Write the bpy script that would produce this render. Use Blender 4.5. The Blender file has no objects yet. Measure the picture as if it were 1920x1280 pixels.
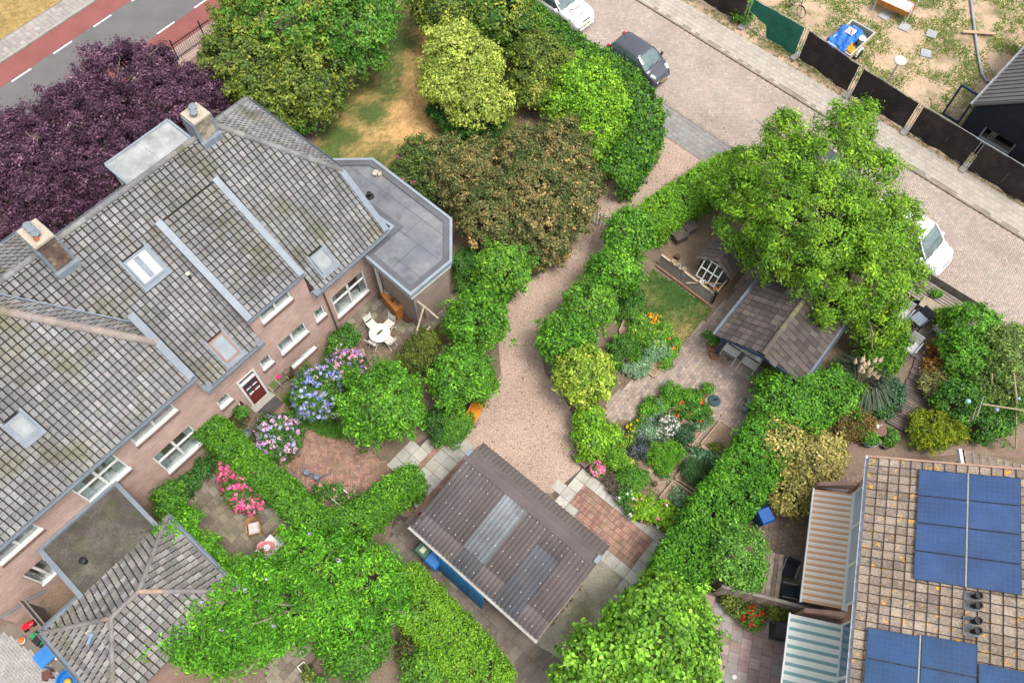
import bpy, bmesh, math, random
import numpy as np
from mathutils import Matrix, Vector
R = math.radians
random.seed(7)
rng = np.random.default_rng(11)
SC = bpy.context.scene
COL = SC.collection

# ------------------------------------------------------------------ camera
FPX, PITCH, CAMH = 1500.0, R(62.2), 32.0          # focal length in px of a 1920 px wide frame
cam_data = bpy.data.cameras.new('camera')
cam_data.sensor_width = 36.0
cam_data.lens = FPX / 1920 * 36
cam_data.clip_end = 5000
cam = bpy.data.objects.new('camera', cam_data)
cam.location = (0, 0, CAMH)
cam.rotation_euler = (math.pi / 2 - PITCH, 0, 0)
COL.objects.link(cam)
SC.camera = cam

# ------------------------------------------------------------------ sky and sun (bright hazy overcast)
SUN_EL, SUN_AZ = R(66), R(-35)                    # azimuth measured from +X towards +Y
world = bpy.data.worlds.new('World')
SC.world = world
world.use_nodes = True
wn = world.node_tree.nodes; wl = world.node_tree.links
sky = wn.new('ShaderNodeTexSky'); sky.sky_type = 'NISHITA'; sky.sun_disc = False
sky.sun_elevation = SUN_EL; sky.sun_rotation = math.pi / 2 - SUN_AZ
sky.air_density = 1.0; sky.dust_density = 4.0; sky.ozone_density = 0.6
hs = wn.new('ShaderNodeHueSaturation'); hs.inputs['Saturation'].default_value = 0.35
wl.new(sky.outputs[0], hs.inputs['Color'])
wl.new(hs.outputs[0], wn['Background'].inputs[0])
wn['Background'].inputs[1].default_value = 0.135
sl = bpy.data.lights.new('sun', 'SUN'); sl.energy = 1.3; sl.angle = R(20); sl.color = (1, .965, .91)
sun = bpy.data.objects.new('sun', sl)
sd = Vector((math.cos(SUN_EL) * math.cos(SUN_AZ), math.cos(SUN_EL) * math.sin(SUN_AZ), math.sin(SUN_EL)))
sun.rotation_euler = sd.to_track_quat('Z', 'Y').to_euler()
sun.location = (20, 0, 60)
COL.objects.link(sun)
vs = SC.view_settings
vs.view_transform = 'Standard'; vs.look = 'None'; vs.exposure = 1.38; vs.gamma = 1; vs.use_curve_mapping = False
SC.cycles.max_bounces = 6
SC.cycles.transparent_max_bounces = 8

# ------------------------------------------------------------------ pixel <-> ground survey
SP, CP = math.sin(PITCH), math.cos(PITCH)
def G(u, v, z=0.0):
    dx = (u - 960) / FPX; dy = (640 - v) / FPX
    t = (CAMH - z) / (SP - dy * CP)
    return np.array([dx * t, (CP + dy * SP) * t, z])
def GP(pts, z=0.0): return [tuple(G(u, v, z)[:2]) for u, v in pts]
def mpp(u, v, z=0.0):                              # metres per photo pixel at that point
    dy = (640 - v) / FPX
    return (CAMH - z) / (SP - dy * CP) / FPX
def px(x, y, z):
    z = z - CAMH
    f = y * CP - z * SP
    return 960 + FPX * x / f, 640 - FPX * (y * SP + z * CP) / f

# ------------------------------------------------------------------ materials
MATS = {}
ALB = .72                                          # albedo scale of all hard surfaces
def mat(name, col=(.5, .5, .5), attr=False, rough=.85, spec=.25, metal=0., var=.18, scale=1.5, fine=.12, fscale=40.,
        blot=(), bump=0., bscale=40., leaf=0., coat=0.):
    if name in MATS: return MATS[name]
    m = bpy.data.materials.new(name); m.use_nodes = True
    nt = m.node_tree; N = nt.nodes; L = nt.links
    b = N['Principled BSDF']
    b.inputs['Roughness'].default_value = rough
    b.inputs['Specular IOR Level'].default_value = spec
    b.inputs['Metallic'].default_value = metal
    b.inputs['Coat Weight'].default_value = coat
    geo = N.new('ShaderNodeNewGeometry')
    def noise(sc, det=5., rgh=.6, off=0.):
        n = N.new('ShaderNodeTexNoise'); n.inputs['Scale'].default_value = sc
        n.inputs['Detail'].default_value = det; n.inputs['Roughness'].default_value = rgh
        if off:
            a = N.new('ShaderNodeVectorMath'); a.inputs[1].default_value = (off, off * .7, off * .3)
            L.new(geo.outputs['Position'], a.inputs[0]); L.new(a.outputs[0], n.inputs['Vector'])
        else: L.new(geo.outputs['Position'], n.inputs['Vector'])
        return n.outputs['Fac']
    def rmp(src, lo, hi, a, bb):
        r = N.new('ShaderNodeMapRange'); r.inputs[1].default_value = lo; r.inputs[2].default_value = hi
        r.inputs[3].default_value = a; r.inputs[4].default_value = bb
        L.new(src, r.inputs[0]); return r.outputs[0]
    if attr:
        at = N.new('ShaderNodeAttribute'); at.attribute_name = 'tint'; c = at.outputs['Color']
    else:
        rg = N.new('ShaderNodeRGB'); rg.outputs[0].default_value = (*col, 1); c = rg.outputs[0]
    def mult(c, f):
        v = N.new('ShaderNodeVectorMath'); v.operation = 'SCALE'
        L.new(c, v.inputs[0]); L.new(f, v.inputs['Scale']); return v.outputs[0]
    for bl in blot:
        bc, bs, lo, hi, amt = bl[:5]
        f = rmp(noise(bs, 6., .65, bl[5] if len(bl) > 5 else bs * 3.1), lo, hi, 0, amt)
        mx = N.new('ShaderNodeMix'); mx.data_type = 'RGBA'
        L.new(f, mx.inputs[0]); L.new(c, mx.inputs[6]); mx.inputs[7].default_value = (*bc, 1)
        c = mx.outputs[2]
    kk = 1. if leaf else ALB
    c = mult(c, rmp(noise(scale), .3, .7, (1 - var) * kk, (1 + var) * kk))
    if fine: c = mult(c, rmp(noise(fscale, 3.), .3, .7, 1 - fine, 1 + fine))
    L.new(c, b.inputs['Base Color'])
    if bump:
        bp = N.new('ShaderNodeBump'); bp.inputs['Strength'].default_value = bump; bp.inputs['Distance'].default_value = .02
        L.new(noise(bscale, 4.), bp.inputs['Height']); L.new(bp.outputs[0], b.inputs['Normal'])
    if leaf:
        tr = N.new('ShaderNodeBsdfTranslucent'); L.new(c, tr.inputs[0])
        ms = N.new('ShaderNodeMixShader'); ms.inputs[0].default_value = leaf
        L.new(b.outputs[0], ms.inputs[1]); L.new(tr.outputs[0], ms.inputs[2])
        L.new(ms.outputs[0], N['Material Output'].inputs[0])
    MATS[name] = m
    return m

def brickmat(name, c1, c2, mortar, rot=0., sx=.22, sy=.065, vertical=True, axis=0., blot=(), var=.16):
    """brick bond seen on upright walls (world position turned so that X runs along the wall)"""
    if name in MATS: return MATS[name]
    m = mat(name, c1, rough=.9, var=var, scale=1.2, fine=.1, blot=blot)
    nt = m.node_tree; N = nt.nodes; L = nt.links
    geo = N['Geometry']
    mp = N.new('ShaderNodeMapping'); mp.vector_type = 'POINT'; mp.inputs['Rotation'].default_value = (0, 0, -axis)
    L.new(geo.outputs['Position'], mp.inputs[0])
    sp = N.new('ShaderNodeSeparateXYZ'); L.new(mp.outputs[0], sp.inputs[0])
    ad = N.new('ShaderNodeMath'); L.new(sp.outputs[0], ad.inputs[0]); L.new(sp.outputs[1], ad.inputs[1])
    cb = N.new('ShaderNodeCombineXYZ'); L.new(ad.outputs[0], cb.inputs[0]); L.new(sp.outputs[2], cb.inputs[1])
    br = N.new('ShaderNodeTexBrick'); L.new(cb.outputs[0], br.inputs[0])
    br.inputs['Scale'].default_value = 1; br.inputs['Brick Width'].default_value = sx; br.inputs['Row Height'].default_value = sy
    br.inputs['Mortar Size'].default_value = .007; br.inputs['Color1'].default_value = (*c1, 1)
    br.inputs['Color2'].default_value = (*c2, 1); br.inputs['Mortar'].default_value = (*mortar, 1)
    rgb = N['RGB']
    for lk in list(L):
        if lk.from_node == rgb: t = lk.to_socket; L.remove(lk); L.new(br.outputs['Color'], t)
    return m

M_LEAF = mat('leaf', attr=True, rough=.5, spec=.35, var=.12, scale=.8, fine=0, leaf=.38)
M_TINT = mat('tinted_stone', attr=True, rough=.9, var=.16, scale=2.5, fine=.2, fscale=30)
M_PETAL = mat('petal', attr=True, rough=.7, var=0, fine=0, leaf=.2)
M_BARK = mat('bark', (.25, .20, .15), rough=.95, var=.3, scale=6, bump=.5)
M_WOOD = mat('grey_weathered_wood', (.27, .235, .205), rough=.9, var=.25, scale=3, fine=.25, fscale=25)
M_ZINC = mat('zinc', (.20, .23, .265), rough=.5, spec=.35, metal=.1, var=.14, scale=3, fine=.06)
M_WHITE = mat('white_paint', (.74, .74, .71), rough=.5, var=.07, scale=3, fine=.03)
M_BLACK = mat('black_plastic', (.018, .018, .02), rough=.55, var=.15)
M_DARKGLASS = mat('dark_glass', (.03, .045, .055), rough=.06, spec=.8, var=.1, fine=0)
M_RUBBER = mat('rubber', (.02, .02, .02), rough=.9, var=.1)
M_CHROME = mat('bright_metal', (.6, .6, .6), rough=.3, metal=.9, var=.05, fine=0)
M_STEEL = mat('galvanised_steel', (.42, .42, .40), rough=.5, metal=.5, var=.15, scale=8)
M_PINE = mat('orange_pine', (.50, .20, .05), rough=.7, var=.2, scale=5)
M_TERRA = mat('terracotta', (.45, .17, .085), rough=.85, var=.15, scale=6)
M_CONC = mat('concrete', (.34, .32, .28), rough=.9, var=.15, scale=2)
M_SOIL = mat('soil', (.13, .095, .07), rough=1, var=.3, scale=2, fine=.35, fscale=18, bump=.6, bscale=14)

def glassmat():
    m = bpy.data.materials.new('window_glass'); m.use_nodes = True
    N = m.node_tree.nodes; L = m.node_tree.links
    t = N.new('ShaderNodeBsdfTransparent'); t.inputs[0].default_value = (.92, .95, .95, 1)
    g = N.new('ShaderNodeBsdfGlossy'); g.inputs['Roughness'].default_value = .02
    f = N.new('ShaderNodeLayerWeight'); f.inputs[0].default_value = .3
    ma = N.new('ShaderNodeMath'); ma.operation = 'MULTIPLY_ADD'; ma.inputs[1].default_value = .35; ma.inputs[2].default_value = .04
    x = N.new('ShaderNodeMixShader'); L.new(f.outputs['Facing'], ma.inputs[0]); L.new(ma.outputs[0], x.inputs[0])
    L.new(t.outputs[0], x.inputs[1]); L.new(g.outputs[0], x.inputs[2]); L.new(x.outputs[0], N['Material Output'].inputs[0])
    return m
M_GLASS = glassmat()

# ------------------------------------------------------------------ mesh and object helpers
class MB:
    def __init__(s): s.v = []; s.f = []; s.t = []; s.tint = None
    def _add(s, vs, fs):
        n = len(s.v); s.v += [tuple(map(float, p)) for p in vs]; s.f += [tuple(i + n for i in f) for f in fs]
        if s.tint is not None: s.t += [s.tint] * len(vs)
        return s
    def quad(s, a, b, c, d): return s._add([a, b, c, d], [(0, 1, 2, 3)])
    def poly(s, pts): return s._add(pts, [tuple(range(len(pts)))])
    def box(s, x0, x1, y0, y1, z0, z1, M=None):
        vs = [(x, y, z) for z in (z0, z1) for x, y in ((x0, y0), (x1, y0), (x1, y1), (x0, y1))]
        if M is not None: vs = [tuple(M @ Vector(p)) for p in vs]
        return s._add(vs, [(3, 2, 1, 0), (4, 5, 6, 7), (0, 1, 5, 4), (1, 2, 6, 5), (2, 3, 7, 6), (3, 0, 4, 7)])
    def cbox(s, c, sz, rz=0, rx=0, ry=0):
        M = Matrix.Translation(Vector(c)) @ Matrix.Rotation(rz, 4, 'Z') @ Matrix.Rotation(ry, 4, 'Y') @ Matrix.Rotation(rx, 4, 'X')
        a, b, c2 = sz[0] / 2, sz[1] / 2, sz[2] / 2
        return s.box(-a, a, -b, b, -c2, c2, M)
    def prism(s, pts, z0, z1):
        n = len(pts); vs = [(*p[:2], z0) for p in pts] + [(*p[:2], z1) for p in pts]
        return s._add(vs, [tuple(range(n - 1, -1, -1)), tuple(range(n, 2 * n))] + [(i, (i + 1) % n, n + (i + 1) % n, n + i) for i in range(n)])
    def tube(s, pts, rad, seg=6, cap=True):
        pts = [Vector(p) for p in pts]
        if not hasattr(rad, '__len__'): rad = [rad] * len(pts)
        vs = []; fs = []
        for i, p in enumerate(pts):
            d = (pts[min(i + 1, len(pts) - 1)] - pts[max(i - 1, 0)])
            d = d.normalized() if d.length > 1e-6 else Vector((0, 0, 1))
            a = d.orthogonal().normalized() if i == 0 else (a - d * a.dot(d)).normalized()
            b = d.cross(a)
            for k in range(seg):
                t = 2 * math.pi * k / seg
                vs.append(p + (a * math.cos(t) + b * math.sin(t)) * rad[i])
        for i in range(len(pts) - 1):
            for k in range(seg):
                fs.append((i * seg + k, i * seg + (k + 1) % seg, (i + 1) * seg + (k + 1) % seg, (i + 1) * seg + k))
        if cap: fs += [tuple(range(seg - 1, -1, -1)), tuple((len(pts) - 1) * seg + k for k in range(seg))]
        return s._add(vs, fs)
    def lathe(s, prof, c=(0, 0, 0), seg=14, sx=1, sy=1):
        vs = []; fs = []
        for r, z in prof:
            for k in range(seg):
                t = 2 * math.pi * k / seg
                vs.append((c[0] + r * sx * math.cos(t), c[1] + r * sy * math.sin(t), c[2] + z))
        for i in range(len(prof) - 1):
            for k in range(seg): fs.append((i * seg + k, i * seg + (k + 1) % seg, (i + 1) * seg + (k + 1) % seg, (i + 1) * seg + k))
        fs += [tuple(range(seg - 1, -1, -1)), tuple((len(prof) - 1) * seg + k for k in range(seg))]
        return s._add(vs, fs)
    def ball(s, c, r, seg=8, rings=5, sz=1.):
        return s.lathe([(r * math.sin(math.pi * (i + .001) / rings) + 1e-4, -r * sz * math.cos(math.pi * i / rings)) for i in range(rings + 1)], c, seg)
    def mesh(s, name):
        me = bpy.data.meshes.new(name); me.from_pydata(s.v, [], s.f)
        if s.t:
            a = me.color_attributes.new('tint', 'FLOAT_COLOR', 'POINT')
            a.data.foreach_set('color', np.array([(*c, 1) for c in s.t], 'f').ravel())
        return me

def put(name, me, m=None, parent=None, loc=None, rz=0, smooth=False):
    o = bpy.data.objects.new(name, me)
    if m is not None and me is not None and not me.materials: me.materials.append(m)
    if loc is not None: o.location = loc
    if rz: o.rotation_euler = (0, 0, rz)
    if parent is not None: o.parent = parent
    if smooth and me is not None: me.shade_smooth()
    COL.objects.link(o); return o
def part(name, mb, m, parent, smooth=False, kind=None, label=None):
    o = put(name, mb.mesh(name), m, parent, smooth=smooth)
    if kind: o['kind'] = kind
    if label: o['label'] = label
    return o
def tag(o, label, cat, group=None):
    o['label'] = label; o['category'] = cat
    if group: o['group'] = group
    return o
def thing(name, label, cat, loc=(0, 0, 0), rz=0, group=None):
    o = bpy.data.objects.new(name, None); o.location = (float(loc[0]), float(loc[1]), float(loc[2]) if len(loc) > 2 else 0.)
    o.rotation_euler = (0, 0, rz); o.empty_display_size = .3; COL.objects.link(o)
    return tag(o, label, cat, group)
def struct(name, me, m, label=None):
    o = put(name, me, m); o['kind'] = 'structure'
    if label: o['label'] = label
    return o
def sheet(name, pts, z, m):
    me = bpy.data.meshes.new(name); me.from_pydata([(p[0], p[1], z) for p in pts], [], [tuple(range(len(pts)))])
    n = me.polygons[0].normal
    if n.z < 0: me.flip_normals()
    return struct(name, me, m)
def np_mesh(name, V, F, T=None):
    """V (n,3), F (m,k) index array of equal-sized faces, T (n,3) tint"""
    me = bpy.data.meshes.new(name); k = F.shape[1]
    me.vertices.add(len(V)); me.vertices.foreach_set('co', np.asarray(V, 'f').ravel())
    me.loops.add(F.size); me.loops.foreach_set('vertex_index', F.astype('i').ravel())
    me.polygons.add(len(F)); me.polygons.foreach_set('loop_start', np.arange(0, F.size, k, dtype='i'))
    me.update(calc_edges=True); me.shade_flat()
    if T is not None:
        a = me.color_attributes.new('tint', 'FLOAT_COLOR', 'POINT')
        a.data.foreach_set('color', np.concatenate([T, np.ones((len(T), 1))], 1).astype('f').ravel())
    return me
def inpoly(x, y, poly):
    c = False; n = len(poly)
    for i in range(n):
        x1, y1 = poly[i][:2]; x2, y2 = poly[i - 1][:2]
        if (y1 > y) != (y2 > y) and x < (x2 - x1) * (y - y1) / (y2 - y1) + x1: c = not c
    return c

class Pieces:
    """alike pieces of one thing: the 300 largest in view become parts of their own, the rest one joined part"""
    def __init__(s, name, base, tints, m): s.name = name; s.base = base; s.tints = tints; s.m = m; s.items = []
    def add(s, M, k=None): s.items.append((np.array(M), random.randrange(len(s.tints)) if k is None else k))
    def flush(s, parent, limit=300, rest=None):
        if not s.items: return
        PM = np.array(parent.matrix_basis) if parent is not None else np.eye(4)
        sc = []
        for i, (M, k) in enumerate(s.items):
            w = (PM @ M)[:3, 3]; u, v = px(*w)
            vis = 0 if (-10 < u < 1930 and -10 < v < 1290) else 1e4
            sc.append((vis + math.dist(w, (0, 0, CAMH)), i))
        sc.sort()
        V0 = np.array(s.base.v); F0 = np.array(s.base.f) if len({len(f) for f in s.base.f}) == 1 else None
        meshes = {}
        for _, i in sc[:limit]:
            M, k = s.items[i]
            if k not in meshes:
                b = MB(); b.v = list(s.base.v); b.f = list(s.base.f); b.t = [s.tints[k]] * len(b.v)
                meshes[k] = b.mesh(s.name); meshes[k].materials.append(s.m)
            o = bpy.data.objects.new(s.name, meshes[k]); o.parent = parent; o.matrix_basis = Matrix(M.tolist()); COL.objects.link(o)
        R_ = [s.items[i] for _, i in sc[limit:]]
        if R_:
            Ms = np.array([a for a, _ in R_]); K = np.array([s.tints[k] for _, k in R_])
            Vh = np.concatenate([V0, np.ones((len(V0), 1))], 1)
            VV = np.einsum('nij,vj->nvi', Ms, Vh)[:, :, :3].reshape(-1, 3)
            FF = (F0[None] + (np.arange(len(R_)) * len(V0))[:, None, None]).reshape(-1, F0.shape[1])
            me = np_mesh(s.name + 's', VV, FF, np.repeat(K, len(V0), 0)); me.materials.append(s.m)
            o = put((rest or s.name + 's'), me, None, parent); o['kind'] = 'stuff'
def xf(o, ux, uy, uz=None, sc=1.):
    ux = Vector(ux); uy = Vector(uy); uz = Vector(uz) if uz is not None else ux.cross(uy)
    M = Matrix.Identity(4)
    for i, a in enumerate((ux, uy, uz)): M[0][i], M[1][i], M[2][i] = a
    M.translation = Vector(o); return M
def jit(c, d=.2): f = 1 + random.uniform(-d, d); return tuple(max(0, x * f * (1 + random.uniform(-d * .25, d * .25))) for x in c)

def pave(parent, poly, w, l, ang, z, tints, pattern='grid', gap=.01, th=.03, limit=300, name='slab', m=None, holes=(), tilt=.006):
    """paving pieces over a ground polygon; pieces are proud of the jointing bed"""
    a = Vector((math.cos(ang), math.sin(ang), 0)); b = Vector((-math.sin(ang), math.cos(ang), 0))
    mbx = MB(); mbx.box(-.5, .5, -.5, .5, -1, 0); mbx.f = mbx.f[1:]
    P = Pieces(name, mbx, tints, m or M_TINT)
    pts = np.array(poly); pa = pts[:, :2] @ np.array(a[:2]); pb = pts[:, :2] @ np.array(b[:2])
    def one(ca, cb, la, lb):
        c = a * ca + b * cb
        if not inpoly(c.x, c.y, poly) or any(inpoly(c.x, c.y, h) for h in holes): return
        zt = z + random.uniform(-tilt, tilt) * .5
        n = Vector((random.gauss(0, tilt), random.gauss(0, tilt), 1)).normalized()
        P.add(xf((c.x, c.y, zt), a * (la - gap), b * (lb - gap), n * th))
    if pattern == 'herring':
        k = l / w; step = w
        i0, i1 = int(pa.min() / step) - 4, int(pa.max() / step) + 4; j0, j1 = int(pb.min() / step) - 4, int(pb.max() / step) + 4
        for i in range(i0, i1):
            for j in range(j0, j1):
                q = (i - j) % 4
                if q == 0: one((i + 1) * step, (j + .5) * step, l, w)
                elif q == 3: one((i + .5) * step, (j + 1) * step, w, l) if True else None
    else:
        j = 0; y = pb.min()
        while y < pb.max() + l:
            x = pa.min() - (.5 * w if pattern == 'stretcher' and j % 2 else 0) - random.random() * .0
            while x < pa.max() + w: one(x, y, w, l); x += w
            y += l; j += 1
    P.flush(parent, limit)
    return P
# ================================================================== ground, roads, paths
q_ = np.array([.7193, -.6947]); p_ = np.array([.6947, .7193])     # street: along / across
t_ = np.array([.6266, .7793]); m_ = np.array([.7793, -.6266])      # main road: along / across
Q0 = np.array([-28.31, 34.14])
def ST(a, o): return tuple(q_ * a + p_ * o)                        # street frame
def MR(a, o): return tuple(Q0 + t_ * a + m_ * o)                   # main-road frame
def strip(fn, a0, a1, o0, o1): return [fn(a0, o0), fn(a1, o0), fn(a1, o1), fn(a0, o1)]

g = MB(); g.poly([(-900, -700, 0), (900, -700, 0), (900, 1100, 0), (-900, 1100, 0)])
struct('ground', g.mesh('ground'), mat('bare_earth', (.20, .145, .105), rough=1, var=.22, scale=.7, fine=.3, fscale=14,
       blot=[((.10, .085, .05), .5, .5, .68, .6), ((.07, .10, .03), 1.7, .58, .7, .5)], bump=.5, bscale=10))

# --- main road
M_ASPH = mat('asphalt', (.145, .135, .135), rough=.95, var=.1, scale=.6, fine=.3, fscale=60)
M_REDASPH = mat('red_asphalt', (.245, .085, .075), rough=.95, var=.12, scale=.7, fine=.22, fscale=50)
sheet('main_road', strip(MR, -30, 40, 0, 6.5), .008, M_ASPH)
sheet('cycle_lane', strip(MR, -30, 40, 0, 1.5), .012, M_REDASPH)
sheet('cycle_lane', strip(MR, -30, 40, 4.95, 6.5), .012, M_REDASPH)
M_LINE = mat('road_paint', (.72, .72, .70), rough=.7, var=.1, scale=4, fine=.15)
for o0 in (1.55, 4.83):
    sh = 0.0 if o0 < 2 else 1.9
    for k in range(-7, 12):
        a0 = -.35 + k * 2.73 + sh
        s_ = sheet('lane_dash', strip(MR, a0, a0 + 1.25, o0, o0 + .11), .016, M_LINE)
far = sheet('roadside_verge', strip(MR, -30, 40, -14, -1.65), .006, mat('dry_grass', (.34, .235, .085), rough=1, var=.25, scale=2.5, fine=.3, fscale=20,
      blot=[((.13, .12, .04), 1.3, .5, .66, .6)]))
sw = sheet('main_pavement', strip(MR, -30, 40, -1.65, -.14), .02, mat('joint_sand', (.20, .175, .145), rough=1, var=.2))
GT = [jit((.33, .30, .27), .14) for _ in range(10)]
pave(sw, [MR(-6, -1.65), MR(12, -1.65), MR(12, -.16), MR(-6, -.16)], .3, .3, math.atan2(t_[1], t_[0]), .06, GT, limit=260)
kb = MB()
for k in range(-24, 30):
    a = k * 1.0; c0 = MR(a + .01, -.14); 
    kb.prism([MR(a + .006, -.15), MR(a + .994, -.15), MR(a + .994, -.02), MR(a + .006, -.02)][::-1], 0, .10)
o = put('kerb', kb.mesh('kerb'), M_CONC); o['kind'] = 'structure'
sheet('pavement_strip', strip(MR, -30, 40, 6.5, 7.9), .006, mat('pink_gravel', (.37, .27, .225), rough=1, var=.15, scale=2, fine=.2, fscale=30))

# --- brick street
M_BED = mat('street_joint', (.31, .255, .22), rough=1, var=.15)
M_SBRICK = mat('street_brick', attr=True, rough=.9, var=.13, scale=.45, fine=.12, fscale=25, blot=[((.28, .22, .16), .35, .52, .7, .45)])
street = sheet('brick_street', strip(ST, -34, 40, 28.23, 33.3), .006, M_BED)
BT = [jit(c, .09) for c in ((.405, .33, .278), (.385, .31, .262), (.42, .346, .292), (.375, .31, .268)) for _ in range(4)]
pave(street, strip(ST, -24.5, 18, 28.3, 33.25), .105, .21, math.atan2(q_[1], q_[0]) + R(45), .02, BT, 'herring', gap=.012, th=.015, limit=0, name='street_brick', m=M_SBRICK)
kb = MB()
for k in range(-40, 36): kb.prism([ST(k + .006, 33.3), ST(k + .994, 33.3), ST(k + .994, 33.42), ST(k + .006, 33.42)], 0, .09)
o = put('kerb', kb.mesh('kerb'), mat('street_kerb', (.26, .215, .18), rough=.9, var=.25, scale=3)); o['kind'] = 'structure'
fp = sheet('far_pavement', strip(ST, -34, 40, 33.42, 35.1), .05, mat('pave_joint', (.27, .23, .185), rough=1, var=.2))
M_FSLAB = mat('pavement_slab', attr=True, rough=.9, var=.12, scale=1.3, fine=.15, fscale=25, blot=[((.23, .19, .13), .8, .55, .72, .5)])
FT = [jit((.41, .365, .31), .07) for _ in range(10)] + [(.56, .50, .40)]
pave(fp, strip(ST, -25, 17, 33.45, 35.05), .3, .3, math.atan2(q_[1], q_[0]), .075, FT[:10], 'stretcher', limit=300, m=M_FSLAB)
kb = MB()
for k in range(-40, 36): kb.prism([ST(k + .006, 28.12), ST(k + .994, 28.12), ST(k + .994, 28.22), ST(k + .006, 28.22)], 0, .055)
o = put('kerb', kb.mesh('kerb'), MATS['street_kerb']); o['kind'] = 'structure'
npv = sheet('near_pavement', strip(ST, -34, -8.5, 26.5, 28.12), .01, MATS['pave_joint'])
NT = [jit((.27, .25, .235), .12) for _ in range(8)]
pave(npv, strip(ST, -17.5, -8.5, 26.55, 28.1), .3, .3, math.atan2(q_[1], q_[0]), .035, NT, 'stretcher', limit=260)

# --- building plot across the street
sheet('building_plot', strip(ST, -40, 40, 35.1, 80), .012, mat('plot_sand', (.46, .335, .225), rough=1, var=.18, scale=.6, fine=.2, fscale=12,
      blot=[((.20, .15, .09), .45, .52, .66, .7), ((.11, .13, .04), .55, .53, .62, .75), ((.30, .24, .10), 1.6, .55, .66, .5)], bump=.5, bscale=8))

# --- lawns
lawn_poly = GP([(585, 270), (640, 190), (700, 120), (740, 10), (800, -40), (990, -30), (1010, 120), (960, 260), (800, 320), (700, 330), (600, 300)])
dry_poly = np.array(GP([(690, 265), (730, 200), (775, 120), (790, 60), (845, 90), (830, 180), (850, 235), (790, 278), (730, 285)]))
def lawn_sheet(name, poly, z, green, straw, dryf, cell=.16):
    """lawn as a fine sheet; the tint carries how far the grass has dried out"""
    P = np.array(poly); lo = P.min(0); n = np.ceil((P.max(0) - lo) / cell).astype(int) + 1
    X, Y = np.meshgrid(lo[0] + np.arange(n[0]) * cell, lo[1] + np.arange(n[1]) * cell, indexing='ij')
    W = np.stack([X.ravel(), Y.ravel()], 1); F = []
    for i in range(n[0] - 1):
        for j in range(n[1] - 1):
            if inpoly(X[i, j] + cell / 2, Y[i, j] + cell / 2, poly): F.append((i * n[1] + j, (i + 1) * n[1] + j, (i + 1) * n[1] + j + 1, i * n[1] + j + 1))
    nz = (np.sin(W[:, 0] * 2.1 + 1.3 * np.sin(W[:, 1] * 1.7)) + np.sin(W[:, 1] * 3.3 + W[:, 0] * 1.1) * .7 + rng.normal(size=len(W)) * .5) * .22
    d = np.clip(dryf(W) + nz, 0, 1)[:, None]; T = np.array(green) * (1 - d) + np.array(straw) * d
    me = np_mesh(name, np.concatenate([W, np.full((len(W), 1), z)], 1), np.array(F), T); me.shade_smooth()
    return struct(name, me, mat('lawn_turf', attr=True, rough=1, var=.22, scale=2.2, fine=.35, fscale=20, bump=.4, bscale=30))
def drylawn(W):
    c = dry_poly[:, None] * np.ones(1); k = len(dry_poly); dm = np.full(len(W), 9.)
    for t in np.linspace(0, 1, 6)[:-1]:
        for i in range(k):
            q = dry_poly[i] * (1 - t) + dry_poly[(i + 1) % k] * t; dm = np.minimum(dm, np.hypot(*(W - q).T))
    ins = np.array([inpoly(x, y, dry_poly) for x, y in W]); sdv = np.where(ins, dm, -dm)
    return np.clip(.45 + sdv * .55, .08, 1)
sheet('lawn_bed', lawn_poly, .006, MATS.get('bare_earth'))
lawn_sheet('back_lawn', lawn_poly, .012, (.075, .115, .028), (.60, .36, .15), drylawn)
lawn2 = GP([(1140, 590), (1225, 505), (1335, 578), (1300, 640), (1250, 668), (1180, 640)])
s2 = np.array(G(1300, 630)[:2])
lawn_sheet('small_lawn', lawn2, .010, (.045, .10, .02), (.34, .26, .10), lambda W: np.clip(1.0 - np.hypot(*(W - s2).T) * .55, 0, 1))

# --- gravel drive
M_GRAVEL = mat('gravel', (.42, .305, .24), rough=1, var=.16, scale=.4, fine=.45, fscale=26, blot=[((.25, .18, .15), 14, .5, .62, .55), ((.56, .44, .36), 17, .56, .66, .6)], bump=.8, bscale=24)
drive = GP([(1228, 228), (1395, 330), (1345, 345), (1262, 395), (1190, 450), (1120, 520), (1055, 580), (1010, 640), (1022, 700), (1060, 750), (1085, 800),
            (1088, 880), (1035, 925), (1000, 920), (900, 850), (860, 838), (900, 770), (940, 700), (930, 600), (960, 555), (1040, 490), (1090, 420), (1150, 335), (1215, 255)])
sheet('gravel_drive', drive, .012, M_GRAVEL)

# --- herringbone terrace and door path
M_TBRICK = mat('terrace_brick', attr=True, rough=.9, var=.16, scale=.9, fine=.15, fscale=25, blot=[((.16, .13, .06), 1.1, .56, .7, .5)])
HA = R(49.3)
terr_poly = GP([(490, 770), (520, 745), (590, 805), (640, 820), (740, 875), (760, 925), (690, 960), (640, 970), (560, 905), (540, 870), (560, 830), (530, 790)])
terr = sheet('brick_terrace', terr_poly, .006, mat('terrace_joint', (.12, .085, .07), rough=1, var=.2))
TT = [jit(c, .15) for c in ((.36, .20, .15), (.30, .165, .125), (.40, .24, .18), (.25, .15, .125), (.33, .22, .15)) for _ in range(3)]
pave(terr, terr_poly, .1, .2, HA + R(45), .03, TT, 'herring', gap=.012, limit=300, name='brick', m=M_TBRICK)

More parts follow.
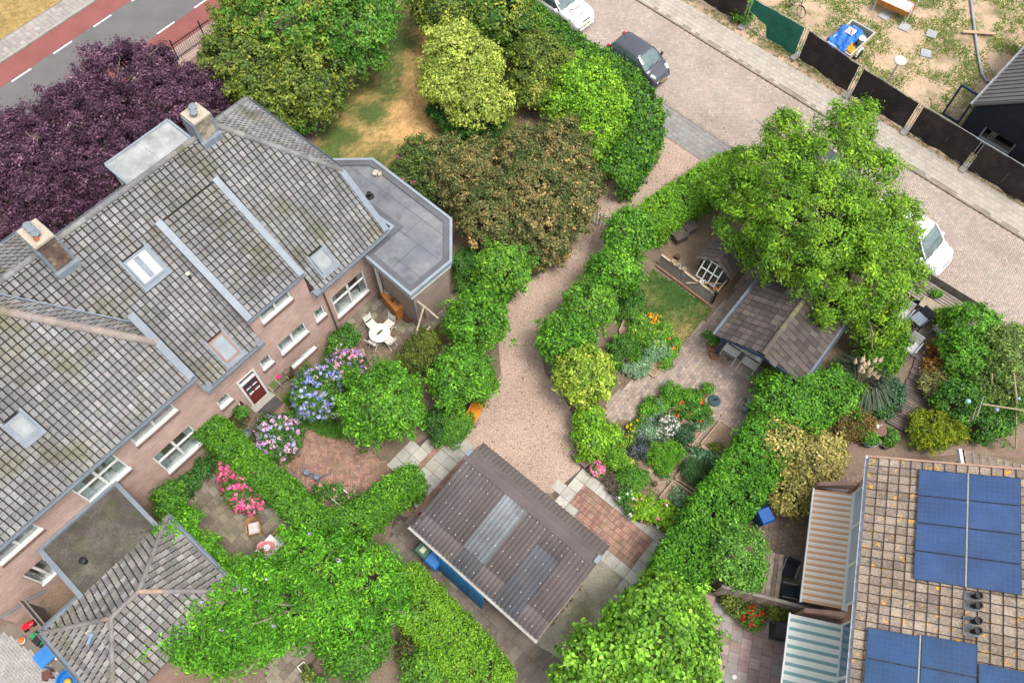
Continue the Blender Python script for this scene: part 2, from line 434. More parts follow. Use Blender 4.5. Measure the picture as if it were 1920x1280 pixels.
# --- slab strip with brick courses beside the shed
ss_poly = GP([(720, 870), (830, 800), (880, 835), (905, 845), (830, 960), (800, 990), (760, 930)])
ss = sheet('slab_path', ss_poly, .005, MATS['terrace_joint'])
SG = [jit((.42, .40, .345), .09) for _ in range(8)]
ca, cb_ = math.cos(R(-40.6)), math.sin(R(-40.6))
c0 = G(725, 872)[:2]; da = np.array([ca, cb_]); db = np.array([-cb_, ca])
bx = MB(); bx.box(-.5, .5, -.5, .5, -1, 0); bx.f = bx.f[1:]
PS = Pieces('slab', bx, SG, M_TINT); PB = Pieces('brick', bx, TT, M_TBRICK)
x = 0.0
for k in range(6):
    for wdt in ((.5, .5) if k else (.5, .5)):
        for j in range(-9, 10):
            c = c0 + da * (x + .25) + db * (j * .5 + .25)
            if inpoly(c[0], c[1], ss_poly): PS.add(xf((c[0], c[1], .04 + random.uniform(-.004, .004)), (da[0] * .485, da[1] * .485, 0), (db[0] * .485, db[1] * .485, 0), (0, 0, .04)))
        x += .5
    for j in range(-42, 43):
        for w2 in range(2):
            c = c0 + da * (x + .055 + w2 * .105) + db * (j * .21 + .1 + .1 * w2)
            if inpoly(c[0], c[1], ss_poly): PB.add(xf((c[0], c[1], .04), (da[0] * .095, da[1] * .095, 0), (db[0] * .2, db[1] * .2, 0), (0, 0, .04)))
    x += .22
PS.flush(ss); PB.flush(ss, 150)

# --- yard on the far side of the shed: slabs round a brick field
yd_poly = GP([(1030, 920), (1090, 876), (1130, 900), (1245, 1010), (1235, 1050), (1175, 1110), (1140, 1060), (1060, 960)])
yd = sheet('yard_paving', yd_poly, .005, MATS['terrace_joint'])
c0 = G(1092, 878)[:2]; PS = Pieces('slab', bx, SG, M_TINT); PB = Pieces('brick', bx, TT, M_TBRICK)
brick_f = GP([(1060, 942), (1105, 915), (1130, 945), (1165, 960), (1180, 985), (1215, 1010), (1185, 1060), (1130, 1030)])
for i in range(-2, 16):
    for j in range(-12, 4):
        c = c0 + da * (i * .5 + .25) + db * (j * .5 + .25)
        if not inpoly(c[0], c[1], yd_poly): continue
        if inpoly(c[0], c[1], brick_f):
            for a in range(5):
                for b2 in range(2):
                    e = c + da * (-.2 + a * .1) + db * (-.125 + b2 * .25)
                    PB.add(xf((e[0], e[1], .035 + random.uniform(-.006, .006)), (da[0] * .088, da[1] * .088, 0), (db[0] * .235, db[1] * .235, 0), (0, 0, .04)))
        else: PS.add(xf((c[0], c[1], .04 + random.uniform(-.004, .004)), (da[0] * .485, da[1] * .485, 0), (db[0] * .485, db[1] * .485, 0), (0, 0, .04)))
PS.flush(yd); PB.flush(yd, 200)
cpad = MB(); cpad.prism(GP([(1000, 1205), (1060, 1110), (1130, 1045), (1185, 1105), (1150, 1150), (1060, 1240)])[::-1], 0, .03)
struct('concrete_pad', cpad.mesh('concrete_pad'), mat('stained_concrete', (.36, .33, .25), rough=.95, var=.2, scale=1.2, fine=.2, fscale=16,
       blot=[((.20, .18, .08), .8, .5, .64, .7), ((.10, .09, .07), 1.6, .56, .68, .5)]))
dp_poly = GP([(740, 960), (800, 985), (1010, 1195), (1080, 1290), (950, 1300), (800, 1120), (720, 1060)])
dpv = sheet('dark_paving', dp_poly, .004, mat('dark_joint', (.085, .07, .058), rough=1, var=.2))
DT = [jit((.17, .14, .115), .16) for _ in range(9)]
pave(dpv, dp_poly, .4, .6, R(-40.6), .025, DT, 'stretcher', limit=300, m=mat('damp_slab', attr=True, rough=.8, var=.3, scale=1.4, fine=.2, blot=[((.20, .17, .12), 1.2, .58, .72, .5)]))

# --- patios against the house
pt_poly = GP([(330, 965), (430, 868), (470, 880), (600, 1000), (560, 1080), (470, 1110), (380, 1010)])
pt = sheet('slab_patio', pt_poly, .005, MATS['dark_joint'])
PT = [jit(c, .13) for c in ((.22, .18, .135), (.185, .155, .12), (.255, .22, .165)) for _ in range(4)]
M_OLDSLAB = mat('old_slab', attr=True, rough=.9, var=.18, scale=1.1, fine=.2, fscale=18, blot=[((.12, .11, .05), 1.3, .54, .68, .5)])
pave(pt, pt_poly, .3, .4, HA, .03, PT, 'stretcher', limit=300, m=M_OLDSLAB)
pt2_poly = GP([(640, 610), (690, 570), (735, 540), (790, 590), (855, 540), (870, 570), (820, 615), (770, 660), (720, 700), (655, 665), (615, 645)])
pt2 = sheet('brick_patio', pt2_poly, .005, MATS['dark_joint'])
ctr_poly = GP([(655, 640), (712, 588), (775, 640), (745, 690), (700, 690)])
P2 = [jit(c, .13) for c in ((.20, .145, .10), (.23, .175, .125), (.17, .13, .09)) for _ in range(4)]
pave(pt2, ctr_poly, .1, .2, HA, .03, P2, 'stretcher', limit=200, name='brick', m=M_OLDSLAB)
pave(pt2, pt2_poly, .3, .3, HA, .03, PT, 'grid', limit=200, m=M_OLDSLAB, holes=[ctr_poly])
dm_poly = GP([(540, 740), (640, 620), (655, 640), (560, 700)])
lp_poly = GP([(500, 1290), (490, 1230), (560, 1190), (600, 1225), (580, 1260), (560, 1300)])
lp = sheet('low_patio', lp_poly, .005, MATS['dark_joint'])
pave(lp, lp_poly, .3, .3, HA, .03, PT, 'stretcher', limit=120, m=M_OLDSLAB)
yl_poly = GP([(-60, 1330), (-60, 1180), (30, 1170), (90, 1200), (200, 1300), (190, 1340)])
yl = sheet('play_yard', yl_poly, .005, mat('yard_joint', (.2, .165, .13), rough=1, var=.2))
YT = [jit((.33, .32, .295), .1) for _ in range(8)]
pave(yl, GP([(-60, 1340), (-60, 1195), (10, 1185), (110, 1260), (150, 1340)]), .1, .2, HA, .025, YT, 'herring', limit=0, name='paver')
for a, b in (((20, 1170), 1),): pass

# --- paved path and terrace of the kitchen garden
gp_poly = GP([(1440, 455), (1480, 500), (1450, 520), (1400, 580), (1355, 640), (1480, 720), (1425, 790), (1405, 850), (1345, 790), (1300, 760), (1240, 735),
              (1190, 790), (1130, 790), (1140, 745), (1200, 705), (1270, 660), (1335, 585), (1370, 555), (1400, 500)])
gpv = sheet('garden_path', gp_poly, .005, mat('path_joint', (.19, .15, .115), rough=1, var=.2))
GPT = [jit(c, .11) for c in ((.36, .28, .225), (.32, .25, .205), (.40, .315, .255), (.28, .225, .20)) for _ in range(4)]
slab_t = GP([(1345, 650), (1370, 640), (1470, 720), (1432, 745)])
pave(gpv, gp_poly, .21, .16, R(50.7), .03, GPT, 'stretcher', limit=300, name='paver', holes=[slab_t], gap=.008)
GST = [jit((.40, .33, .27), .08) for _ in range(6)]
pave(gpv, slab_t, .6, .5, R(-39.3), .035, GST, 'grid', limit=60, name='slab')
M_BEDP = mat('bed_path_brick', (.33, .225, .18), rough=.95, var=.18, scale=2, fine=.25, fscale=16)
sheet('bed_path', GP([(1332, 783), (1350, 790), (1262, 905), (1238, 930), (1222, 918), (1250, 895)]), .007, M_BEDP); sheet('bed_path', GP([(1390, 820), (1404, 832), (1325, 950), (1300, 935)]), .007, M_BEDP); sheet('bed_path', GP([(1195, 865), (1215, 868), (1250, 895), (1235, 915)]), .008, M_BEDP)
# --- sand run for the hens
run_poly = GP([(1236, 468), (1262, 430), (1310, 400), (1400, 372), (1450, 455), (1425, 490), (1340, 560)])
sheet('sand_run', run_poly, .009, mat('run_sand', (.26, .185, .125), rough=1, var=.25, scale=.9, fine=.22, fscale=14, blot=[((.15, .11, .07), .8, .5, .66, .6)], bump=.5, bscale=12))
# --- earth paths at the right
sheet('earth_path', GP([(1560, 880), (1600, 830), (1700, 840), (1790, 830), (1930, 790), (1930, 860), (1830, 850), (1640, 862), (1610, 900), (1590, 930), (1545, 920)]), .006,
      mat('trodden_earth', (.235, .165, .125), rough=1, var=.18, scale=1, fine=.25, fscale=14, blot=[((.30, .23, .17), 2, .52, .66, .5)], bump=.4, bscale=12))
# --- back yards of the solar-panel row
r1_poly = GP([(1425, 965), (1530, 930), (1640, 870), (1640, 1110), (1560, 1165), (1400, 1110), (1405, 1040)])
ry = sheet('brick_yard', r1_poly, .004, MATS['dark_joint'])
RT = [jit((.31, .225, .175), .14) for _ in range(8)]
pave(ry, r1_poly, .2, .2, R(73.9), .025, RT, 'stretcher', limit=150, name='paver', m=M_OLDSLAB)
r2_poly = GP([(1320, 1115), (1560, 1175), (1620, 1165), (1620, 1300), (1300, 1320)])
ry2 = sheet('checker_yard', r2_poly, .004, MATS['yard_joint'])
CT = [jit(c, .1) for c in ((.34, .24, .22), (.37, .355, .315), (.40, .29, .27), (.33, .30, .27), (.36, .27, .25)) for _ in range(3)]
pave(ry2, r2_poly, .4, .4, R(73.9), .03, CT, 'stretcher', limit=200)
# ================================================================== main brick house
M_BRICK = brickmat('house_brick', (.54, .345, .28), (.41, .25, .195), (.52, .45, .41), axis=HA, blot=[((.54, .44, .37), .9, .5, .7, .4)])
M_TILE = mat('roof_tile', attr=True, rough=.85, var=.24, scale=.45, fine=.3, fscale=22,
             blot=[((.13, .12, .055), .55, .52, .66, .65), ((.31, .30, .28), .9, .56, .7, .5, 2.2), ((.09, .08, .075), .8, .54, .7, .55, 9.1), ((.36, .34, .30), 9, .62, .72, .5), ((.46, .23, .03), 5.5, .755, .77, .85, 7.7)])
M_DECK = mat('roof_batten', (.035, .03, .026), rough=1, var=.1)
GREYT = [jit(c, .11) for c in ((.20, .195, .195), (.222, .215, .213), (.172, .168, .172), (.245, .238, .232), (.20, .188, .183), (.213, .21, .22)) for _ in range(5)]
def tilemesh(w, l, hump=.03, lift=.055, gap=.044):
    """one pantile: rolled across, its foot proud of the course below, open joint at the side"""
    b = MB(); prof = [(-.5, .2), (-.38, 1), (-.2, .5), (.12, 0), (.5, .15)]; w = w - gap
    top = [(x * w, l * 1.04, h * hump - .012) for x, h in prof]; bot = [(x * w, gap, h * hump + lift) for x, h in prof]
    und = [(x * w, gap + .004, -.01) for x, h in prof]
    n = 5; b.v = bot + top + und
    for i in range(n - 1): b.f += [(i, i + 1, n + i + 1, n + i), (2 * n + i, 2 * n + i + 1, i + 1, i)]
    return b
def tile_field(P, o, ux, uy, poly, w, l, holes=(), keep=None, off=0.):
    """poly in (a, b): metres along ux / up the slope uy from o"""
    ux = Vector(ux).normalized(); uy = Vector(uy).normalized(); o = Vector(o)
    a0, a1 = min(p[0] for p in poly), max(p[0] for p in poly); b0, b1 = min(p[1] for p in poly), max(p[1] for p in poly)
    nb = int((b1 - b0) / l) + 1; na = int((a1 - a0) / w) + 1
    up = ux.cross(uy)
    for j in range(nb + 1):
        for i in range(na + 1):
            a = a0 + (i + .5) * w; b = b0 + j * l
            if not inpoly(a, b + l * .5, poly) or any(inpoly(a, b + l * .5, h) for h in holes): continue
            c = o + ux * a + uy * b + up * .02
            if keep and not keep(c): continue
            t = random.gauss(0, .012)
            P.add(xf(c + up * abs(random.gauss(0, .004)), (ux + up * t).normalized(), (uy + up * random.gauss(0, .008)).normalized(), up))
def ridge_caps(parent, pts, r=.12, name='ridge_tile', tints=None, seg=.36):
    """half-round ridge tiles laid end to end, each a piece"""
    b = MB(); n = 7
    for y, rr in ((-.5, 1.08), (.5, .92)):
        for k in range(n):
            t = math.pi * k / (n - 1); b.v.append((rr * math.cos(t), y, rr * math.sin(t) - .25))
    b.f = [(k, k + 1, n + k + 1, n + k) for k in range(n - 1)]
    P = Pieces(name, b, tints or GREYT, M_TILE)
    for p, q in zip(pts[:-1], pts[1:]):
        p = Vector(p); q = Vector(q); d = q - p; m = max(1, round(d.length / seg)); u = d.normalized()
        s = u.cross(Vector((0, 0, 1))).normalized(); up = s.cross(u)
        for i in range(m): P.add(xf(p + d * ((i + .5) / m), s * r, u * (d.length / m * 1.08), up * r))
    P.flush(parent, 300)
def slab3(name, parent, pts, th, m):
    """flat polygon in space with thickness th below it"""
    b = MB(); n = len(pts); P = [Vector(p) for p in pts]
    nr = (P[1] - P[0]).cross(P[2] - P[0]).normalized()
    if nr.z < 0: P = P[::-1]; nr = -nr
    b.v = [tuple(p) for p in P] + [tuple(p - nr * th) for p in P]
    b.f = [tuple(range(n)), tuple(range(2 * n - 1, n - 1, -1))] + [(i, n + i, n + (i + 1) % n, (i + 1) % n) for i in range(n)]
    return part(name, b, m, parent)
def gutter(parent, p, q, r=.075, name='gutter', m=None):
    p = Vector(p); q = Vector(q); d = (q - p).normalized(); s = d.cross(Vector((0, 0, 1))).normalized(); u = Vector((0, 0, 1))
    prof = [(-1.15, 1), (-1, 1), (-.85, -.1), (-.4, -.7), (.4, -.7), (.85, -.1), (1, 1), (1.15, 1), (1.0, -.2), (.5, -.95), (-.5, -.95), (-1.0, -.2)]
    b = MB(); n = len(prof)
    for e in (p, q): b.v += [tuple(e + s * (a * r) + u * (c * r)) for a, c in prof]
    b.f = [(i, (i + 1) % n, n + (i + 1) % n, n + i) for i in range(n)] + [tuple(range(n)), tuple(range(2 * n - 1, n - 1, -1))]
    return part(name, b, m or M_ZINC, parent)
def wall_panel(b, x0, x1, z0, z1, y, holes, depth=.14):
    """front face at y (outside is -y) with real openings and reveals"""
    xs = sorted({x0, x1, *[h[0] for h in holes], *[h[1] for h in holes]}); zs = sorted({z0, z1, *[h[2] for h in holes], *[h[3] for h in holes]})
    xs = [x for x in xs if x0 <= x <= x1]; zs = [z for z in zs if z0 <= z <= z1]
    for i in range(len(xs) - 1):
        for j in range(len(zs) - 1):
            cx, cz = (xs[i] + xs[i + 1]) / 2, (zs[j] + zs[j + 1]) / 2
            if any(h[0] < cx < h[1] and h[2] < cz < h[3] for h in holes): continue
            b.quad((xs[i], y, zs[j]), (xs[i + 1], y, zs[j]), (xs[i + 1], y, zs[j + 1]), (xs[i], y, zs[j + 1]))
    for a, c, e, f in holes:
        if not (x0 <= a and c <= x1 and z0 <= e and f <= z1): continue
        b.quad((a, y, e), (a, y + depth, e), (c, y + depth, e), (c, y, e)); b.quad((a, y, f), (c, y, f), (c, y + depth, f), (a, y + depth, f))
        b.quad((a, y, e), (a, y, f), (a, y + depth, f), (a, y + depth, e)); b.quad((c, y, e), (c, y + depth, e), (c, y + depth, f), (c, y, f))
M_CURT = mat('curtain', (.55, .60, .58), rough=.9, var=.2, scale=6)
M_SILLBRICK = mat('sill_brick', (.20, .115, .095), rough=.9, var=.25, scale=8)
M_INT = mat('room_interior', (.62, .55, .46), rough=.9, var=.2)
def window(par, a, c, e, f, y, cols=1, rows=1, sill=True, curtain=.16, fw=.07, rowsplit=.5):
    """white timber window in an opening (a..c by e..f) of a wall facing -y"""
    w = MB(); yo = y + .05
    w.box(a, c, yo, yo + .08, f - fw, f); w.box(a - .02, c + .02, y - .05, yo + .08, e - .02, e + fw)
    w.box(a, a + fw, yo, yo + .08, e + fw, f - fw); w.box(c - fw, c, yo, yo + .08, e + fw, f - fw)
    W = part('window', w, M_WHITE, par)
    xs = [a + fw + (c - a - 2 * fw) * i / cols for i in range(cols + 1)]
    zs = [e + fw, f - fw] if rows == 1 else [e + fw, e + fw + (f - e - 2 * fw) * rowsplit, f - fw]
    mu = MB()
    for x in xs[1:-1]: mu.box(x - .05, x + .05, yo - .004, yo + .07, e + fw, f - fw)
    for i in range(cols):
        for z in zs[1:-1]: mu.box(xs[i] + (.05 if i else 0), xs[i + 1] - (.05 if i < cols - 1 else 0), yo, yo + .07, z - .04, z + .04)
    if mu.v: part('glazing_bar', mu, M_WHITE, W)
    for i in range(cols):
        for j in range(len(zs) - 1):
            p = MB(); p.box(xs[i] + .002, xs[i + 1] - .002, yo + .035, yo + .045, zs[j] + .002, zs[j + 1] - .002); part('pane', p, M_GLASS, W)
    if sill:
        s = MB(); n = int((c - a + .1) / .062)
        for i in range(n): x = a - .04 + i * .062; s.box(x, x + .05, y - .09, y - .003, e - .13, e - .03)
        part('brick_sill', s, M_SILLBRICK, W)
    s = MB(); s.box(a + .02, c - .02, yo + .09, yo + .5, e - .03, e + .01); part('window_board', s, M_WHITE, W)
    if curtain:
        for sd in (0, 1):
            cm = MB()
            n = 7; x0 = a + fw if sd == 0 else c - fw - curtain
            for k in range(n):
                x = x0 + curtain * k / n
                cm.box(x, x + curtain / n * .98, yo + .12 + .03 * (k % 2), yo + .15 + .03 * (k % 2), e + .02, f - .05)
            part('curtain', cm, M_CURT, W)
    return W

HO = G(727, 433, 4.0)
house = thing('brick_house', 'long pink brick house with grey tiled roof, two chimneys and zinc gutters', 'house', (HO[0], HO[1], 0), HA)
WY = .30
holesB = [(-8.72, -7.82, 0, 2.42), (-7.5, -6.95, 1.72, 2.42), (-6.5, -5.0, 1.65, 2.5), (-6.45, -5.0, .12, .52), (-4.47, -3.93, 1.75, 2.5), (-3.47, -1.54, .74, 2.45), (-9.8, -9.2, 1.68, 2.34)]
holesA = [(-12.95, -11.05, 3.85, 4.6), (-12.95, -11.1, .62, 2.4), (-15.5, -13.68, 2.92, 4.56), (-18.7, -17.03, 3.82, 4.56), (-18.85, -17.95, .76, 2.3)]
holesC = [(-6.55, -5.02, 4.45, 5.18)]
w = MB()
wall_panel(w, -20.5, -9.84, 0, 5.1, WY, holesA); wall_panel(w, -9.84, -.3, 0, 3.92, WY, holesB); wall_panel(w, -7.02, -4.23, 3.92, 5.25, WY, holesC)
w.quad((-9.84, WY, 3.92), (-9.84, 1.6, 3.92), (-9.84, 1.6, 6.3), (-9.84, WY, 5.1))
w.poly([(-.3, WY, 0), (-.3, 7.9, 0), (-.3, 7.9, 6.1), (-.3, 2.35, 6.1), (-.3, WY, 3.95)])
w.quad((-.3, 7.9, 0), (-20.5, 7.9, 0), (-20.5, 7.9, 6.1), (-.3, 7.9, 6.1))
w.quad((-9.95, 7.8, 0), (-9.95, 9.1, 0), (-9.95, 9.1, 6.2), (-9.95, 7.8, 6.2)); w.quad((-9.95, 9.1, 0), (-20.5, 9.1, 0), (-20.5, 9.1, 6.2), (-9.95, 9.1, 6.2))
w.quad((-20.5, 9.1, 0), (-20.5, WY, 0), (-20.5, WY, 5), (-20.5, 9.1, 6))
w.quad((-7.02, WY, 5.25), (-7.02, WY, 3.92), (-7.02, 4.2, 7.9), (-7.02, 3.9, 7.9)); w.quad((-4.23, WY, 3.92), (-4.23, WY, 5.25), (-4.23, 3.9, 7.9), (-4.23, 4.2, 7.9))
part('wall', w, M_BRICK, house)
iw = MB(); iw.quad((-.4, 2.2, 0), (-20.4, 2.2, 0), (-20.4, 2.2, 5.8), (-.4, 2.2, 5.8)); iw.quad((-.4, .5, 2.75), (-20.4, .5, 2.75), (-20.4, 2.2, 2.75), (-.4, 2.2, 2.75))
iw.quad((-.4, .5, .02), (-20.4, .5, .02), (-20.4, 2.2, .02), (-.4, 2.2, .02)); part('room_wall', iw, M_INT, house)
# windows
window(house, *holesA[0], WY, 2); window(house, *holesA[1], WY, 2, 2, curtain=.3, rowsplit=.62); window(house, *holesA[2], WY, 2, 2, curtain=.35, rowsplit=.6)
window(house, *holesA[3], WY, 2); window(house, *holesA[4], WY, 2, 1, sill=False)
window(house, *holesB[1], WY); window(house, *holesB[2], WY, 2); window(house, *holesB[3], WY, 2); window(house, *holesB[4], WY)
window(house, *holesB[5], WY, 2, 2, curtain=.25, rowsplit=.65); window(house, *holesB[6], WY); window(house, *holesC[0], WY, 2)
# door
M_RED = mat('dark_red_paint', (.16, .012, .016), rough=.4, var=.1)
fr = MB()
for x0, x1 in ((-8.72, -8.63), (-7.91, -7.82)): fr.box(x0, x1, WY - .02, WY + .1, 0, 2.42)
fr.box(-8.63, -7.91, WY - .02, WY + .1, 2.34, 2.42); fr.box(-8.63, -7.91, WY - .02, WY + .1, 1.92, 2.0)
part('door_frame', fr, M_WHITE, house)
dr = MB(); dr.box(-8.63, -7.91, WY + .03, WY + .08, .03, .95)
for x0, x1 in ((-8.63, -8.53), (-8.32, -8.22), (-8.01, -7.91)): dr.box(x0, x1, WY + .03, WY + .08, .95, 1.92)
dr.box(-8.53, -8.01, WY + .032, WY + .078, 1.8, 1.918)
D = part('door', dr, M_RED, house)
for x0, x1 in ((-8.53, -8.32), (-8.22, -8.01)):
    p = MB(); p.box(x0, x1, WY + .05, WY + .06, .95, 1.8); part('pane', p, M_DARKGLASS, D)
    p = MB(); p.box(x0 - .02, x1 + .02, WY, WY + .03, .93, .98); p.box(x0 - .02, x1 + .02, WY + .005, WY + .03, 1.36, 1.40); part('glazing_bar', p, M_WHITE, D)
p = MB(); p.box(-8.63, -7.91, WY + .05, WY + .06, 2.0, 2.34); part('transom_pane', p, M_GLASS, D)
p = MB(); p.tube([(-8.56, WY, 1.0), (-8.56, WY - .05, 1.0), (-8.46, WY - .05, 1.0)], .012); part('door_handle', p, M_CHROME, D)
p = MB(); p.box(-8.85, -7.7, WY - .35, WY, 0, .09); part('doorstep', p, M_CONC, house)

# ---- roof decks and tiles
TW, TL = .225, .275
S2 = math.sqrt(.5)
TP = Pieces('roof_tile', tilemesh(TW, TL), GREYT, M_TILE)
def zB(x, y): return 4 + min(y, 10.4 - y) if x <= 0 else -1
def zAe(x): return -3.44 - x
def front(pts, z0): return [(s, d, z0 + d) for s, d in pts]
# B front plane
slab3('roof_deck', house, front([(0, 0), (0, 2.2), (-3.0, 5.2), (-12.64, 5.2), (-9.84, 2.4), (-9.84, 0), (-7.05, 0), (-7.05, 4.05), (-4.2, 4.05), (-4.2, 0)], 4.0), .12, M_DECK)
tile_field(TP, (0, 0, 4.0), (1, 0, 0), (0, 1, 1), [(0, 0), (0, 2.2 / S2), (-3.0, 5.2 / S2), (-12.64, 5.2 / S2), (-9.84, 2.4 / S2), (-9.84, 0)], TW, TL,
           holes=[[(-7.05, -.1), (-4.2, -.1), (-4.2, 4.05 / S2), (-7.05, 4.05 / S2)], [(-8.85, 3.1 / S2), (-7.88, 3.1 / S2), (-7.88, 3.88 / S2), (-8.85, 3.88 / S2)],
                  [(-8.6, .2), (-7.92, .2), (-7.92, .95 / S2), (-8.6, .95 / S2)], [(-3.42, .42), (-2.7, .42), (-2.7, .95 / S2), (-3.42, .95 / S2)]])
# B back plane, hip face
slab3('roof_deck', house, [(0, 8.2, 6.2), (-3, 5.2, 9.2), (-12.6, 5.2, 9.2), (-9.84, 8.2, 6.2)], .12, M_DECK)
tile_field(TP, (0, 8.2, 6.2), (-1, 0, 0), (0, -1, 1), [(0, 0), (3.0, 3 / S2), (12.6, 3 / S2), (9.84, 0)], TW, TL, holes=[[(3.4, -.1), (6.2, -.1), (6.2, .8 / S2), (3.4, .8 / S2)]])
slab3('roof_deck', house, [(0, 2.2, 6.2), (0, 8.2, 6.2), (-3, 5.2, 9.2)], .12, M_DECK)
tile_field(TP, (0, 2.2, 6.2), (0, 1, 0), (-1, 0, 1), [(0, 0), (6.0, 0), (3.0, 3 / S2)], TW, TL)
# A front plane, right hip face
slab3('roof_deck', house, front([(-9.86, 0), (-9.86, 1.2), (-13.9, 5.24), (-21, 5.24), (-21, 0)], 5.2), .12, M_DECK)
tile_field(TP, (0, 0, 5.2), (1, 0, 0), (0, 1, 1), [(-9.95, 0), (-9.95, 1.3 / S2), (-13.9, 5.24 / S2), (-21, 5.24 / S2), (-21, 0)], TW, TL,
           holes=[[(-15.22, 1.5 / S2), (-14.6, 1.5 / S2), (-14.6, 2.12 / S2), (-15.22, 2.12 / S2)]])
slab3('roof_deck', house, [(-9.86, 1.2, 6.42), (-9.86, 9.3, 6.42), (-13.9, 5.25, 10.46)], .12, M_DECK)
tile_field(TP, (-9.86, 1.2, 6.42), (0, 1, 0), (-1, 0, 1), [(0, 0), (8.1, 0), (4.05, 4.05 / S2)], TW, TL, keep=lambda c: c.z > zB(c.x, c.y) - .1)
slab3('roof_deck', house, [(-9.86, 9.3, 6.42), (-13.9, 5.25, 10.46), (-21, 5.25, 10.46), (-21, 9.3, 6.42)], .12, M_DECK)
# C dormer plane
cz = lambda y: 5.3 + (y + .05) * (8.1 - 5.3) / 4.1
slab3('roof_deck', house, [(-7.05, .25, 5.32), (-4.2, .25, 5.32), (-4.2, 4.05, 8.1), (-7.05, 4.05, 8.1)], .14, M_DECK)
LC = math.hypot(3.8, 2.78)
tile_field(TP, (0, .25, 5.32), (1, 0, 0), (0, 3.8, 2.78), [(-6.8, 0), (-4.42, 0), (-4.42, LC), (-6.8, LC)], TW, TL)
TP.flush(house, 300)
# ridge and hip tiles
ridge_caps(house, [(-3.0, 5.2, 9.24), (-12.7, 5.2, 9.24)]); ridge_caps(house, [(0, 2.2, 6.24), (-3, 5.2, 9.26)]); ridge_caps(house, [(0, 8.2, 6.24), (-3, 5.2, 9.26)])
ridge_caps(house, [(-9.95, 1.3, 6.56), (-13.9, 5.24, 10.5)], .15, tints=[jit((.27, .225, .20), .12) for _ in range(8)])
# zinc verges, valleys, gutters
def strip3(name, pts, m=None, th=.05): return slab3(name, house, pts, th, m or M_ZINC)
def verge(x0, x1, za, ya, zb, yb, lift): strip3('zinc_verge', [(x0, ya, za + lift), (x1, ya, za + lift), (x1, yb, zb + lift), (x0, yb, zb + lift)], th=.18)
verge(-7.08, -6.80, 5.32, .2, 8.1, 4.08, .13); verge(-4.42, -4.16, 5.32, .2, 8.1, 4.08, .13)
verge(-10.08, -9.80, 5.2, -.02, 7.4, 2.2, .15)
verge(-.18, .08, 4.0, -.02, 6.2, 2.2, .15)
strip3('zinc_valley', [(-9.72, 2.2, 6.50), (-9.97, 2.45, 6.55), (-12.77, 5.25, 9.32), (-12.52, 5.0, 9.28)], mat('lead', (.21, .245, .285), rough=.6, var=.2, scale=4))
def vchan(y0, y1, z0, z1):
    pass
gutter(house, (-9.84, -.07, 3.98), (-7.02, -.07, 3.98)); gutter(house, (-4.23, -.07, 3.98), (.1, -.07, 3.98))
gutter(house, (-21, -.07, 5.18), (-9.80, -.07, 5.18)); gutter(house, (-7.08, .2, 5.3), (-4.16, .2, 5.3), .06)
gutter(house, (.07, 2.2, 6.18), (.07, 8.3, 6.18)); gutter(house, (.1, 8.28, 6.18), (-9.8, 8.28, 6.18)); gutter(house, (-9.8, 8.2, 6.4), (-9.8, 9.4, 6.4)); gutter(house, (-9.8, 9.38, 6.4), (-21, 9.38, 6.4))
for x in (-9.72, -7.16, -4.08):
    b = MB(); b.box(x - .14, x + .14, -.18, .16, 3.94, 4.14); b2 = part('gutter_box', b, M_ZINC, house)
fas = MB(); fas.box(-20.5, -9.86, .08, .28, 5.02, 5.13); fas.box(-9.84, -7.03, .05, .28, 3.84, 3.93); fas.box(-4.22, -.25, .05, .28, 3.84, 3.93); part('fascia', fas, M_WHITE, house)
dpipe = MB(); dpipe.tube([(-3.72, .22, 3.9), (-3.72, .22, .1)], .035); part('downpipe', dpipe, mat('rusty_pipe', (.12, .08, .07), rough=.7), house)
# chimneys
def chimney(x0, x1, y0, y1, z0, z1, pots, cap, clay=False):
    C = part('chimney', MB().box(x0, x1, y0, y1, z0, z1), mat('sooty_brick_' + str(cap), (.16, .11, .085) if cap == 1 else (.36, .32, .24), rough=.95, var=.35, scale=3, fine=.3, fscale=25,
             blot=[((.07, .05, .04), 2.2, .5, .62, .6), ((.38, .34, .25), 3.4, .56, .66, .6)]), house)
    part('chimney_cap', MB().box(x0 - .05, x1 + .05, y0 - .05, y1 + .05, z1, z1 + .09), mat('mortar_cap', (.44, .375, .29), rough=.95, var=.2, scale=5), C)
    for px_, py_ in pots:
        b = MB(); b.lathe([(.07, 0), (.07, .14), (.15, .15), (.155, .19), (.13, .215), (.02, .225)], (px_, py_, z1 + .09), 14); part('flue_cap', b, M_ZINC, C)
    if clay: b = MB(); b.lathe([(.09, 0), (.075, .16), (.085, .18), (.06, .18), (.055, .1)], (x0 + .22, y0 + .2, z1 + .09), 10); part('clay_pot', b, M_TERRA, C)
    fl = MB(); zf = 4 + y0
    fl.box(x0 - .12, x1 + .12, y0 - .16, y0 - .003, zf - .2, zf + .16); fl.box(x1 + .003, x1 + .1, y0, y1, zf, zf + .35 + (y1 - y0)); fl.box(x0 - .1, x0 - .003, y0, y1, zf, zf + .35 + (y1 - y0)); part('lead_flashing', fl, MATS['lead'], C)
chimney(-10.62, -9.98, 4.55, 5.5, 8.2, 10.1, [(-10.3, 4.85), (-10.3, 5.1), (-10.3, 5.33)], 1, True)
chimney(-3.75, -3.1, 4.95, 5.65, 8.6, 10.0, [(-3.5, 5.2), (-3.35, 5.45)], 2)
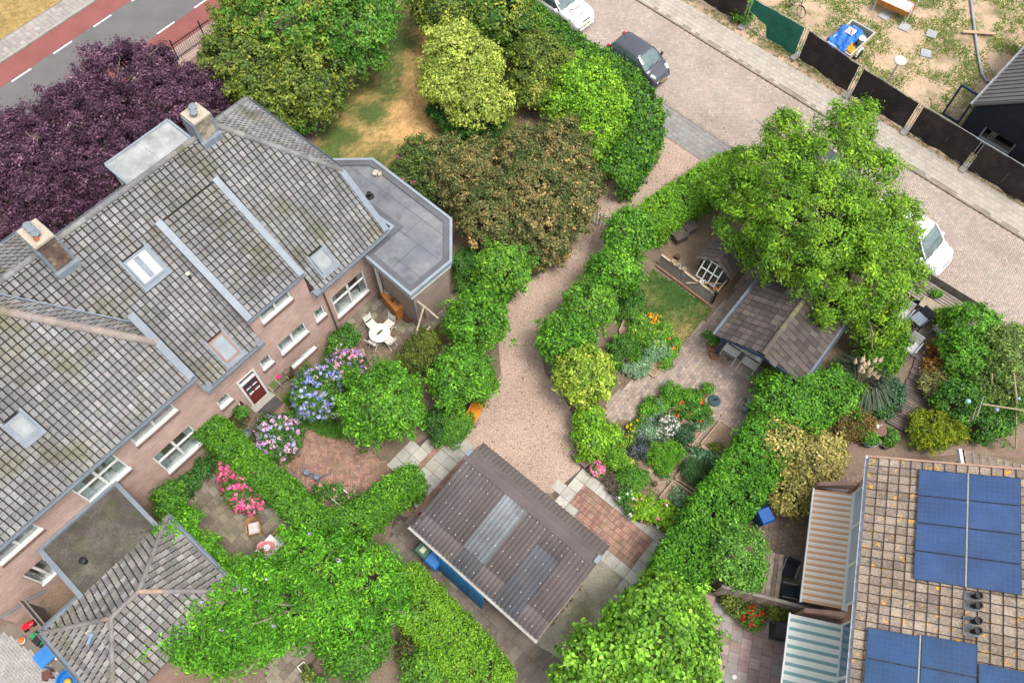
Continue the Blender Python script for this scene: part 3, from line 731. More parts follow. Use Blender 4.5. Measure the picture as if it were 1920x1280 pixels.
# roof windows
def skylight(x0, x1, y0, y1, z0, frame_m, tint, slope=1., th=.15):
    u = Vector((0, 1, slope)).normalized(); nn = Vector((0, -slope, 1)).normalized(); o = Vector((0, y0, z0 + y0 * slope))
    L_ = (y1 - y0) * math.sqrt(1 + slope ** 2)
    def bx_(b, a0, a1, b0, b1, c0, c1):
        M = xf(o, (1, 0, 0), u, nn); b.box(a0, a1, b0, b1, c0, c1, M)
    b = MB(); f = .07
    bx_(b, x0, x0 + f, 0, L_, -.05, th); bx_(b, x1 - f, x1, 0, L_, -.05, th); bx_(b, x0 + f, x1 - f, 0, f, -.05, th); bx_(b, x0 + f, x1 - f, L_ - f, L_, -.05, th)
    S = part('skylight', b, frame_m, house)
    b = MB(); bx_(b, x0 + f, x1 - f, f, L_ - f, .06, .11); part('pane', b, tint, S)
    b = MB(); bx_(b, x0 - .1, x1 + .1, -.2, -.005, .08, .11); bx_(b, x0 - .1, x0 - .004, -.005, L_ + .1, .07, .10); bx_(b, x1 + .004, x1 + .1, -.005, L_ + .1, .07, .10); part('flashing', b, M_ZINC, S)
M_SKYG = mat('skylight_glass', (.24, .28, .30), rough=.08, spec=.8, var=.2, scale=1.3, fine=0)
M_SKYW = mat('skylight_pale', (.25, .27, .27), rough=.15, spec=.6, var=.25, scale=2, fine=0)  # pale pane colour with soft noise variation
skylight(-8.85, -7.88, 3.1, 3.88, 4.0, M_ZINC, mat('skylight_white', (.50, .52, .50), rough=.15, spec=.6, var=.15, scale=2, fine=0), th=.19); part('reflection_stripe', MB().box(-8.5, -8.28, .1, .98, .112, .118, xf(Vector((0, 3.1, 7.1)), (1, 0, 0), Vector((0, 1, 1)).normalized(), Vector((0, -1, 1)).normalized())), MATS['lead'], house); skylight(-8.6, -7.92, .2, .95, 4.0, mat('copper_frame', (.30, .16, .12), rough=.6), M_SKYG); skylight(-3.42, -2.7, .32, .93, 4.0, M_ZINC, M_SKYW)  # first skylight: striped glass reflection painted as pale pane and grey stripe
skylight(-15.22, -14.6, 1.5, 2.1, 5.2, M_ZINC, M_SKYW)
vp = MB(); vp.lathe([(.1, 0), (.06, .05), (.055, .3)], (-7.42, 2.55, 6.5), 10); V_ = part('vent_pipe', vp, M_BLACK, house)
vp = MB(); vp.lathe([(.07, .3), (.09, .31), (.09, .36), (.02, .39)], (-7.42, 2.55, 6.5), 10); part('vent_cap', vp, mat('cream_plastic', (.55, .5, .4)), V_)
# rear dormer with metal roof
rd = MB(); rd.box(-6.25, -3.3, 7.4, 8.95, 4.5, 6.95); part('rear_dormer', rd, M_WHITE, house)
for x0, x1 in ((-6.27, -4.78), (-4.75, -3.28)):
    s_ = MB(); s_.box(x0, x1, 7.30, 9.0, 6.953, 7.0); part('roof_sheet', s_, mat('dull_aluminium', (.44, .45, .44), rough=.35, metal=.3, var=.3, scale=1.5, blot=[((.34, .31, .26), .9, .5, .65, .6)]), house)
s_ = MB(); s_.box(-6.35, -3.2, 8.95, 9.06, 6.93, 7.04); s_.box(-6.38, -6.28, 7.2, 8.95, 6.93, 7.04); s_.box(-3.27, -3.17, 7.2, 8.95, 6.93, 7.04); part('roof_trim', s_, mat('pale_zinc', (.30, .345, .39), rough=.4, metal=.2, var=.1), house)

# ---- flat-roofed garden room at the right end
FX = [(1.4, 4.96), (2.61, 3.6), (2.47, -1.43), (.83, -2.94), (-1.55, -2.79), (-1.42, -.32), (-1.42, .28), (-.25, .28), (-.25, 4.96)]
def inset(pts, d):
    c = np.mean(np.array(pts), 0); n = len(pts); out = []
    ar = sum(pts[i - 1][0] * pts[i][1] - pts[i][0] * pts[i - 1][1] for i in range(n)); sg = 1 if ar > 0 else -1
    for i in range(n):
        p0, p1, p2 = np.array(pts[i - 1]), np.array(pts[i]), np.array(pts[(i + 1) % n])
        a = (p1 - p0) / np.linalg.norm(p1 - p0); b = (p2 - p1) / np.linalg.norm(p2 - p1)
        na = np.array([-a[1], a[0]]) * sg; nb = np.array([-b[1], b[0]]) * sg
        h = na + nb; h = h / (1 + na @ nb); out.append(tuple(p1 + h * d))
    return out
FO = [(1.4, 4.96), (2.61, 3.6), (2.47, -1.43), (.83, -2.94), (-1.55, -2.79), (-1.42, .28), (.4, .3), (.3, 4.96)]
part('annex_wall', MB().prism(inset(FO, .3)[::-1], 0, 3.4), brickmat('annex_brick', (.34, .26, .21), (.28, .21, .17), (.33, .29, .25), axis=HA), house)
def ringband(name, pts, w, z0, z1, m, parent):
    b = MB(); i_ = inset(pts, w); n = len(pts)
    for k in range(n):
        a, c = pts[k], pts[(k + 1) % n]; d, e = i_[(k + 1) % n], i_[k]
        b._add([(*a, z0), (*c, z0), (*d, z0), (*e, z0), (*a, z1), (*c, z1), (*d, z1), (*e, z1)], [(0, 1, 5, 4), (4, 5, 6, 7), (2, 3, 7, 6), (1, 0, 3, 2)])
    return part(name, b, m, parent)
FR = part('flat_roof', MB().prism(inset(FO, .1)[::-1], 3.36, 3.54), mat('bitumen', (.155, .165, .185), rough=.75, var=.18, scale=1.1, fine=.1, blot=[((.25, .245, .235), .8, .5, .68, .7), ((.10, .10, .11), 1.5, .55, .65, .5)]), house)
ringband('roof_upstand', inset(FO, .1), .28, 3.54, 3.60, mat('bitumen_edge', (.11, .115, .125), rough=.8, var=.15), FR)
ringband('zinc_edge', FO, .12, 3.40, 3.64, mat('pale_zinc', (.30, .345, .39), rough=.4, metal=.2, var=.1), FR)
ringband('fascia', inset(FO, .08), .12, 3.12, 3.395, M_WHITE, house)
seam = MB()
for a, b in (((.55, 4.6), (.55, -2.4)), ((1.6, 4.3), (1.6, -1.8)), ((.6, 1.7), (2.2, 1.7)), ((-1.2, -1.2), (.5, -1.2)), ((-.6, -.9), (-.6, -2.5)), ((.56, -.4), (1.55, -.4))):
    A_ = Vector((*a, 3.545)); B_ = Vector((*b, 3.545)); d = (B_ - A_).normalized(); s = Vector((-d.y, d.x, 0)) * .02
    seam.quad(A_ + s, A_ - s, B_ - s, B_ + s)
part('roof_seam', seam, MATS['bitumen_edge'], FR)
vt = MB(); vt.lathe([(.2, 0), (.19, .03), (.07, .05), (.06, .2), (.1, .21), (.1, .26), (.02, .28)], (1.0, 2.2, 3.54), 14); part('roof_vent', vt, M_BLACK, FR)
nb_ = MB(); nb_.cbox((2.05, 2.9, 3.62), (.3, .22, .12), .4); nb_.cbox((2.15, 2.72, 3.61), (.2, .16, .1), .9); part('moss_clump', nb_, mat('pale_debris', (.42, .36, .29), rough=1, var=.3, scale=12), FR)
gd = MB(); gd.box(-1.2, -.98, -.5, -.3, 3.05, 3.3); part('gutter_box', gd, M_ZINC, house)
pr_ = MB(); pr_.tube([(-1.2, -2.45, 3.1), (-1.2, -2.45, .05)], .045); part('downpipe', pr_, mat('dark_zinc', (.16, .17, .18), rough=.5), house)
wp = MB(); wp.box(-1.30, -1.22, -.35, -.22, 0, 3.1); part('corner_post', wp, M_WHITE, house)

# ================================================================== low annex at the lower left
annex = thing('brick_annex', 'low annex with hipped tile roof and mossy flat roof joining the house', 'annex', (HO[0], HO[1], 0), HA)
AX = brickmat('annex_brick2', (.40, .25, .20), (.33, .19, .15), (.36, .30, .26), axis=HA)
b = MB(); b.prism([(-19.0, -2.5), (-14.25, -2.5), (-14.25, -6.0), (-19.0, -6.0)][::-1], 0, 2.75); b.prism([(-17.45, .27), (-14.65, .27), (-14.65, -2.497), (-17.45, -2.497)][::-1], 0, 2.72); part('wall', b, AX, annex)
fr_ = MB(); fr_.prism([(-17.68, .28), (-14.5, .28), (-14.42, -2.5), (-17.62, -2.5)][::-1], 2.74, 2.92)
AF = part('flat_roof', fr_, mat('mossy_felt', (.075, .066, .056), rough=.95, var=.25, scale=1, fine=.25, fscale=14, blot=[((.15, .135, .105), .9, .5, .66, .7), ((.075, .085, .03), 1.3, .54, .68, .6)]), annex)
b = MB(); b.box(-14.5, -14.34, -2.4, .28, 2.8, 3.0); b.box(-17.8, -17.62, -2.3, .28, 2.8, 3.0); b.box(-17.62, -14.5, .16, .28, 2.9, 3.05); part('zinc_edge', b, M_ZINC, AF)
b = MB(); b.lathe([(.09, 0), (.09, .2), (.13, .21), (.13, .27), (.02, .3)], (-16.9, -1.35, 2.92), 12); part('roof_vent', b, M_BLACK, AF)
# hipped roof  s -19.3..-14.0, y -2.25..-6.25, ridge z 4.23
E0, RZ = 2.85, 4.23
x0, x1, y0, y1 = -19.3, -14.0, -6.25, -2.25; yr = -4.25; rx0, rx1 = -17.2, -16.08
def planeof(P, o, ux, uy, poly2): tile_field(P, o, ux, uy, poly2, .24, .27)
AT = [jit(c, .17) for c in ((.215, .20, .19), (.25, .232, .22), (.18, .168, .162), (.28, .262, .245), (.205, .185, .175)) for _ in range(3)]
AP = Pieces('roof_tile', tilemesh(.24, .27), AT, M_TILE)
for pts in ([(x0, y0, E0), (x1, y0, E0), (rx1, yr, RZ), (rx0, yr, RZ)], [(x1, y1, E0), (x0, y1, E0), (rx0, yr, RZ), (rx1, yr, RZ)],
            [(x1, y0, E0), (x1, y1, E0), (rx1, yr, RZ)], [(x0, y1, E0), (x0, y0, E0), (rx0, yr, RZ)]):
    slab3('roof_deck', annex, pts, .08, M_DECK)
    P3 = [Vector(p) for p in pts]; ux = (P3[1] - P3[0]).normalized(); mid = (P3[2] + P3[-1]) / 2 if len(P3) == 4 else P3[2]
    nr = (P3[1] - P3[0]).cross(P3[2] - P3[0]).normalized(); uy = nr.cross(ux)
    planeof(AP, P3[0], ux, uy, [((p - P3[0]).dot(ux), (p - P3[0]).dot(uy)) for p in P3])
AP.flush(annex, 300)
HT = [jit((.21, .195, .185), .14) for _ in range(8)] + [(.33, .24, .18)]
ridge_caps(annex, [(rx0, yr, RZ + .05), (rx1, yr, RZ + .05)], .085, tints=HT)
for c, r_ in (((x0, y1), rx0), ((x0, y0), rx0), ((x1, y0), rx1), ((x1, y1), rx1)): ridge_caps(annex, [(*c, E0 + .05), (r_, yr, RZ + .05)], .085, tints=HT)
gutter(annex, (x0 - .08, y1 + .1, E0), (-17.7, y1 + .1, E0), .08); gutter(annex, (x0 - .08, y1 + .15, E0), (x0 - .08, y0, E0), .08); gutter(annex, (x1 + .08, y0, E0), (x1 + .08, y1 + .1, E0), .08)
b = MB(); b.cbox((-18.2, -4.1, 3.75), (.25, .1, .2), .5); b.ball((-18.05, -4.0, 3.8), .1); part('roof_ornament', b, mat('blue_grey_metal', (.2, .27, .34), rough=.5), annex)
# fence board and drainpipe between house and annex
fnb = thing('plank_fence', 'short weathered plank fence between annex corner and brick house', 'fence', tuple(Vector((HO[0], HO[1], 0)) + Matrix.Rotation(HA, 3, 'Z') @ Vector((-19.0, -1.0, 0))), HA)
for k in range(9): part('plank', MB().box(-.55 + .002 * k, -.52 + .002 * k, -1.15 + k * .24, -.93 + k * .24, 0, 1.75 + .01 * (k % 3)), M_WOOD, fnb)
part('rail', MB().box(-.515, -.45, -1.15, 1.0, 1.3, 1.4), M_WOOD, fnb)
b = MB(); b.tube([(-21.2, .05, 2.0), (-19.4, .02, 1.2), (-18.9, 0, .9)], .05, 8); part('drainpipe', b, MATS['dark_zinc'], house)
# ================================================================== corrugated shed
SA = R(-40.6)
shed = thing('garden_shed', 'blue-walled shed under a corrugated brown-grey roof beside the gravel drive', 'shed', (0, 0, 0), SA)
# local x along ridge (-8.05..-1.85), local y up to the drive (eave 3.55, ridge 6.92, far eave 7.63)
M_CORR = mat('fibre_cement', attr=True, rough=.8, var=.2, scale=.9, fine=.16, fscale=30, blot=[((.30, .25, .21), 10, .68, .74, .6), ((.10, .085, .08), .7, .52, .66, .5)])
def corr(x0, x1, y0, z0, y1, z1, tint, pitch=.177, amp=.028):
    b = MB(); b.tint = tint; n = int(round((x1 - x0) / pitch)) * 4; d = Vector((0, y1 - y0, z1 - z0)); up = Vector((1, 0, 0)).cross(d.normalized())
    for y, z in ((y0, z0), (y1, z1)):
        for i in range(n + 1):
            x = x0 + (x1 - x0) * i / n; b.v.append(tuple(Vector((x, y, z)) + up * (amp * math.cos(2 * math.pi * x / pitch))))
    for y, z in ((y0, z0 - .02), (y1, z1 - .02)):
        for i in range(n + 1):
            x = x0 + (x1 - x0) * i / n; b.v.append(tuple(Vector((x, y, z)) + up * (amp * math.cos(2 * math.pi * x / pitch) - .012)))
    b.f = [(i, i + 1, n + 2 + i, n + 1 + i) for i in range(n)] + [(2 * n + 3 + i, 2 * n + 2 + i, i, i + 1)[::-1] for i in range(0)]
    m = 2 * (n + 1)
    b.f += [(m + i, m + i + 1, i + 1, i) for i in range(n)] + [(m + n + 1 + i, m + n + 2 + i, m + i + 1, m + i) for i in range(n)]
    b.t = [tint] * len(b.v); return b
zS = lambda y: 2.1 + (y - 3.55) * (.8 / 3.37)
tint_b = (.145, .118, .112); nx = 6; wS = 6.2 / nx
cols = [(.12, .104, .102), (.125, .104, .098), (.12, .10, .097), (.12, .098, .093), (.115, .095, .09), (.12, .097, .092)]
for i in range(nx):
    x0 = -8.05 + i * wS; x1 = x0 + wS
    c = cols[i]; rows = [(4.22, 6.92, c), (3.5, 4.3, c)]
    if i == 2: rows = [(4.22, 6.92, (.205, .22, .235)), (3.5, 4.3, (.085, .088, .095))]      # translucent grey sheet
    if i == 4: rows = [(6.0, 6.92, c), (3.5, 6.08, (.092, .095, .107))]
    for k_, (ya, yb, tt) in enumerate(rows):
        l = .028 * (1 - k_); part('roof_sheet', corr(x0, x1, ya, zS(ya) + l, yb, zS(yb) + l, jit(tt, .06)), M_CORR, shed, smooth=True)
    part('roof_sheet', corr(x0, x1, 7.68, 2.58, 6.97, 2.88, jit((.12, .10, .092), .06)), M_CORR, shed, smooth=True)
    b = MB(); b.tint = (.12, .10, .095)
    for k in range(2):
        xa = x0 + k * wS / 2; rr = []
    b._add([(x0, 6.62, zS(6.62) + .065), (x1, 6.62, zS(6.62) + .065), (x0, 6.86, zS(6.86) + .09), (x1, 6.86, zS(6.86) + .09), (x0, 6.95, 2.99), (x1, 6.95, 2.99), (x0, 7.05, 2.93), (x1, 7.05, 2.93), (x0, 7.22, 2.84), (x1, 7.22, 2.84)],
           [(k * 2, k * 2 + 1, k * 2 + 3, k * 2 + 2) for k in range(4)])
    part('ridge_cap', b, M_CORR, shed)
for x in (-8.1, -1.9):
    b = MB(); b.box(x - .06, x + .1, 6.75, 7.08, 2.93, 3.05); part('zinc_ridge_end', b, M_ZINC, shed)
bolts = MB()
for y in (3.75, 4.35, 5.0, 5.6, 6.2, 6.55):
    for k in range(17):
        x = -7.92 + k * .354 + random.uniform(-.02, .02)
        if random.random() < .75: bolts.ball((x, y + random.uniform(-.02, .02), zS(y) + .055), .022, 6, 4)
part('roof_bolts', bolts, mat('bolt_cap', (.62, .60, .55), rough=.6), shed, kind='stuff')
M_BLUEW = mat('blue_wall_paint', (.02, .19, .44), rough=.5, var=.12)
w = MB()
w.box(-7.9, -2.1, 3.85, 3.92, 0, 2.1); part('front_wall', w, mat('dark_timber', (.07, .055, .045), rough=.9, var=.3, scale=4), shed)
w = MB(); w.box(-7.95, -7.88, 3.93, 7.4, 0, 2.25); w.box(-7.9, -2.0, 7.35, 7.42, 0, 2.55); w.box(-2.07, -2.0, 5.2, 7.3, 0, 2.3); part('timber_wall', w, mat('dark_timber', (.07, .055, .045), rough=.9, var=.3, scale=4), shed)
for x in (-3.9, -2.1):
    part('post', MB().box(x - .05, x + .05, 3.75, 3.85, 0, 2.08), M_WOOD, shed)
part('wall_plate', MB().box(-8.0, -1.95, 3.72, 3.80, 2.0, 2.1), M_WOOD, shed)
gutter(shed, (-8.1, 3.46, 2.02), (-1.8, 3.46, 2.02), .06, m=mat('grey_gutter', (.45, .43, .40), rough=.5))
part('verge_board', MB().box(-1.86, -1.82, 3.6, 6.9, 2.05, 2.1, Matrix.Translation((0, 0, 0))), M_WOOD, shed)
b = MB()
for k in range(26): b.cbox((-2.0 + random.uniform(-.12, .08), 4.4 + k * .075, random.uniform(.1, 1.4)), (.25, .1, .12), random.uniform(0, 3), random.uniform(-.3, .3))
part('firewood_stack', b, mat('cut_wood', (.22, .15, .09), rough=.9, var=.4, scale=9), shed, kind='stuff')
blp = shed.matrix_basis @ Vector((-5.55, 3.36, 0)); blu = thing('blue_board', 'bright blue boards leaning along the shed eave', 'board', (blp.x, blp.y, .02), SA)
for k in range(3):
    part('panel', MB().box(-1.0 + k * .76, -.26 + k * .76, -.02, .02, 0, 1.6, Matrix.Translation((0, -.12, 0)) @ Matrix.Rotation(R(-6), 4, 'X')), M_BLUEW, blu)
def world_of(par, p): return par.matrix_basis @ Vector(p)

# ================================================================== garden house (open porch) by the big tree
GA = R(50.7)
# local x = along ridge (17.9..23.2), local y = -(sy): sy is across, so roof from y=3.47 (left) to y=-.45
gh = thing('garden_house', 'small garden house with brown tiled gable roof and dark blue boards under the big tree', 'garden house', (0, 0, 0), GA)
BT2 = [jit(c, .14) for c in ((.072, .058, .054), (.085, .068, .063), (.062, .051, .048), (.092, .076, .07)) for _ in range(3)]
M_BTILE = mat('brown_tile', attr=True, rough=.85, var=.18, scale=.8, fine=.25, fscale=20, blot=[((.34, .29, .22), 8.5, .66, .73, .7), ((.20, .18, .08), .7, .57, .7, .5)])
def flat_tile(w, l, lift=.03):
    b = MB(); b.v = [(-w * .49, 0, lift), (0, 0, lift + .012), (w * .49, 0, lift), (-w * .49, l * 1.05, 0), (0, l * 1.05, .01), (w * .49, l * 1.05, 0), (-w * .49, 0, -.01), (0, 0, -.01), (w * .49, 0, -.01)]
    b.f = [(0, 1, 4, 3), (1, 2, 5, 4), (6, 7, 1, 0), (7, 8, 2, 1)]; return b
BP = Pieces('roof_tile', tilemesh(.3, .33, .012, .03, .022), BT2, M_BTILE)
zr, ze = 3.1, 2.2
Lp = [(17.95, 3.47, ze), (23.2, 3.47, ze), (23.2, 1.42, zr), (17.72, 1.42, zr)]; Rp = [(18.2, -.45, ze), (23.2, -.45, ze), (23.2, 1.42, zr), (17.72, 1.42, zr)]
for pts in (Lp, Rp):
    slab3('roof_deck', gh, pts, .08, M_DECK)
    P3 = [Vector(p) for p in pts]
    if pts is Lp: o_, ux = P3[1], (P3[0] - P3[1]).normalized()
    else: o_, ux = P3[0], (P3[1] - P3[0]).normalized()
    nr = (P3[1] - P3[0]).cross(P3[2] - P3[0]).normalized()
    if nr.z < 0: nr = -nr
    uy = nr.cross(ux)
    tile_field(BP, o_, ux, uy, [((p - o_).dot(ux), (p - o_).dot(uy)) for p in P3], .3, .33)
BP.flush(gh, 300)
ridge_caps(gh, [(17.72, 1.42, zr + .06), (23.2, 1.42, zr + .06)], .12, tints=[(.10, .085, .07), (.12, .10, .075), (.15, .13, .08)])
M_NAVY = mat('navy_boards', (.03, .06, .12), rough=.6, var=.15)
def vb(nm, p, q, h, m, th=.03):
    p = Vector(p); q = Vector(q); d = (q - p).normalized(); s = Vector((-d.y, d.x, 0)) * th if abs(d.z) < .99 else Vector((th, 0, 0))
    b = MB(); b._add([p, q, q + Vector((0, 0, -h)), p + Vector((0, 0, -h)), p + s, q + s, q + s + Vector((0, 0, -h)), p + s + Vector((0, 0, -h))], [(0, 1, 2, 3), (7, 6, 5, 4), (0, 4, 5, 1), (1, 5, 6, 2), (2, 6, 7, 3), (3, 7, 4, 0)])
    return part(nm, b, m, gh)
vb('gable_board', (17.93, 3.47, 2.2), (17.70, 1.42, 3.1), .2, M_NAVY); vb('gable_board', (17.70, 1.42, 3.1), (18.18, -.45, 2.2), .2, M_NAVY)
gutter(gh, (17.9, 3.56, 2.14), (23.3, 3.56, 2.14), .07, m=mat('grey_blue_gutter', (.18, .21, .25), rough=.5)); gutter(gh, (18.1, -.54, 2.14), (23.3, -.54, 2.14), .07, m=MATS['grey_blue_gutter'])
b = MB(); b.box(20.3, 20.4, -.2, 3.2, 0, 2.3); b.box(20.4, 23.0, 3.1, 3.2, 0, 2.15); b.box(20.4, 23, -.2, -.1, 0, 2.15); b.box(22.9, 23.0, -.1, 3.1, 0, 2.15); part('wall', b, M_NAVY, gh)
for y in (3.2, -.15): part('porch_post', MB().box(18.2, 18.34, y - .07, y + .07, 0, 2.16), M_NAVY if y > 1 else M_PINE, gh)
part('porch_side_panel', MB().box(18.35, 20.29, -.2, -.12, 0, 2.1), M_PINE, gh)

# ================================================================== row house with solar panels
SOL = G(1628, 860, 5.0)
SOA = R(73.9 - 90)                        # local x = across (up the roof), local y = along the eave (towards -y is nearer)
sol = thing('row_house', 'row house with lichened brown tiled roof carrying blue solar panels', 'house', (SOL[0], SOL[1], 0), SOA)
K = .48; CL = math.sqrt(1 + K * K)
M_RTILE = mat('lichen_tile', attr=True, rough=.88, var=.2, scale=.7, fine=.35, fscale=16, blot=[((.36, .31, .25), 6.5, .54, .66, .6), ((.62, .31, .03), 4.5, .60, .63, .9, 3.3), ((.52, .40, .16), 7.0, .66, .7, .6)])
RTT = [jit(c, .14) for c in ((.24, .19, .15), (.275, .22, .175), (.20, .155, .122), (.32, .26, .205)) for _ in range(3)]
RP = Pieces('roof_tile', tilemesh(.30, .34, .035, .04, .025), RTT, M_RTILE)
slab3('roof_deck', sol, [(0, .05, 5), (0, -11, 5), (6, -11, 5 + 6 * K), (6, .05, 5 + 6 * K)], .15, M_DECK)
tile_field(RP, (0, .05, 5), (0, -1, 0), (1, 0, K), [(0, 0), (11, 0), (11, 6 * CL), (0, 6 * CL)], .30, .34)
RP.flush(sol, 300)
M_RBRICK = brickmat('row_brick', (.50, .29, .21), (.44, .24, .17), (.36, .30, .25), axis=SOA)
b = MB(); b.box(.42, 6, -11, -.1, 0, 2.75); b.box(.42, 6, -.35, -.1, 2.75, 5); part('wall', b, M_RBRICK, sol)
part('gable_wall', MB()._add([(.42, -.1, 2.75), (6, -.1, 2.75), (6, -.1, 4.9 + 6 * K), (.42, -.1, 4.9 + .42 * K)], [(0, 1, 2, 3)]), M_RBRICK, sol)
M_FACADE = mat('pale_blue_panel', (.38, .46, .55), rough=.25, spec=.6, var=.15, scale=1)
for y0, y1 in ((-.45, -4.75), (-5.35, -10.9)):
    n = 3; 
    for k in range(n):
        a = y0 + (y1 - y0) * k / n; c = y0 + (y1 - y0) * (k + 1) / n
        fr = MB(); fr.box(.36, .42, c, a, 2.76, 2.86); fr.box(.36, .42, c, a, 4.72, 4.85); fr.box(.36, .42, c, c + .06, 2.86, 4.72); fr.box(.36, .42, a - .06, a, 2.86, 4.72)
        W = part('window', fr, M_WHITE, sol)
        part('pane', MB().box(.39, .41, c + .06, a - .06, 2.86, 4.72), M_FACADE if y0 > -5 else mat('blue_pane', (.10, .17, .25), rough=.1, spec=.7, var=.2), W)
for ya in (-.12, -5.0):
    b = MB(); pts = [(-.75, 1.95), (.35, 2.6), (.35, 3.1), (.05, 2.9), (-.75, 2.15)]
    wd = .16; b._add([(x, ya, z) for x, z in pts] + [(x, ya - wd, z) for x, z in pts], [(0, 1, 2, 3, 4), (9, 8, 7, 6, 5)] + [(i, 5 + i, 5 + (i + 1) % 5, (i + 1) % 5) for i in range(5)])
    b.box(-.75, .35, ya - wd, ya, 0, 1.95)
    part('party_wall_fin', b, M_RBRICK if ya < -2 else MATS['row_brick'], sol)
gutter(sol, (-.05, .08, 4.97), (-.05, -11, 4.97), .055, m=mat('pale_gutter', (.42, .45, .5), rough=.5))
part('verge_cap', MB().box(-.1, -.02, .0, .1, 4.85, 5.05), M_WHITE, sol)
slab3('verge_trim', sol, [(-.05, .1, 5.08), (-.05, .04, 5.08), (6, .04, 5.08 + 6 * K), (6, .1, 5.08 + 6 * K)], .12, M_RBRICK)
# solar panels
M_PV = mat('solar_cells', (.010, .048, .155), rough=.15, spec=.8, var=.3, scale=.9, fine=.2, fscale=30, coat=.8, blot=[((.05, .10, .22), .7, .5, .7, .5)])
M_PV2 = mat('solar_cells_deep', (.006, .050, .145), rough=.14, spec=.8, var=.3, scale=.9, fine=.15, fscale=30, coat=.8, blot=[((.03, .10, .22), .7, .5, .7, .5)])
M_CELL = mat('cell_line', (.05, .12, .28), rough=.3)
def panel(x0, x1, y0, y1, m, name='solar_panel'):
    o = Vector((0, 0, 5 + .10)); ux = Vector((1, 0, K)).normalized(); up = Vector((-K, 0, 1)).normalized(); uy = up.cross(ux)
    Mx = xf(o, ux, uy, up); X0, X1 = x0 * CL, x1 * CL; b = MB(); f = .02
    b.box(X0, X1, y0, y0 + f, 0, .045, Mx); b.box(X0, X1, y1 - f, y1, 0, .045, Mx); b.box(X0, X0 + f, y0 + f, y1 - f, 0, .045, Mx); b.box(X1 - f, X1, y0 + f, y1 - f, 0, .045, Mx)
    P = part(name, b, mat('pv_frame', (.05, .075, .13), rough=.4, metal=.2, var=.05), sol)
    part('cell_sheet', MB().box(X0 + f, X1 - f, y0 + f, y1 - f, .01, .038, Mx), m, P)
    ln = MB()
    for k in range(1, 6): y = y0 + (y1 - y0) * k / 6; ln.box(X0 + f, X1 - f, y - .004, y + .004, .0385, .0395, Mx)
    for k in range(1, 10): x = X0 + (X1 - X0) * k / 10; ln.box(x - .004, x + .004, y0 + f, y1 - f, .0388, .0398, Mx)
    part('cell_grid', ln, M_CELL, P)
for i in range(2):
    for j in range(4):
        x0 = 1.42 + i * 1.34; panel(x0 + .01, x0 + 1.31, -.28 - (j + 1) * .955 + .02, -.28 - j * .955, M_PV)
for i, (xa, yo) in enumerate(((.33, -5.84), (1.71, -5.78), (3.08, -6.3))):
    for j in range(3): panel(xa + .01, xa + 1.33, yo - (j + 1) * .96 + .02, yo - j * .96, M_PV2)
rl_ = MB(); Mr = xf(Vector((0, 0, 5.1)), Vector((1, 0, K)).normalized(), (0, 1, 0)); rl_.box(2.725 * CL, 2.765 * CL, -4.1, -.26, .0, .05, Mr); rl_.box(1.66 * CL, 1.70 * CL, -8.7, -5.8, 0, .05, Mr); part('mounting_rail', rl_, M_STEEL, sol)
# roof vents in pairs
for y in (-4.33, -4.63, -5.1, -5.4):
    zz = 5 + 2.98 * K; b = MB(); b.lathe([(.15, 0), (.08, .06), (.07, .26), (.12, .27), (.12, .36), (.08, .36), (.075, .3)], (2.98, y, zz), 14); V = part('roof_vent', b, M_BLACK, sol)
    b = MB(); b.cbox((2.9, y, zz + .03), (.42, .28, .02), 0, 0, -math.atan(K)); part('vent_flashing', b, mat('grey_lead', (.16, .17, .18), rough=.6), V)
# awnings
def awning(y0, y1, xin, xout, zin, zout, stripes, label):
    a = thing('awning', label, 'awning', tuple(world_of(sol, (xin, (y0 + y1) / 2, 0))), SOA)
    L_ = abs(y1 - y0); Y0 = -L_ / 2; dx = xout - xin
    y = Y0; k = 0; sm = {}
    while y < L_ / 2 - .001:
        wd, cl = stripes[k % len(stripes)]; y2 = min(y + wd, L_ / 2)
        sm.setdefault(cl, MB())._add([(0, y, zin), (0, y2, zin), (dx, y2, zout), (dx, y, zout), (0, y, zin - .008), (0, y2, zin - .008), (dx, y2, zout - .008), (dx, y, zout - .008)],
            [(0, 1, 2, 3), (7, 6, 5, 4), (0, 4, 5, 1), (1, 5, 6, 2), (2, 6, 7, 3), (3, 7, 4, 0)]); y = y2; k += 1
    for cl, mb in sm.items():
        part('fabric_stripe', mb, mat('awning_%.2f_%.2f' % cl[:2], cl, rough=.85, var=.06, scale=2, fine=.05), a)
    part('cassette', MB().box(-.03, .16, Y0 - .05, L_ / 2 + .05, zin - .1, zin + .06), M_WHITE, a)
    part('front_bar', MB().box(dx - .04, dx + .02, Y0 - .03, L_ / 2 + .03, zout - .05, zout + .03), M_WHITE, a)
    for yy in (Y0 + .15, L_ / 2 - .15): part('folding_arm', MB().tube([(0, yy, zin - .1), (dx * .55, yy, (zin + zout) / 2 - .12), (dx, yy, zout - .05)], .02), M_WHITE, a)
W_ = (.78, .74, .66); T_ = (.58, .35, .20); Gn = (.20, .36, .35); Cr = (.70, .72, .66)
awning(-.5, -4.82, .36, -.93, 2.72, 2.2, [(.12, T_), (.035, W_), (.018, T_), (.05, W_)], 'brown and cream striped awning over the table of the row house')
awning(-5.36, -10, .42, -1.25, 2.72, 2.2, [(.14, Cr), (.04, W_), (.12, Gn)], 'green and cream striped awning nearest the bottom edge')
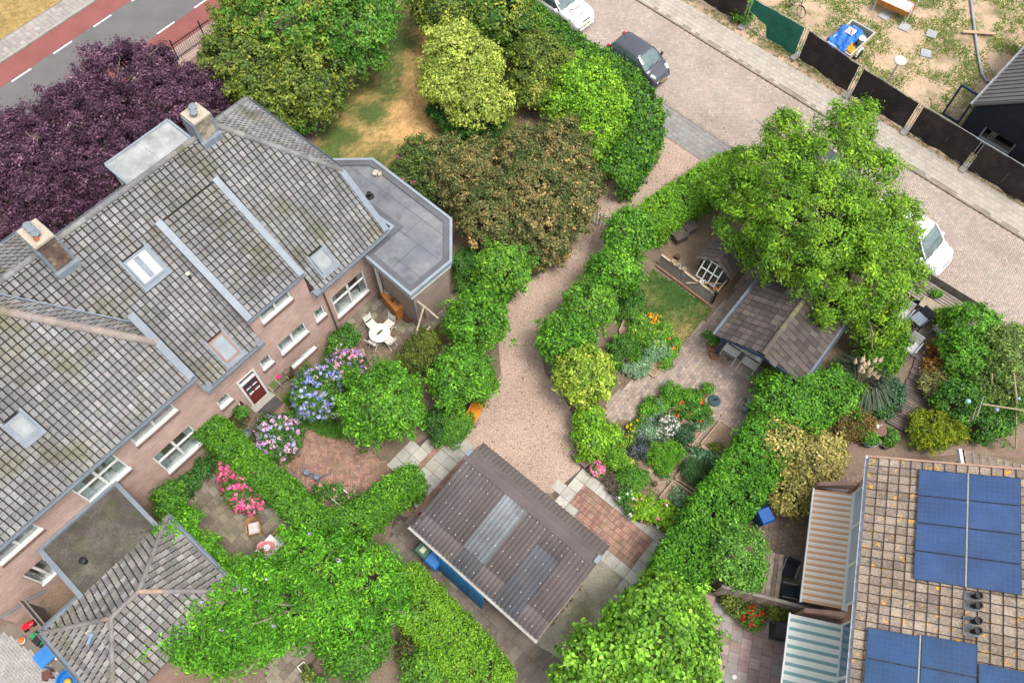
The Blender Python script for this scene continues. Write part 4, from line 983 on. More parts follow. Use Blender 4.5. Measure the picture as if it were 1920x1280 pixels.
# outbuilding at the right with tiled roof
ob = thing('outbuilding', 'low outbuilding with brown tiled roof behind the solar-panel house', 'outbuilding', tuple(G(1800, 842, 2.6)[:2]) + (0,), SOA)
OP = Pieces('roof_tile', tilemesh(.30, .33, .035, .04, .025), RTT, M_RTILE)
slab3('roof_deck', ob, [(0, 0, 2.6), (7, 0, 2.6), (7, -2.2, 3.3), (0, -2.2, 3.3)], .1, M_DECK)
tile_field(OP, (7, 0, 2.6), (-1, 0, 0), (0, -2.2, .7), [(0, 0), (6.9, 0), (6.9, 2.3), (0, 2.3)], .30, .33); OP.flush(ob, 200)
part('wall', MB().box(.2, 7, -2.1, -.2, 0, 2.5), M_RBRICK, ob); part('barge_board', MB()._add([(-.06, .02, 2.62), (.06, .02, 2.62), (.06, -2.2, 3.36), (-.06, -2.2, 3.36), (-.06, .02, 2.42), (.06, .02, 2.42), (.06, -2.2, 3.16), (-.06, -2.2, 3.16)], [(0, 1, 2, 3), (4, 5, 1, 0), (5, 6, 2, 1), (7, 4, 0, 3), (6, 7, 3, 2)]), M_WHITE, ob)

# ================================================================== black timber house across the street
BO = G(1825, 195, 2.6); BA = math.atan2(q_[1], q_[0])
barn = thing('black_house', 'black boarded house with grey ribbed metal roof behind the construction fence', 'house', (BO[0], BO[1], 0), BA)
M_BLKB = mat('black_boards', (.017, .021, .032), rough=.7, var=.3, scale=3)
W2, RH = 3.6, 3.0
gw = MB(); hole = (1.1, 2.75, .95, 1.7)
wall_panel(gw, .12, 2 * W2 - .12, 0, 2.45, .15, [hole, (3.6, 5.2, .95, 1.7)], .2)
gw.poly([(.12, .15, 2.45), (2 * W2 - .12, .15, 2.45), (W2, .15, 2.45 + RH - .1)]); gw.quad((.12, 9, 0), (.12, .15, 0), (.12, .15, 2.45), (.12, 9, 2.45)); gw.quad((7.08, .15, 0), (7.08, 9, 0), (7.08, 9, 2.45), (7.08, .15, 2.45)); gw.quad((.12, 1.5, 0), (7, 1.5, 0), (7, 1.5, 2.5), (.12, 1.5, 2.5))
part('wall', gw, M_BLKB, barn)
for k in range(46):
    x = .14 + k * .15
    ztop = 2.45 + min(x - .12, 7.08 - x) * (RH / W2) - .06
    for za, zb in (((0, .93), (1.72, ztop)) if any(h0 - .12 < x < h1 for h0, h1 in ((1.1, 2.75), (3.6, 5.2))) else ((0, ztop),)):
        part('board', MB().box(x, x + .13, .118, .148, za, zb), M_BLKB, barn)
for a, c in ((1.1, 2.75), (3.6, 5.2)):
    f = MB(); f.box(a - .04, c + .04, .04, .3, .88, .95); f.box(a, c, .2, .28, .952, 1.0); f.box(a, c, .2, .28, 1.65, 1.7); f.box(a, a + .06, .2, .28, 1.0, 1.65); f.box(c - .06, c, .2, .28, 1.0, 1.65)
    W = part('window', f, mat('grey_frame', (.36, .40, .44), rough=.4, var=.08), barn); part('pane', MB().box(a + .06, c - .06, .23, .25, 1.0, 1.65), M_GLASS, W)
M_RIB = mat('ribbed_roof', (.145, .132, .132), rough=.6, var=.08)
for sg in (0, 1):
    f = (lambda x: x) if sg == 0 else (lambda x: 2 * W2 - x)
    slab3('roof_plane', barn, [(f(0), 0, 2.6), (f(W2), 0, 2.6 + RH), (f(W2), 9, 2.6 + RH), (f(0), 9, 2.6)], .12, M_RIB)
    d = Vector((f(W2) - f(0), 0, RH)).normalized(); up = Vector((-d.z, 0, abs(d.x))) if sg == 0 else Vector((d.z, 0, abs(d.x)))
    for k in range(24):
        y = .1 + k * .38
        b = MB(); M0 = xf((f(0), y, 2.6), d, (0, 1, 0), up); b.box(0, math.hypot(W2, RH), -.02, .02, .002, .05, M0); part('standing_seam', b, M_RIB, barn)
gutter(barn, (-.07, 0, 2.56), (-.07, 9, 2.56), .06, m=mat('mid_zinc', (.30, .31, .33), rough=.5))

def rebase(par, lx, ly):
    """move a thing's Empty to its own base without moving the thing"""
    w = par.matrix_basis @ Vector((lx, ly, 0)); par.location = (w.x, w.y, 0)
    for c in par.children: c.location = (c.location.x - lx, c.location.y - ly, c.location.z)
rebase(shed, -4.95, 5.5); rebase(gh, 20.5, 1.4); rebase(annex, -16.6, -3.5); rebase(house, -8, 4)
# ================================================================== cars
def ring(x0, x1, hw, rnd, n=5):
    """rounded rectangle outline, counter-clockwise from the front right"""
    out = []
    for cx, cy, a0 in ((x1 - rnd, hw - rnd, 0), (x0 + rnd, hw - rnd, 90), (x0 + rnd, -hw + rnd, 180), (x1 - rnd, -hw + rnd, 270)):
        for k in range(n): t = R(a0 + 90 * k / (n - 1)); out.append((cx + rnd * math.cos(t), cy + rnd * math.sin(t)))
    return out
M_CARGLASS = mat('car_glass', (.10, .15, .15), rough=.05, spec=.9, var=.3, scale=2.5, fine=0)
M_LAMP = mat('headlamp', (.62, .62, .58), rough=.15, spec=.7, var=.15, scale=10)
M_TAIL = mat('tail_lamp', (.45, .01, .012), rough=.25)
M_PLATE = mat('yellow_plate', (.62, .33, .02), rough=.5, var=.05)
def car(name, label, u, v, heading, L, W, H, paint, cab, hood, belt, cat='car', roof_m=None, nose=.55, lowm=None, group='cars parked along the street'):
    """cab = (rear base, front base, rear top, front top) as fractions of L from the centre; hood height, belt height"""
    loc = G(u, v, .7); c = thing(name, label, cat, (loc[0], loc[1], .03), heading, group)
    hL, hW = L / 2, W / 2
    st = [(-hL, .80, belt * .80), (-hL + .06, .90, belt * .95), (-hL + .3, .97, belt), (-hL * .5, 1., belt), (0, 1., belt), (cab[1] * L - .1, 1., belt), (cab[1] * L + .12, .985, hood + .05), (hL - .55, .96, hood - .05), (hL - .25, .90, hood - .14), (hL - .08, .80, nose + .05), (hL, .66, nose - .08)]
    b = MB(); prof = None; n = 0
    for x, wf, zt in st:
        w = hW * wf; rowp = [(w * .80, .20), (w * .95, .26), (w, .48), (w * .99, zt * .80), (w * .95, zt * .94), (w * .86, zt), (w * .45, zt + .025)]
        rowp = rowp + [(-y, z) for y, z in rowp[::-1]]; n = len(rowp)
        b.v += [(x, y, z) for y, z in rowp]
    for i in range(len(st) - 1):
        for k in range(n): b.f.append((i * n + k, i * n + (k + 1) % n, (i + 1) * n + (k + 1) % n, (i + 1) * n + k))
    b.f += [tuple(range(n)), tuple((len(st) - 1) * n + k for k in range(n - 1, -1, -1))]
    body = part('body', b, paint, c, smooth=True)
    lo = ring(cab[0] * L, cab[1] * L, hW * .93, .25); hi = ring(cab[2] * L, cab[3] * L, hW * .76, .22); m = len(lo)
    mid = [((a[0] + d[0]) / 2 + (a[0] - d[0]) * .06, (a[1] + d[1]) / 2 * 1.03) for a, d in zip(lo, hi)]
    zl, zm, zh = belt - .03, (belt + H) / 2, H - .05
    grp = {}
    for k in range(m):
        k2 = (k + 1) % m; mx = (lo[k][0] + lo[k2][0]) / 2; d = (lo[k2][0] - lo[k][0], lo[k2][1] - lo[k][1]); nx_, ny_ = d[1], -d[0]; l = math.hypot(nx_, ny_)
        if l < 1e-6: continue
        nx_ /= l
        nm = 'windscreen' if nx_ > .5 else 'rear_window' if nx_ < -.5 else ('side_window_l' if (lo[k][1] + lo[k2][1]) > 0 else 'side_window_r')
        g_ = grp.setdefault(nm, MB())
        g_._add([(*lo[k], zl), (*lo[k2], zl), (*mid[k2], zm), (*mid[k], zm), (*hi[k2], zh), (*hi[k], zh)], [(0, 1, 2, 3), (3, 2, 4, 5)])
    for nm, g_ in grp.items(): part(nm.replace('_l', '').replace('_r', '') if nm.startswith('side') else nm, g_, M_CARGLASS, c)
    r_ = MB(); n1 = len(hi); r_.v = [(*p, zh - .02) for p in hi] + [(p[0] * .985, p[1] * .97, zh + .03) for p in hi] + [(p[0] * .8, p[1] * .7, H) for p in hi]
    r_.f = [(i, (i + 1) % n1, n1 + (i + 1) % n1, n1 + i) for i in range(n1)] + [(n1 + i, n1 + (i + 1) % n1, 2 * n1 + (i + 1) % n1, 2 * n1 + i) for i in range(n1)] + [tuple(range(2 * n1, 3 * n1))]
    part('roof', r_, roof_m or paint, c, smooth=True)
    for sy in (1, -1):
        for f0 in (lo, ):
            for q0, q1 in (((cab[1] * L - .04, hW * .90 * sy, zl), (cab[3] * L - .04, hW * .75 * sy, zh)), ((cab[0] * L + .08, hW * .90 * sy, zl), (cab[2] * L + .1, hW * .75 * sy, zh)),
                           (((cab[0] + cab[1]) / 2 * L, hW * .93 * sy, zl), ((cab[2] + cab[3]) / 2 * L, hW * .765 * sy, zh))):
                a = Vector(q0); d = Vector(q1); md = (a + d) / 2 + Vector((0, .03 * sy, .0)); part('pillar', MB().tube([a, md, d], .035, 6), paint, c)
        mi = MB(); mi.cbox((cab[1] * L - .28, (hW + .09) * sy, belt + .06), (.12, .2, .13), .2 * sy); part('wing_mirror', mi, M_BLACK if paint is not MATS.get('white_car_paint') else paint, c)
        hl = MB(); hl.cbox((hL - .33, hW * .70 * sy, hood - .14), (.30, .18, .1), -.5 * sy, 0, .35); part('headlight', hl, M_LAMP, c)
        tl = MB(); tl.cbox((-hL + .08, hW * .80 * sy, belt - .02), (.14, .16, .34), 0); part('tail_light', tl, M_TAIL, c)
        for fx in (L * .31, -L * .30):
            wl_ = part('wheel', MB().tube([(fx, (hW - .19) * sy, .3), (fx, (hW + .012) * sy, .3)], .3, 18), M_RUBBER, c)
            part('rim', MB().tube([(fx, (hW + .004) * sy, .3), (fx, (hW + .022) * sy, .3)], .2, 12), M_CHROME, wl_)
            part('wheel_arch', MB().tube([(fx + .37 * math.cos(t), (hW - .015) * sy, .3 + .37 * math.sin(t)) for t in np.linspace(0, math.pi, 9)], .03, 5), M_BLACK, c)
    part('number_plate', MB().cbox((hL - .01, 0, .44), (.04, .5, .11)), M_PLATE, c); part('bumper', MB().box(hL - .1, hL - .02, -hW * .6, hW * .6, .22, .36), lowm or M_BLACK, c)
    part('grille', MB().cbox((hL - .12, 0, nose + .08), (.12, hW * .7, .05), 0, 0, .6), M_BLACK, c)
    wp = MB(); 
    for y0 in (-.45, .1): wp.tube([(cab[1] * L - .02, y0, belt + .035), (cab[1] * L - .13, y0 + .45, belt + .10)], .012, 4)
    part('wiper', wp, M_BLACK, c)
    b = MB(); b.box(cab[0] * L + .1, cab[1] * L - .5, -hW * .7, hW * .7, belt - .25, belt - .02); part('interior', b, mat('car_interior', (.05, .05, .055), rough=.9), c)
    ln = MB()
    for sy in (1, -1): ln.box(-.02, .0, hW * 1.0 * sy - .004, hW * 1.0 * sy + .006, .35, belt * .8)
    part('door_seam', ln, M_BLACK, c)
    part('antenna', MB().tube([(cab[2] * L + .35, 0, H), (cab[2] * L + .2, 0, H + .2)], .008, 4), M_BLACK, c)
    return c
HD = math.atan2(q_[1], q_[0])
M_GREYCAR = mat('dark_grey_car_paint', (.075, .082, .10), rough=.3, spec=.5, metal=.3, var=.05, fine=0, coat=.4)
M_WHITECAR = mat('white_car_paint', (.80, .80, .79), rough=.35, spec=.5, var=.03, fine=0, coat=.4)
M_BLUECAR = mat('dark_blue_car_paint', (.06, .075, .13), rough=.3, spec=.5, metal=.2, var=.05, fine=0, coat=.4)
car('parked_car', 'small dark grey hatchback parked against the hedge', 1198, 113, HD, 3.5, 1.64, 1.47, M_GREYCAR, (-.49, .30, -.40, .10), .93, .96)
wc = car('parked_car', 'white car with black lettering on its bonnet at the top edge', 1046, 2, HD, 4.5, 1.8, 1.5, M_WHITECAR, (-.42, .22, -.28, .06), .90, .95)
let = MB()   # black round C and a line of letters on the bonnet, a blue badge below
for k in range(9):
    a0 = R(50 + k * 29); a1 = R(50 + (k + 1) * 29); 
    let.quad((1.34 + .14 * math.cos(a0), -.32 + .14 * math.sin(a0), 0), (1.34 + .08 * math.cos(a0), -.32 + .08 * math.sin(a0), 0), (1.34 + .08 * math.cos(a1), -.32 + .08 * math.sin(a1), 0), (1.34 + .14 * math.cos(a1), -.32 + .14 * math.sin(a1), 0))
for k in range(6):
    y = -.08 + k * .085; let.quad((1.30, y, 0), (1.41, y, 0), (1.41, y + .045, 0), (1.30, y + .045, 0))
    let.quad((1.45, y, 0), (1.475, y, 0), (1.475, y + .06, 0), (1.45, y + .06, 0))
zb = lambda x: .90 + .05 + .035 - (x - 1.11) / (1.7 - 1.11) * .10
let.v = [(x, y, zb(x) - abs(y) * .02) for x, y, z in let.v]; part('bonnet_lettering', let, M_BLACK, wc)
bd = MB(); bd.prism([(1.78, -.1), (1.84, -.05), (1.84, .06), (1.78, .1)], .80, .875); part('blue_badge', bd, mat('badge_blue', (.05, .2, .4), rough=.4), wc)
car('parked_van', 'white van with grey lower side parked beyond the big tree', 1700, 448, HD, 4.3, 1.8, 1.85, M_WHITECAR, (-.49, .32, -.47, .14), 1.02, 1.05, 'van', nose=.62, lowm=mat('light_bumper', (.6, .6, .6), rough=.5), group='vans parked along the street')
car('parked_car', 'dark blue car half hidden under the big tree', 1540, 318, HD, 4.2, 1.75, 1.48, M_BLUECAR, (-.44, .24, -.34, .06), .92, .95)

# ================================================================== construction fence with mesh banners
M_BAN = mat('black_mesh', (.035, .028, .026), rough=.9, var=.35, scale=1.2, fine=.3, fscale=12, blot=[((.075, .05, .045), .8, .5, .68, .7)])
M_GBAN = mat('green_mesh', (.02, .145, .105), rough=.8, var=.25, scale=1.5, fine=.1)
FB = [G(1308, 0), G(1393, 50), G(1492.6, 107.6), G(1590, 178), G(1697, 247), G(1807, 316), G(1930, 392)]
FB = [np.array([13.17 - 2.55, 37.17 + 2.45, 0])] + FB[1:]
ords = ['leftmost, at the top edge', 'with green mesh and a torn lower corner', 'beside the trailer', 'crossed by the lamp post', 'in front of the glass door frame', 'in front of the black house', 'at the right edge']
for i in range(6):
    a, b = FB[i], FB[i + 1]; d = b - a; L_ = float(np.linalg.norm(d[:2])); an = math.atan2(d[1], d[0])
    f = thing('construction_fence', 'black mesh construction fence panel ' + ords[i] if i != 1 else 'green mesh construction fence panel with a torn lower corner', 'fence', (a[0], a[1], 0), an, 'construction fence panels along the far pavement')
    fr = MB()
    for x in (.08, L_ - .08): fr.tube([(x, 0, .05), (x, 0, 2.0)], .022, 6)
    fr.tube([(.08, 0, 1.98), (L_ - .08, 0, 1.98)], .02, 6); fr.tube([(.08, 0, .15), (L_ - .08, 0, .15)], .02, 6); part('frame', fr, M_STEEL, f)
    wi = MB()
    for k in range(1, 14): x = .08 + (L_ - .16) * k / 14; wi.tube([(x, .0, .15), (x, .0, 1.98)], .004, 3, False)
    for k in range(1, 8): z = .15 + 1.83 * k / 8; wi.tube([(.08, 0, z), (L_ - .08, 0, z)], .004, 3, False)
    part('wire_mesh', wi, M_STEEL, f)
    n = 14; b2 = MB(); x0, x1 = .16, L_ - .16
    for k in range(n + 1):
        x = x0 + (x1 - x0) * k / n; sg = .04 * math.sin(k * 1.3 + i) ; lowz = .12 + .05 * math.sin(k * .7 + i * 2)
        if i == 1 and k < 6: lowz = 1.15 - .06 * k
        b2.v += [(x, -.03 + sg * .3, 1.95 - abs(sg) * .6), (x, -.035 + sg, 1.05 + (.3 if i == 1 and k < 6 else 0)), (x, -.03 + sg * .6, lowz)]
    for k in range(n): b2.f += [(k * 3, k * 3 + 1, k * 3 + 4, k * 3 + 3), (k * 3 + 1, k * 3 + 2, k * 3 + 5, k * 3 + 4)]
    part('mesh_banner', b2, M_GBAN if i == 1 else M_BAN, f, smooth=True)
    part('foot_block', MB().prism([(-.12, -.42), (.12, -.42), (.16, -.3), (.16, .3), (.12, .42), (-.12, .42), (-.16, .3), (-.16, -.3)], .01, .14), mat('fence_foot', (.30, .28, .26), rough=.9, var=.2, scale=6), f)
# street lamp
ll = G(1637, 205); lamp = thing('street_lamp', 'slim street lamp with round cream disc head by the fence', 'street lamp', (ll[0], ll[1], 0))
part('pole', MB().tube([(0, 0, 0), (0, 0, 1.0), (0, 0, 3.3)], [.06, .05, .04], 10), mat('lamp_grey', (.36, .34, .28), rough=.6), lamp); part('yellow_band', MB().tube([(0, 0, 1.3), (0, 0, 1.5)], .056, 10), mat('band_yellow', (.5, .33, .05)), lamp)
part('lamp_head', MB().lathe([(.05, 3.25), (.3, 3.3), (.33, 3.36), (.28, 3.42), (.02, 3.45)], seg=20), mat('lamp_cream', (.58, .55, .45), rough=.5, var=.08), lamp)

# ================================================================== trailer with blue tarpaulin
tl = G(1592, 80, .5); TA = math.atan2(*(G(1660, 50) - G(1600, 105))[1::-1])
tr = thing('box_trailer', 'box trailer heaped with blue tarpaulin, yellow bag and white bucket', 'trailer', (tl[0], tl[1], 0), TA)
M_TRY = mat('trailer_side', (.42, .40, .33), rough=.6, var=.15)
for x0, x1, y0, y1 in ((-1.2, 1.2, -.72, -.69), (-1.2, 1.2, .69, .72), (-1.2, -1.17, -.69, .69), (1.17, 1.2, -.69, .69)): part('side_panel', MB().box(x0, x1, y0, y1, .4, .82), M_TRY, tr)
rim = MB()
rim.box(-1.24, 1.24, -.75, -.69, .82, .87); rim.box(-1.24, 1.24, .69, .75, .82, .87); rim.box(-1.24, -1.18, -.69, .69, .82, .87); rim.box(1.18, 1.24, -.69, .69, .82, .87); part('rim', rim, mat('pale_alu', (.62, .63, .60), rough=.4, metal=.3), tr)
part('floor', MB().box(-1.17, 1.17, -.69, .69, .38, .44), mat('trailer_floor', (.12, .13, .11)), tr); part('yellow_stripe', MB().box(-1.1, 1.1, -.735, -.722, .5, .62), mat('stripe_yellow', (.55, .36, .02)), tr)
for sy in (-.8, .8): w_ = part('wheel', MB().tube([(-.1, sy - .08, .28), (-.1, sy + .08, .28)], .28, 14), M_RUBBER, tr); part('mudguard', MB().tube([(-.1 + .34 * math.cos(t), sy, .28 + .34 * math.sin(t)) for t in np.linspace(0, math.pi, 8)], .07, 4), M_WHITE, tr)
part('drawbar', MB().tube([(1.2, .4, .4), (2.1, 0, .4)], .035, 6).tube([(1.2, -.4, .4), (2.1, 0, .4)], .035, 6).tube([(1.9, 0, .1), (1.9, 0, .75)], .025, 6), M_STEEL, tr)
n = 26; b = MB()
for i in range(n + 1):
    for j in range(n + 1):
        x = -1.3 + 2.1 * i / n; y = -.35 + 1.25 * j / n
        h = .86 + .20 * math.exp(-((x + .2) ** 2 + (y - .1) ** 2) * 2) + .06 * math.sin(x * 9 + y * 4) + .05 * math.sin(y * 13 - x * 5) + .03 * math.sin(x * 23) * math.cos(y * 19)
        if y > .74 or x < -1.22: h -= .28 * max(y - .74, (-1.22 - x) * 2, 0) * 3
        b.v.append((x + .05 * math.sin(y * 7), y + .06 * math.sin(x * 6), h))
for i in range(n):
    for j in range(n): b.f.append((i * (n + 1) + j, (i + 1) * (n + 1) + j, (i + 1) * (n + 1) + j + 1, i * (n + 1) + j + 1))
tarp = thing('tarpaulin', 'crumpled bright blue tarpaulin lying over the trailer', 'tarpaulin', (tl[0], tl[1], 0), TA); part('sheet', b, mat('blue_tarp', (.03, .17, .60), rough=.45, var=.2, scale=3), tarp, smooth=False)
b = MB()
for i in range(7):
    for j in range(7):
        b.v.append((-.15 + .55 * i / 6, -.05 + .5 * j / 6, 1.13 + .05 * math.sin(i * 1.7) * math.cos(j * 1.9) - .02 * abs(i - 3)))
for i in range(6):
    for j in range(6): b.f.append((i * 7 + j, i * 7 + 7 + j, i * 7 + 8 + j, i * 7 + 1 + j))
part('white_patch', b, mat('pale_sheet', (.62, .52, .47), rough=.8, var=.2, scale=6), tarp)
b = MB(); b.ball((-.75, -.42, .72), .3, 12, 7, .75)
bag = thing('yellow_bag', 'orange yellow sack in the near corner of the trailer', 'sack', (tl[0], tl[1], 0), TA)
rb = np.random.default_rng(3); b.v = [(x + rb.normal(0, .02), y + rb.normal(0, .02), z + rb.normal(0, .02)) for x, y, z in b.v]; part('sack_body', b, mat('sack_yellow', (.60, .30, .02), rough=.7, var=.2, scale=5), bag); part('sack_neck', MB().tube([(-.6, -.35, .85), (-.5, -.3, 1.0)], [.1, .05], 7), MATS['sack_yellow'], bag)
bu = thing('white_bucket', 'white round bucket beside the tarpaulin in the trailer', 'bucket', tuple(world_of(tr, (.35, -.48, .44)))); part('pail', MB().lathe([(.15, 0), (.2, .4), (.215, .4), (.215, .43), (.19, .43), (.16, .15)], seg=16), M_WHITE, bu); part('lid', MB().lathe([(.2, .431), (.19, .45), (.02, .46)], seg=16), M_WHITE, bu); part('handle', MB().tube([(.2 * math.cos(t), .2 * math.sin(t), .46 + .02) for t in np.linspace(.2, 2.9, 7)], .012, 5), M_STEEL, bu)

# ================================================================== bicycles at the top
def bicycle(label, u, v, an, colr):
    l = G(u, v); bk = thing('bicycle', label, 'bicycle', (l[0], l[1], .012), an, 'bicycles by the construction fence')
    fm = mat('bike_' + str(colr[0]), colr, rough=.4)
    for x in (-.53, .53):
        w_ = part('wheel', MB().tube([(x + .33 * math.cos(t), 0, .345 + .33 * math.sin(t)) for t in np.linspace(0, 2 * math.pi, 21)], .018, 5, False), M_RUBBER, bk)
        sp_ = MB()
        for t in np.linspace(0, math.pi, 6)[:-1]: sp_.tube([(x - .32 * math.cos(t), 0, .345 - .32 * math.sin(t)), (x + .32 * math.cos(t), 0, .345 + .32 * math.sin(t))], .004, 3, False)
        part('spokes', sp_, M_STEEL, w_)
    f = MB(); f.tube([(-.53, 0, .345), (-.08, 0, .30), (.38, 0, .80), (-.2, 0, .85), (-.53, 0, .345)], .018, 6); f.tube([(-.08, 0, .3), (-.22, 0, .95)], .018, 6); f.tube([(.53, 0, .345), (.36, 0, .9), (.34, 0, 1.02)], .018, 6); part('frame', f, fm, bk)
    part('saddle', MB().cbox((-.24, 0, .98), (.26, .14, .06)), M_BLACK, bk); part('handlebar', MB().tube([(.18, -.28, 1.05), (.34, -.22, 1.06), (.36, 0, 1.03), (.34, .22, 1.06), (.18, .28, 1.05)], .014, 5), M_STEEL, bk); part('rear_rack', MB().box(-.75, -.4, -.06, .06, .72, .75), M_BLACK, bk)
    part('mudguard', MB().tube([(.53 + .37 * math.cos(t), 0, .345 + .37 * math.sin(t)) for t in np.linspace(.3, 2.6, 8)], .02, 4), fm, bk)
    return bk
bicycle('black city bicycle standing behind the green fence panel', 1487, 22, R(-60), (.02, .02, .022))
bicycle('bicycle with yellow crate at the top edge', 1505, -14, R(150), (.03, .03, .035))
# white folding bench-like bed frame with foil at the top right
bl = G(1680, 8, .6); bed = thing('raised_bed', 'raised planter table with silvery plastic cover and white legs at the top edge', 'planter table', (bl[0], bl[1], 0), math.atan2(*(G(1705, 30) - G(1650, 5))[1::-1]))
part('wood_side', MB().box(-.95, .95, -.5, -.46, .5, .8), M_PINE, bed); part('wood_side', MB().box(-.95, .95, .46, .5, .5, .8), M_PINE, bed); part('end_panel', MB().box(-.95, -.91, -.46, .46, .5, .8), M_PINE, bed); part('end_panel', MB().box(.91, .95, -.46, .46, .5, .8), M_PINE, bed)
for x in (-.98, .98):
    for y in (-.5, .5): part('leg', MB().tube([(x, y, 0), (x, y * .9, 1.0)], .03, 6), M_WHITE, bed)
b = MB(); n = 14
for i in range(n + 1):
    for j in range(n + 1): b.v.append((-.88 + 1.76 * i / n, -.44 + .88 * j / n, .76 + .05 * math.sin(i * 2.1 + j) * math.cos(j * 1.7)))
for i in range(n):
    for j in range(n): b.f.append((i * (n + 1) + j, (i + 1) * (n + 1) + j, (i + 1) * (n + 1) + j + 1, i * (n + 1) + j + 1))
part('plastic_cover', b, mat('silver_film', (.50, .49, .48), rough=.3, spec=.6, var=.35, scale=6), bed)
# stepping slabs, pipe, plank on the plot
for i, (u, v, lb) in enumerate(((1658, 31, 'nearest the planter table'), (1695, 52, 'right of the planter table'), (1746, 65, 'beside the drain pipe'), (1735, 101, 'nearest the lamp disc'))):
    l = G(u, v); o = put('stepping_slab', MB().prism([(-.28, -.3), (.28, -.31), (.3, .28), (-.26, .3)], 0, .06).mesh('stepping_slab'), mat('grey_slab', (.36, .37, .37), rough=.9, var=.12), loc=(l[0], l[1], .01), rz=R(-44 + i * 9)); tag(o, 'loose grey concrete slab on the sandy plot, ' + lb, 'slab', 'loose slabs on the plot')
dp_ = [G(1818, -20, .1), G(1828, 60, .1), G(1835, 110, .1), G(1842, 140, .1), G(1850, 152, .1), G(1862, 156, .1)]
pp = thing('drain_pipe', 'long grey plastic drain pipe lying in a trench toward the black house', 'pipe', (dp_[2][0], dp_[2][1], 0)); O_ = dp_[2]
b = MB(); b.tube([tuple(p - np.array([O_[0], O_[1], 0])) for p in dp_], .07, 9); part('pipe_run', b, mat('pvc_grey', (.34, .34, .35), rough=.5), pp)
b = MB()
for p in (dp_[1], dp_[3], dp_[4]): b.tube([tuple(p - np.array([O_[0], O_[1] - .1, 0])), tuple(p - np.array([O_[0], O_[1] + .1, 0]))], .085, 9)
part('pipe_socket', b, MATS['pvc_grey'], pp)
l = G(1833, 66); o = put('timber_plank', MB().prism([(-.9, -.11), (.9, -.1), (.92, .1), (-.88, .11)], .16, .2).mesh('timber_plank'), mat('pale_timber', (.46, .32, .20), rough=.85, var=.15), loc=(l[0], l[1], 0), rz=R(-6)); tag(o, 'pale timber plank bridging the drain pipe trench', 'plank')
# glazed door leaf leaning by the black house
gd = G(1797, 200, .9); D2 = thing('glazed_door', 'tall glazed door with dark blue frame standing open by the black house', 'door', (gd[0], gd[1], 0), BA + R(178)); 
b = MB(); b.box(-.5, .5, -.03, .03, 0, .12); b.box(-.5, .5, -.03, .03, 2.0, 2.12); b.box(-.5, -.4, -.03, .03, .12, 2.0); b.box(.4, .5, -.03, .03, .12, 2.0); part('door_frame', b, M_NAVY, D2); part('pane', MB().box(-.4, .4, -.008, .008, .12, 2.0), M_GLASS, D2); part('door_handle', MB().tube([(.44, -.03, 1.0), (.44, -.09, 1.0), (.32, -.09, 1.0)], .012, 5), M_STEEL, D2)

# ================================================================== iron railing by the main road
fa, fb = G(335, 112), G(436, 42); d = fb - fa; L_ = float(np.linalg.norm(d)); rl = thing('iron_railing', 'black iron railing between the main road and the shrubs', 'railing', (fa[0], fa[1], 0), math.atan2(d[1], d[0]))
n = int(L_ / .13)
for k in range(n + 1): part('bar', MB().tube([(k * .13, 0, .05), (k * .13, 0, 1.1), (k * .13, 0, 1.18)], [.011, .011, .002], 5), M_BLACK, rl)
part('rail', MB().box(0, L_, -.015, .015, .98, 1.02), M_BLACK, rl); part('rail', MB().box(0, L_, -.015, .015, .14, .18), M_BLACK, rl)
for k in range(3): x = L_ * k / 2; part('post', MB().tube([(x, 0, 0), (x, 0, 1.3), (x, 0, 1.36)], [.045, .045, .02], 8), M_BLACK, rl)
# ================================================================== furniture and small things
def at(u, v, z=0.): p = G(u, v, z); return (p[0], p[1], 0.)
def face(u0, v0, u1, v1): d = G(u1, v1) - G(u0, v0); return math.atan2(d[1], d[0])
M_PAINTW = mat('garden_white', (.72, .70, .63), rough=.55, var=.08)
# --- round white table with four folding chairs
tc = at(712, 625, .7); t = thing('round_table', 'round white garden table with a green leaf on its top', 'table', (tc[0], tc[1], .03))
part('table_top', MB().lathe([(.02, .70), (.46, .70), (.48, .72), (.47, .745), (.02, .745)], seg=28), M_PAINTW, t)
for k in range(3): a = k * 2.094; part('leg', MB().tube([(.3 * math.cos(a), .3 * math.sin(a), .7), (.1 * math.cos(a), .1 * math.sin(a), .35), (.36 * math.cos(a), .36 * math.sin(a), 0)], .018, 6), M_PAINTW, t)
lf = put('table_leaf', MB()._add([(-.2, -.03, 0), (-.05, -.08, .02), (.12, -.05, .03), (.22, .02, .01), (.1, .07, .03), (-.08, .06, .02)], [(0, 1, 2, 3, 4, 5)]).mesh('table_leaf'), mat('green_runner', (.12, .14, .03), rough=.8), loc=(tc[0], tc[1], .785), rz=R(40)); tag(lf, 'olive green leaf-shaped mat on the round white table', 'table mat')
def fold_chair(u, v, an, label):
    l = at(u, v, .45); c = thing('folding_chair', label, 'chair', (l[0], l[1], .03), an, 'white chairs round the garden table')
    for k in range(6): part('seat_slat', MB().box(-.19 + k * .066, -.135 + k * .066, -.2, .2, .43, .45), M_PAINTW, c)
    for k in range(4): part('back_slat', MB().cbox((-.24 - k * .012, 0, .56 + k * .09), (.015, .38, .06), 0, 0, -.15), M_PAINTW, c)
    for sy in (-.19, .19):
        part('leg', MB().tube([(.22, sy, 0), (-.2, sy, .5), (-.3, sy, .92)], .016, 5), M_PAINTW, c); part('leg', MB().tube([(-.22, sy * .9, 0), (.2, sy * .9, .44)], .016, 5), M_PAINTW, c)
    part('stretcher', MB().tube([(.15, -.19, .08), (.15, .19, .08)], .012, 5), M_PAINTW, c)
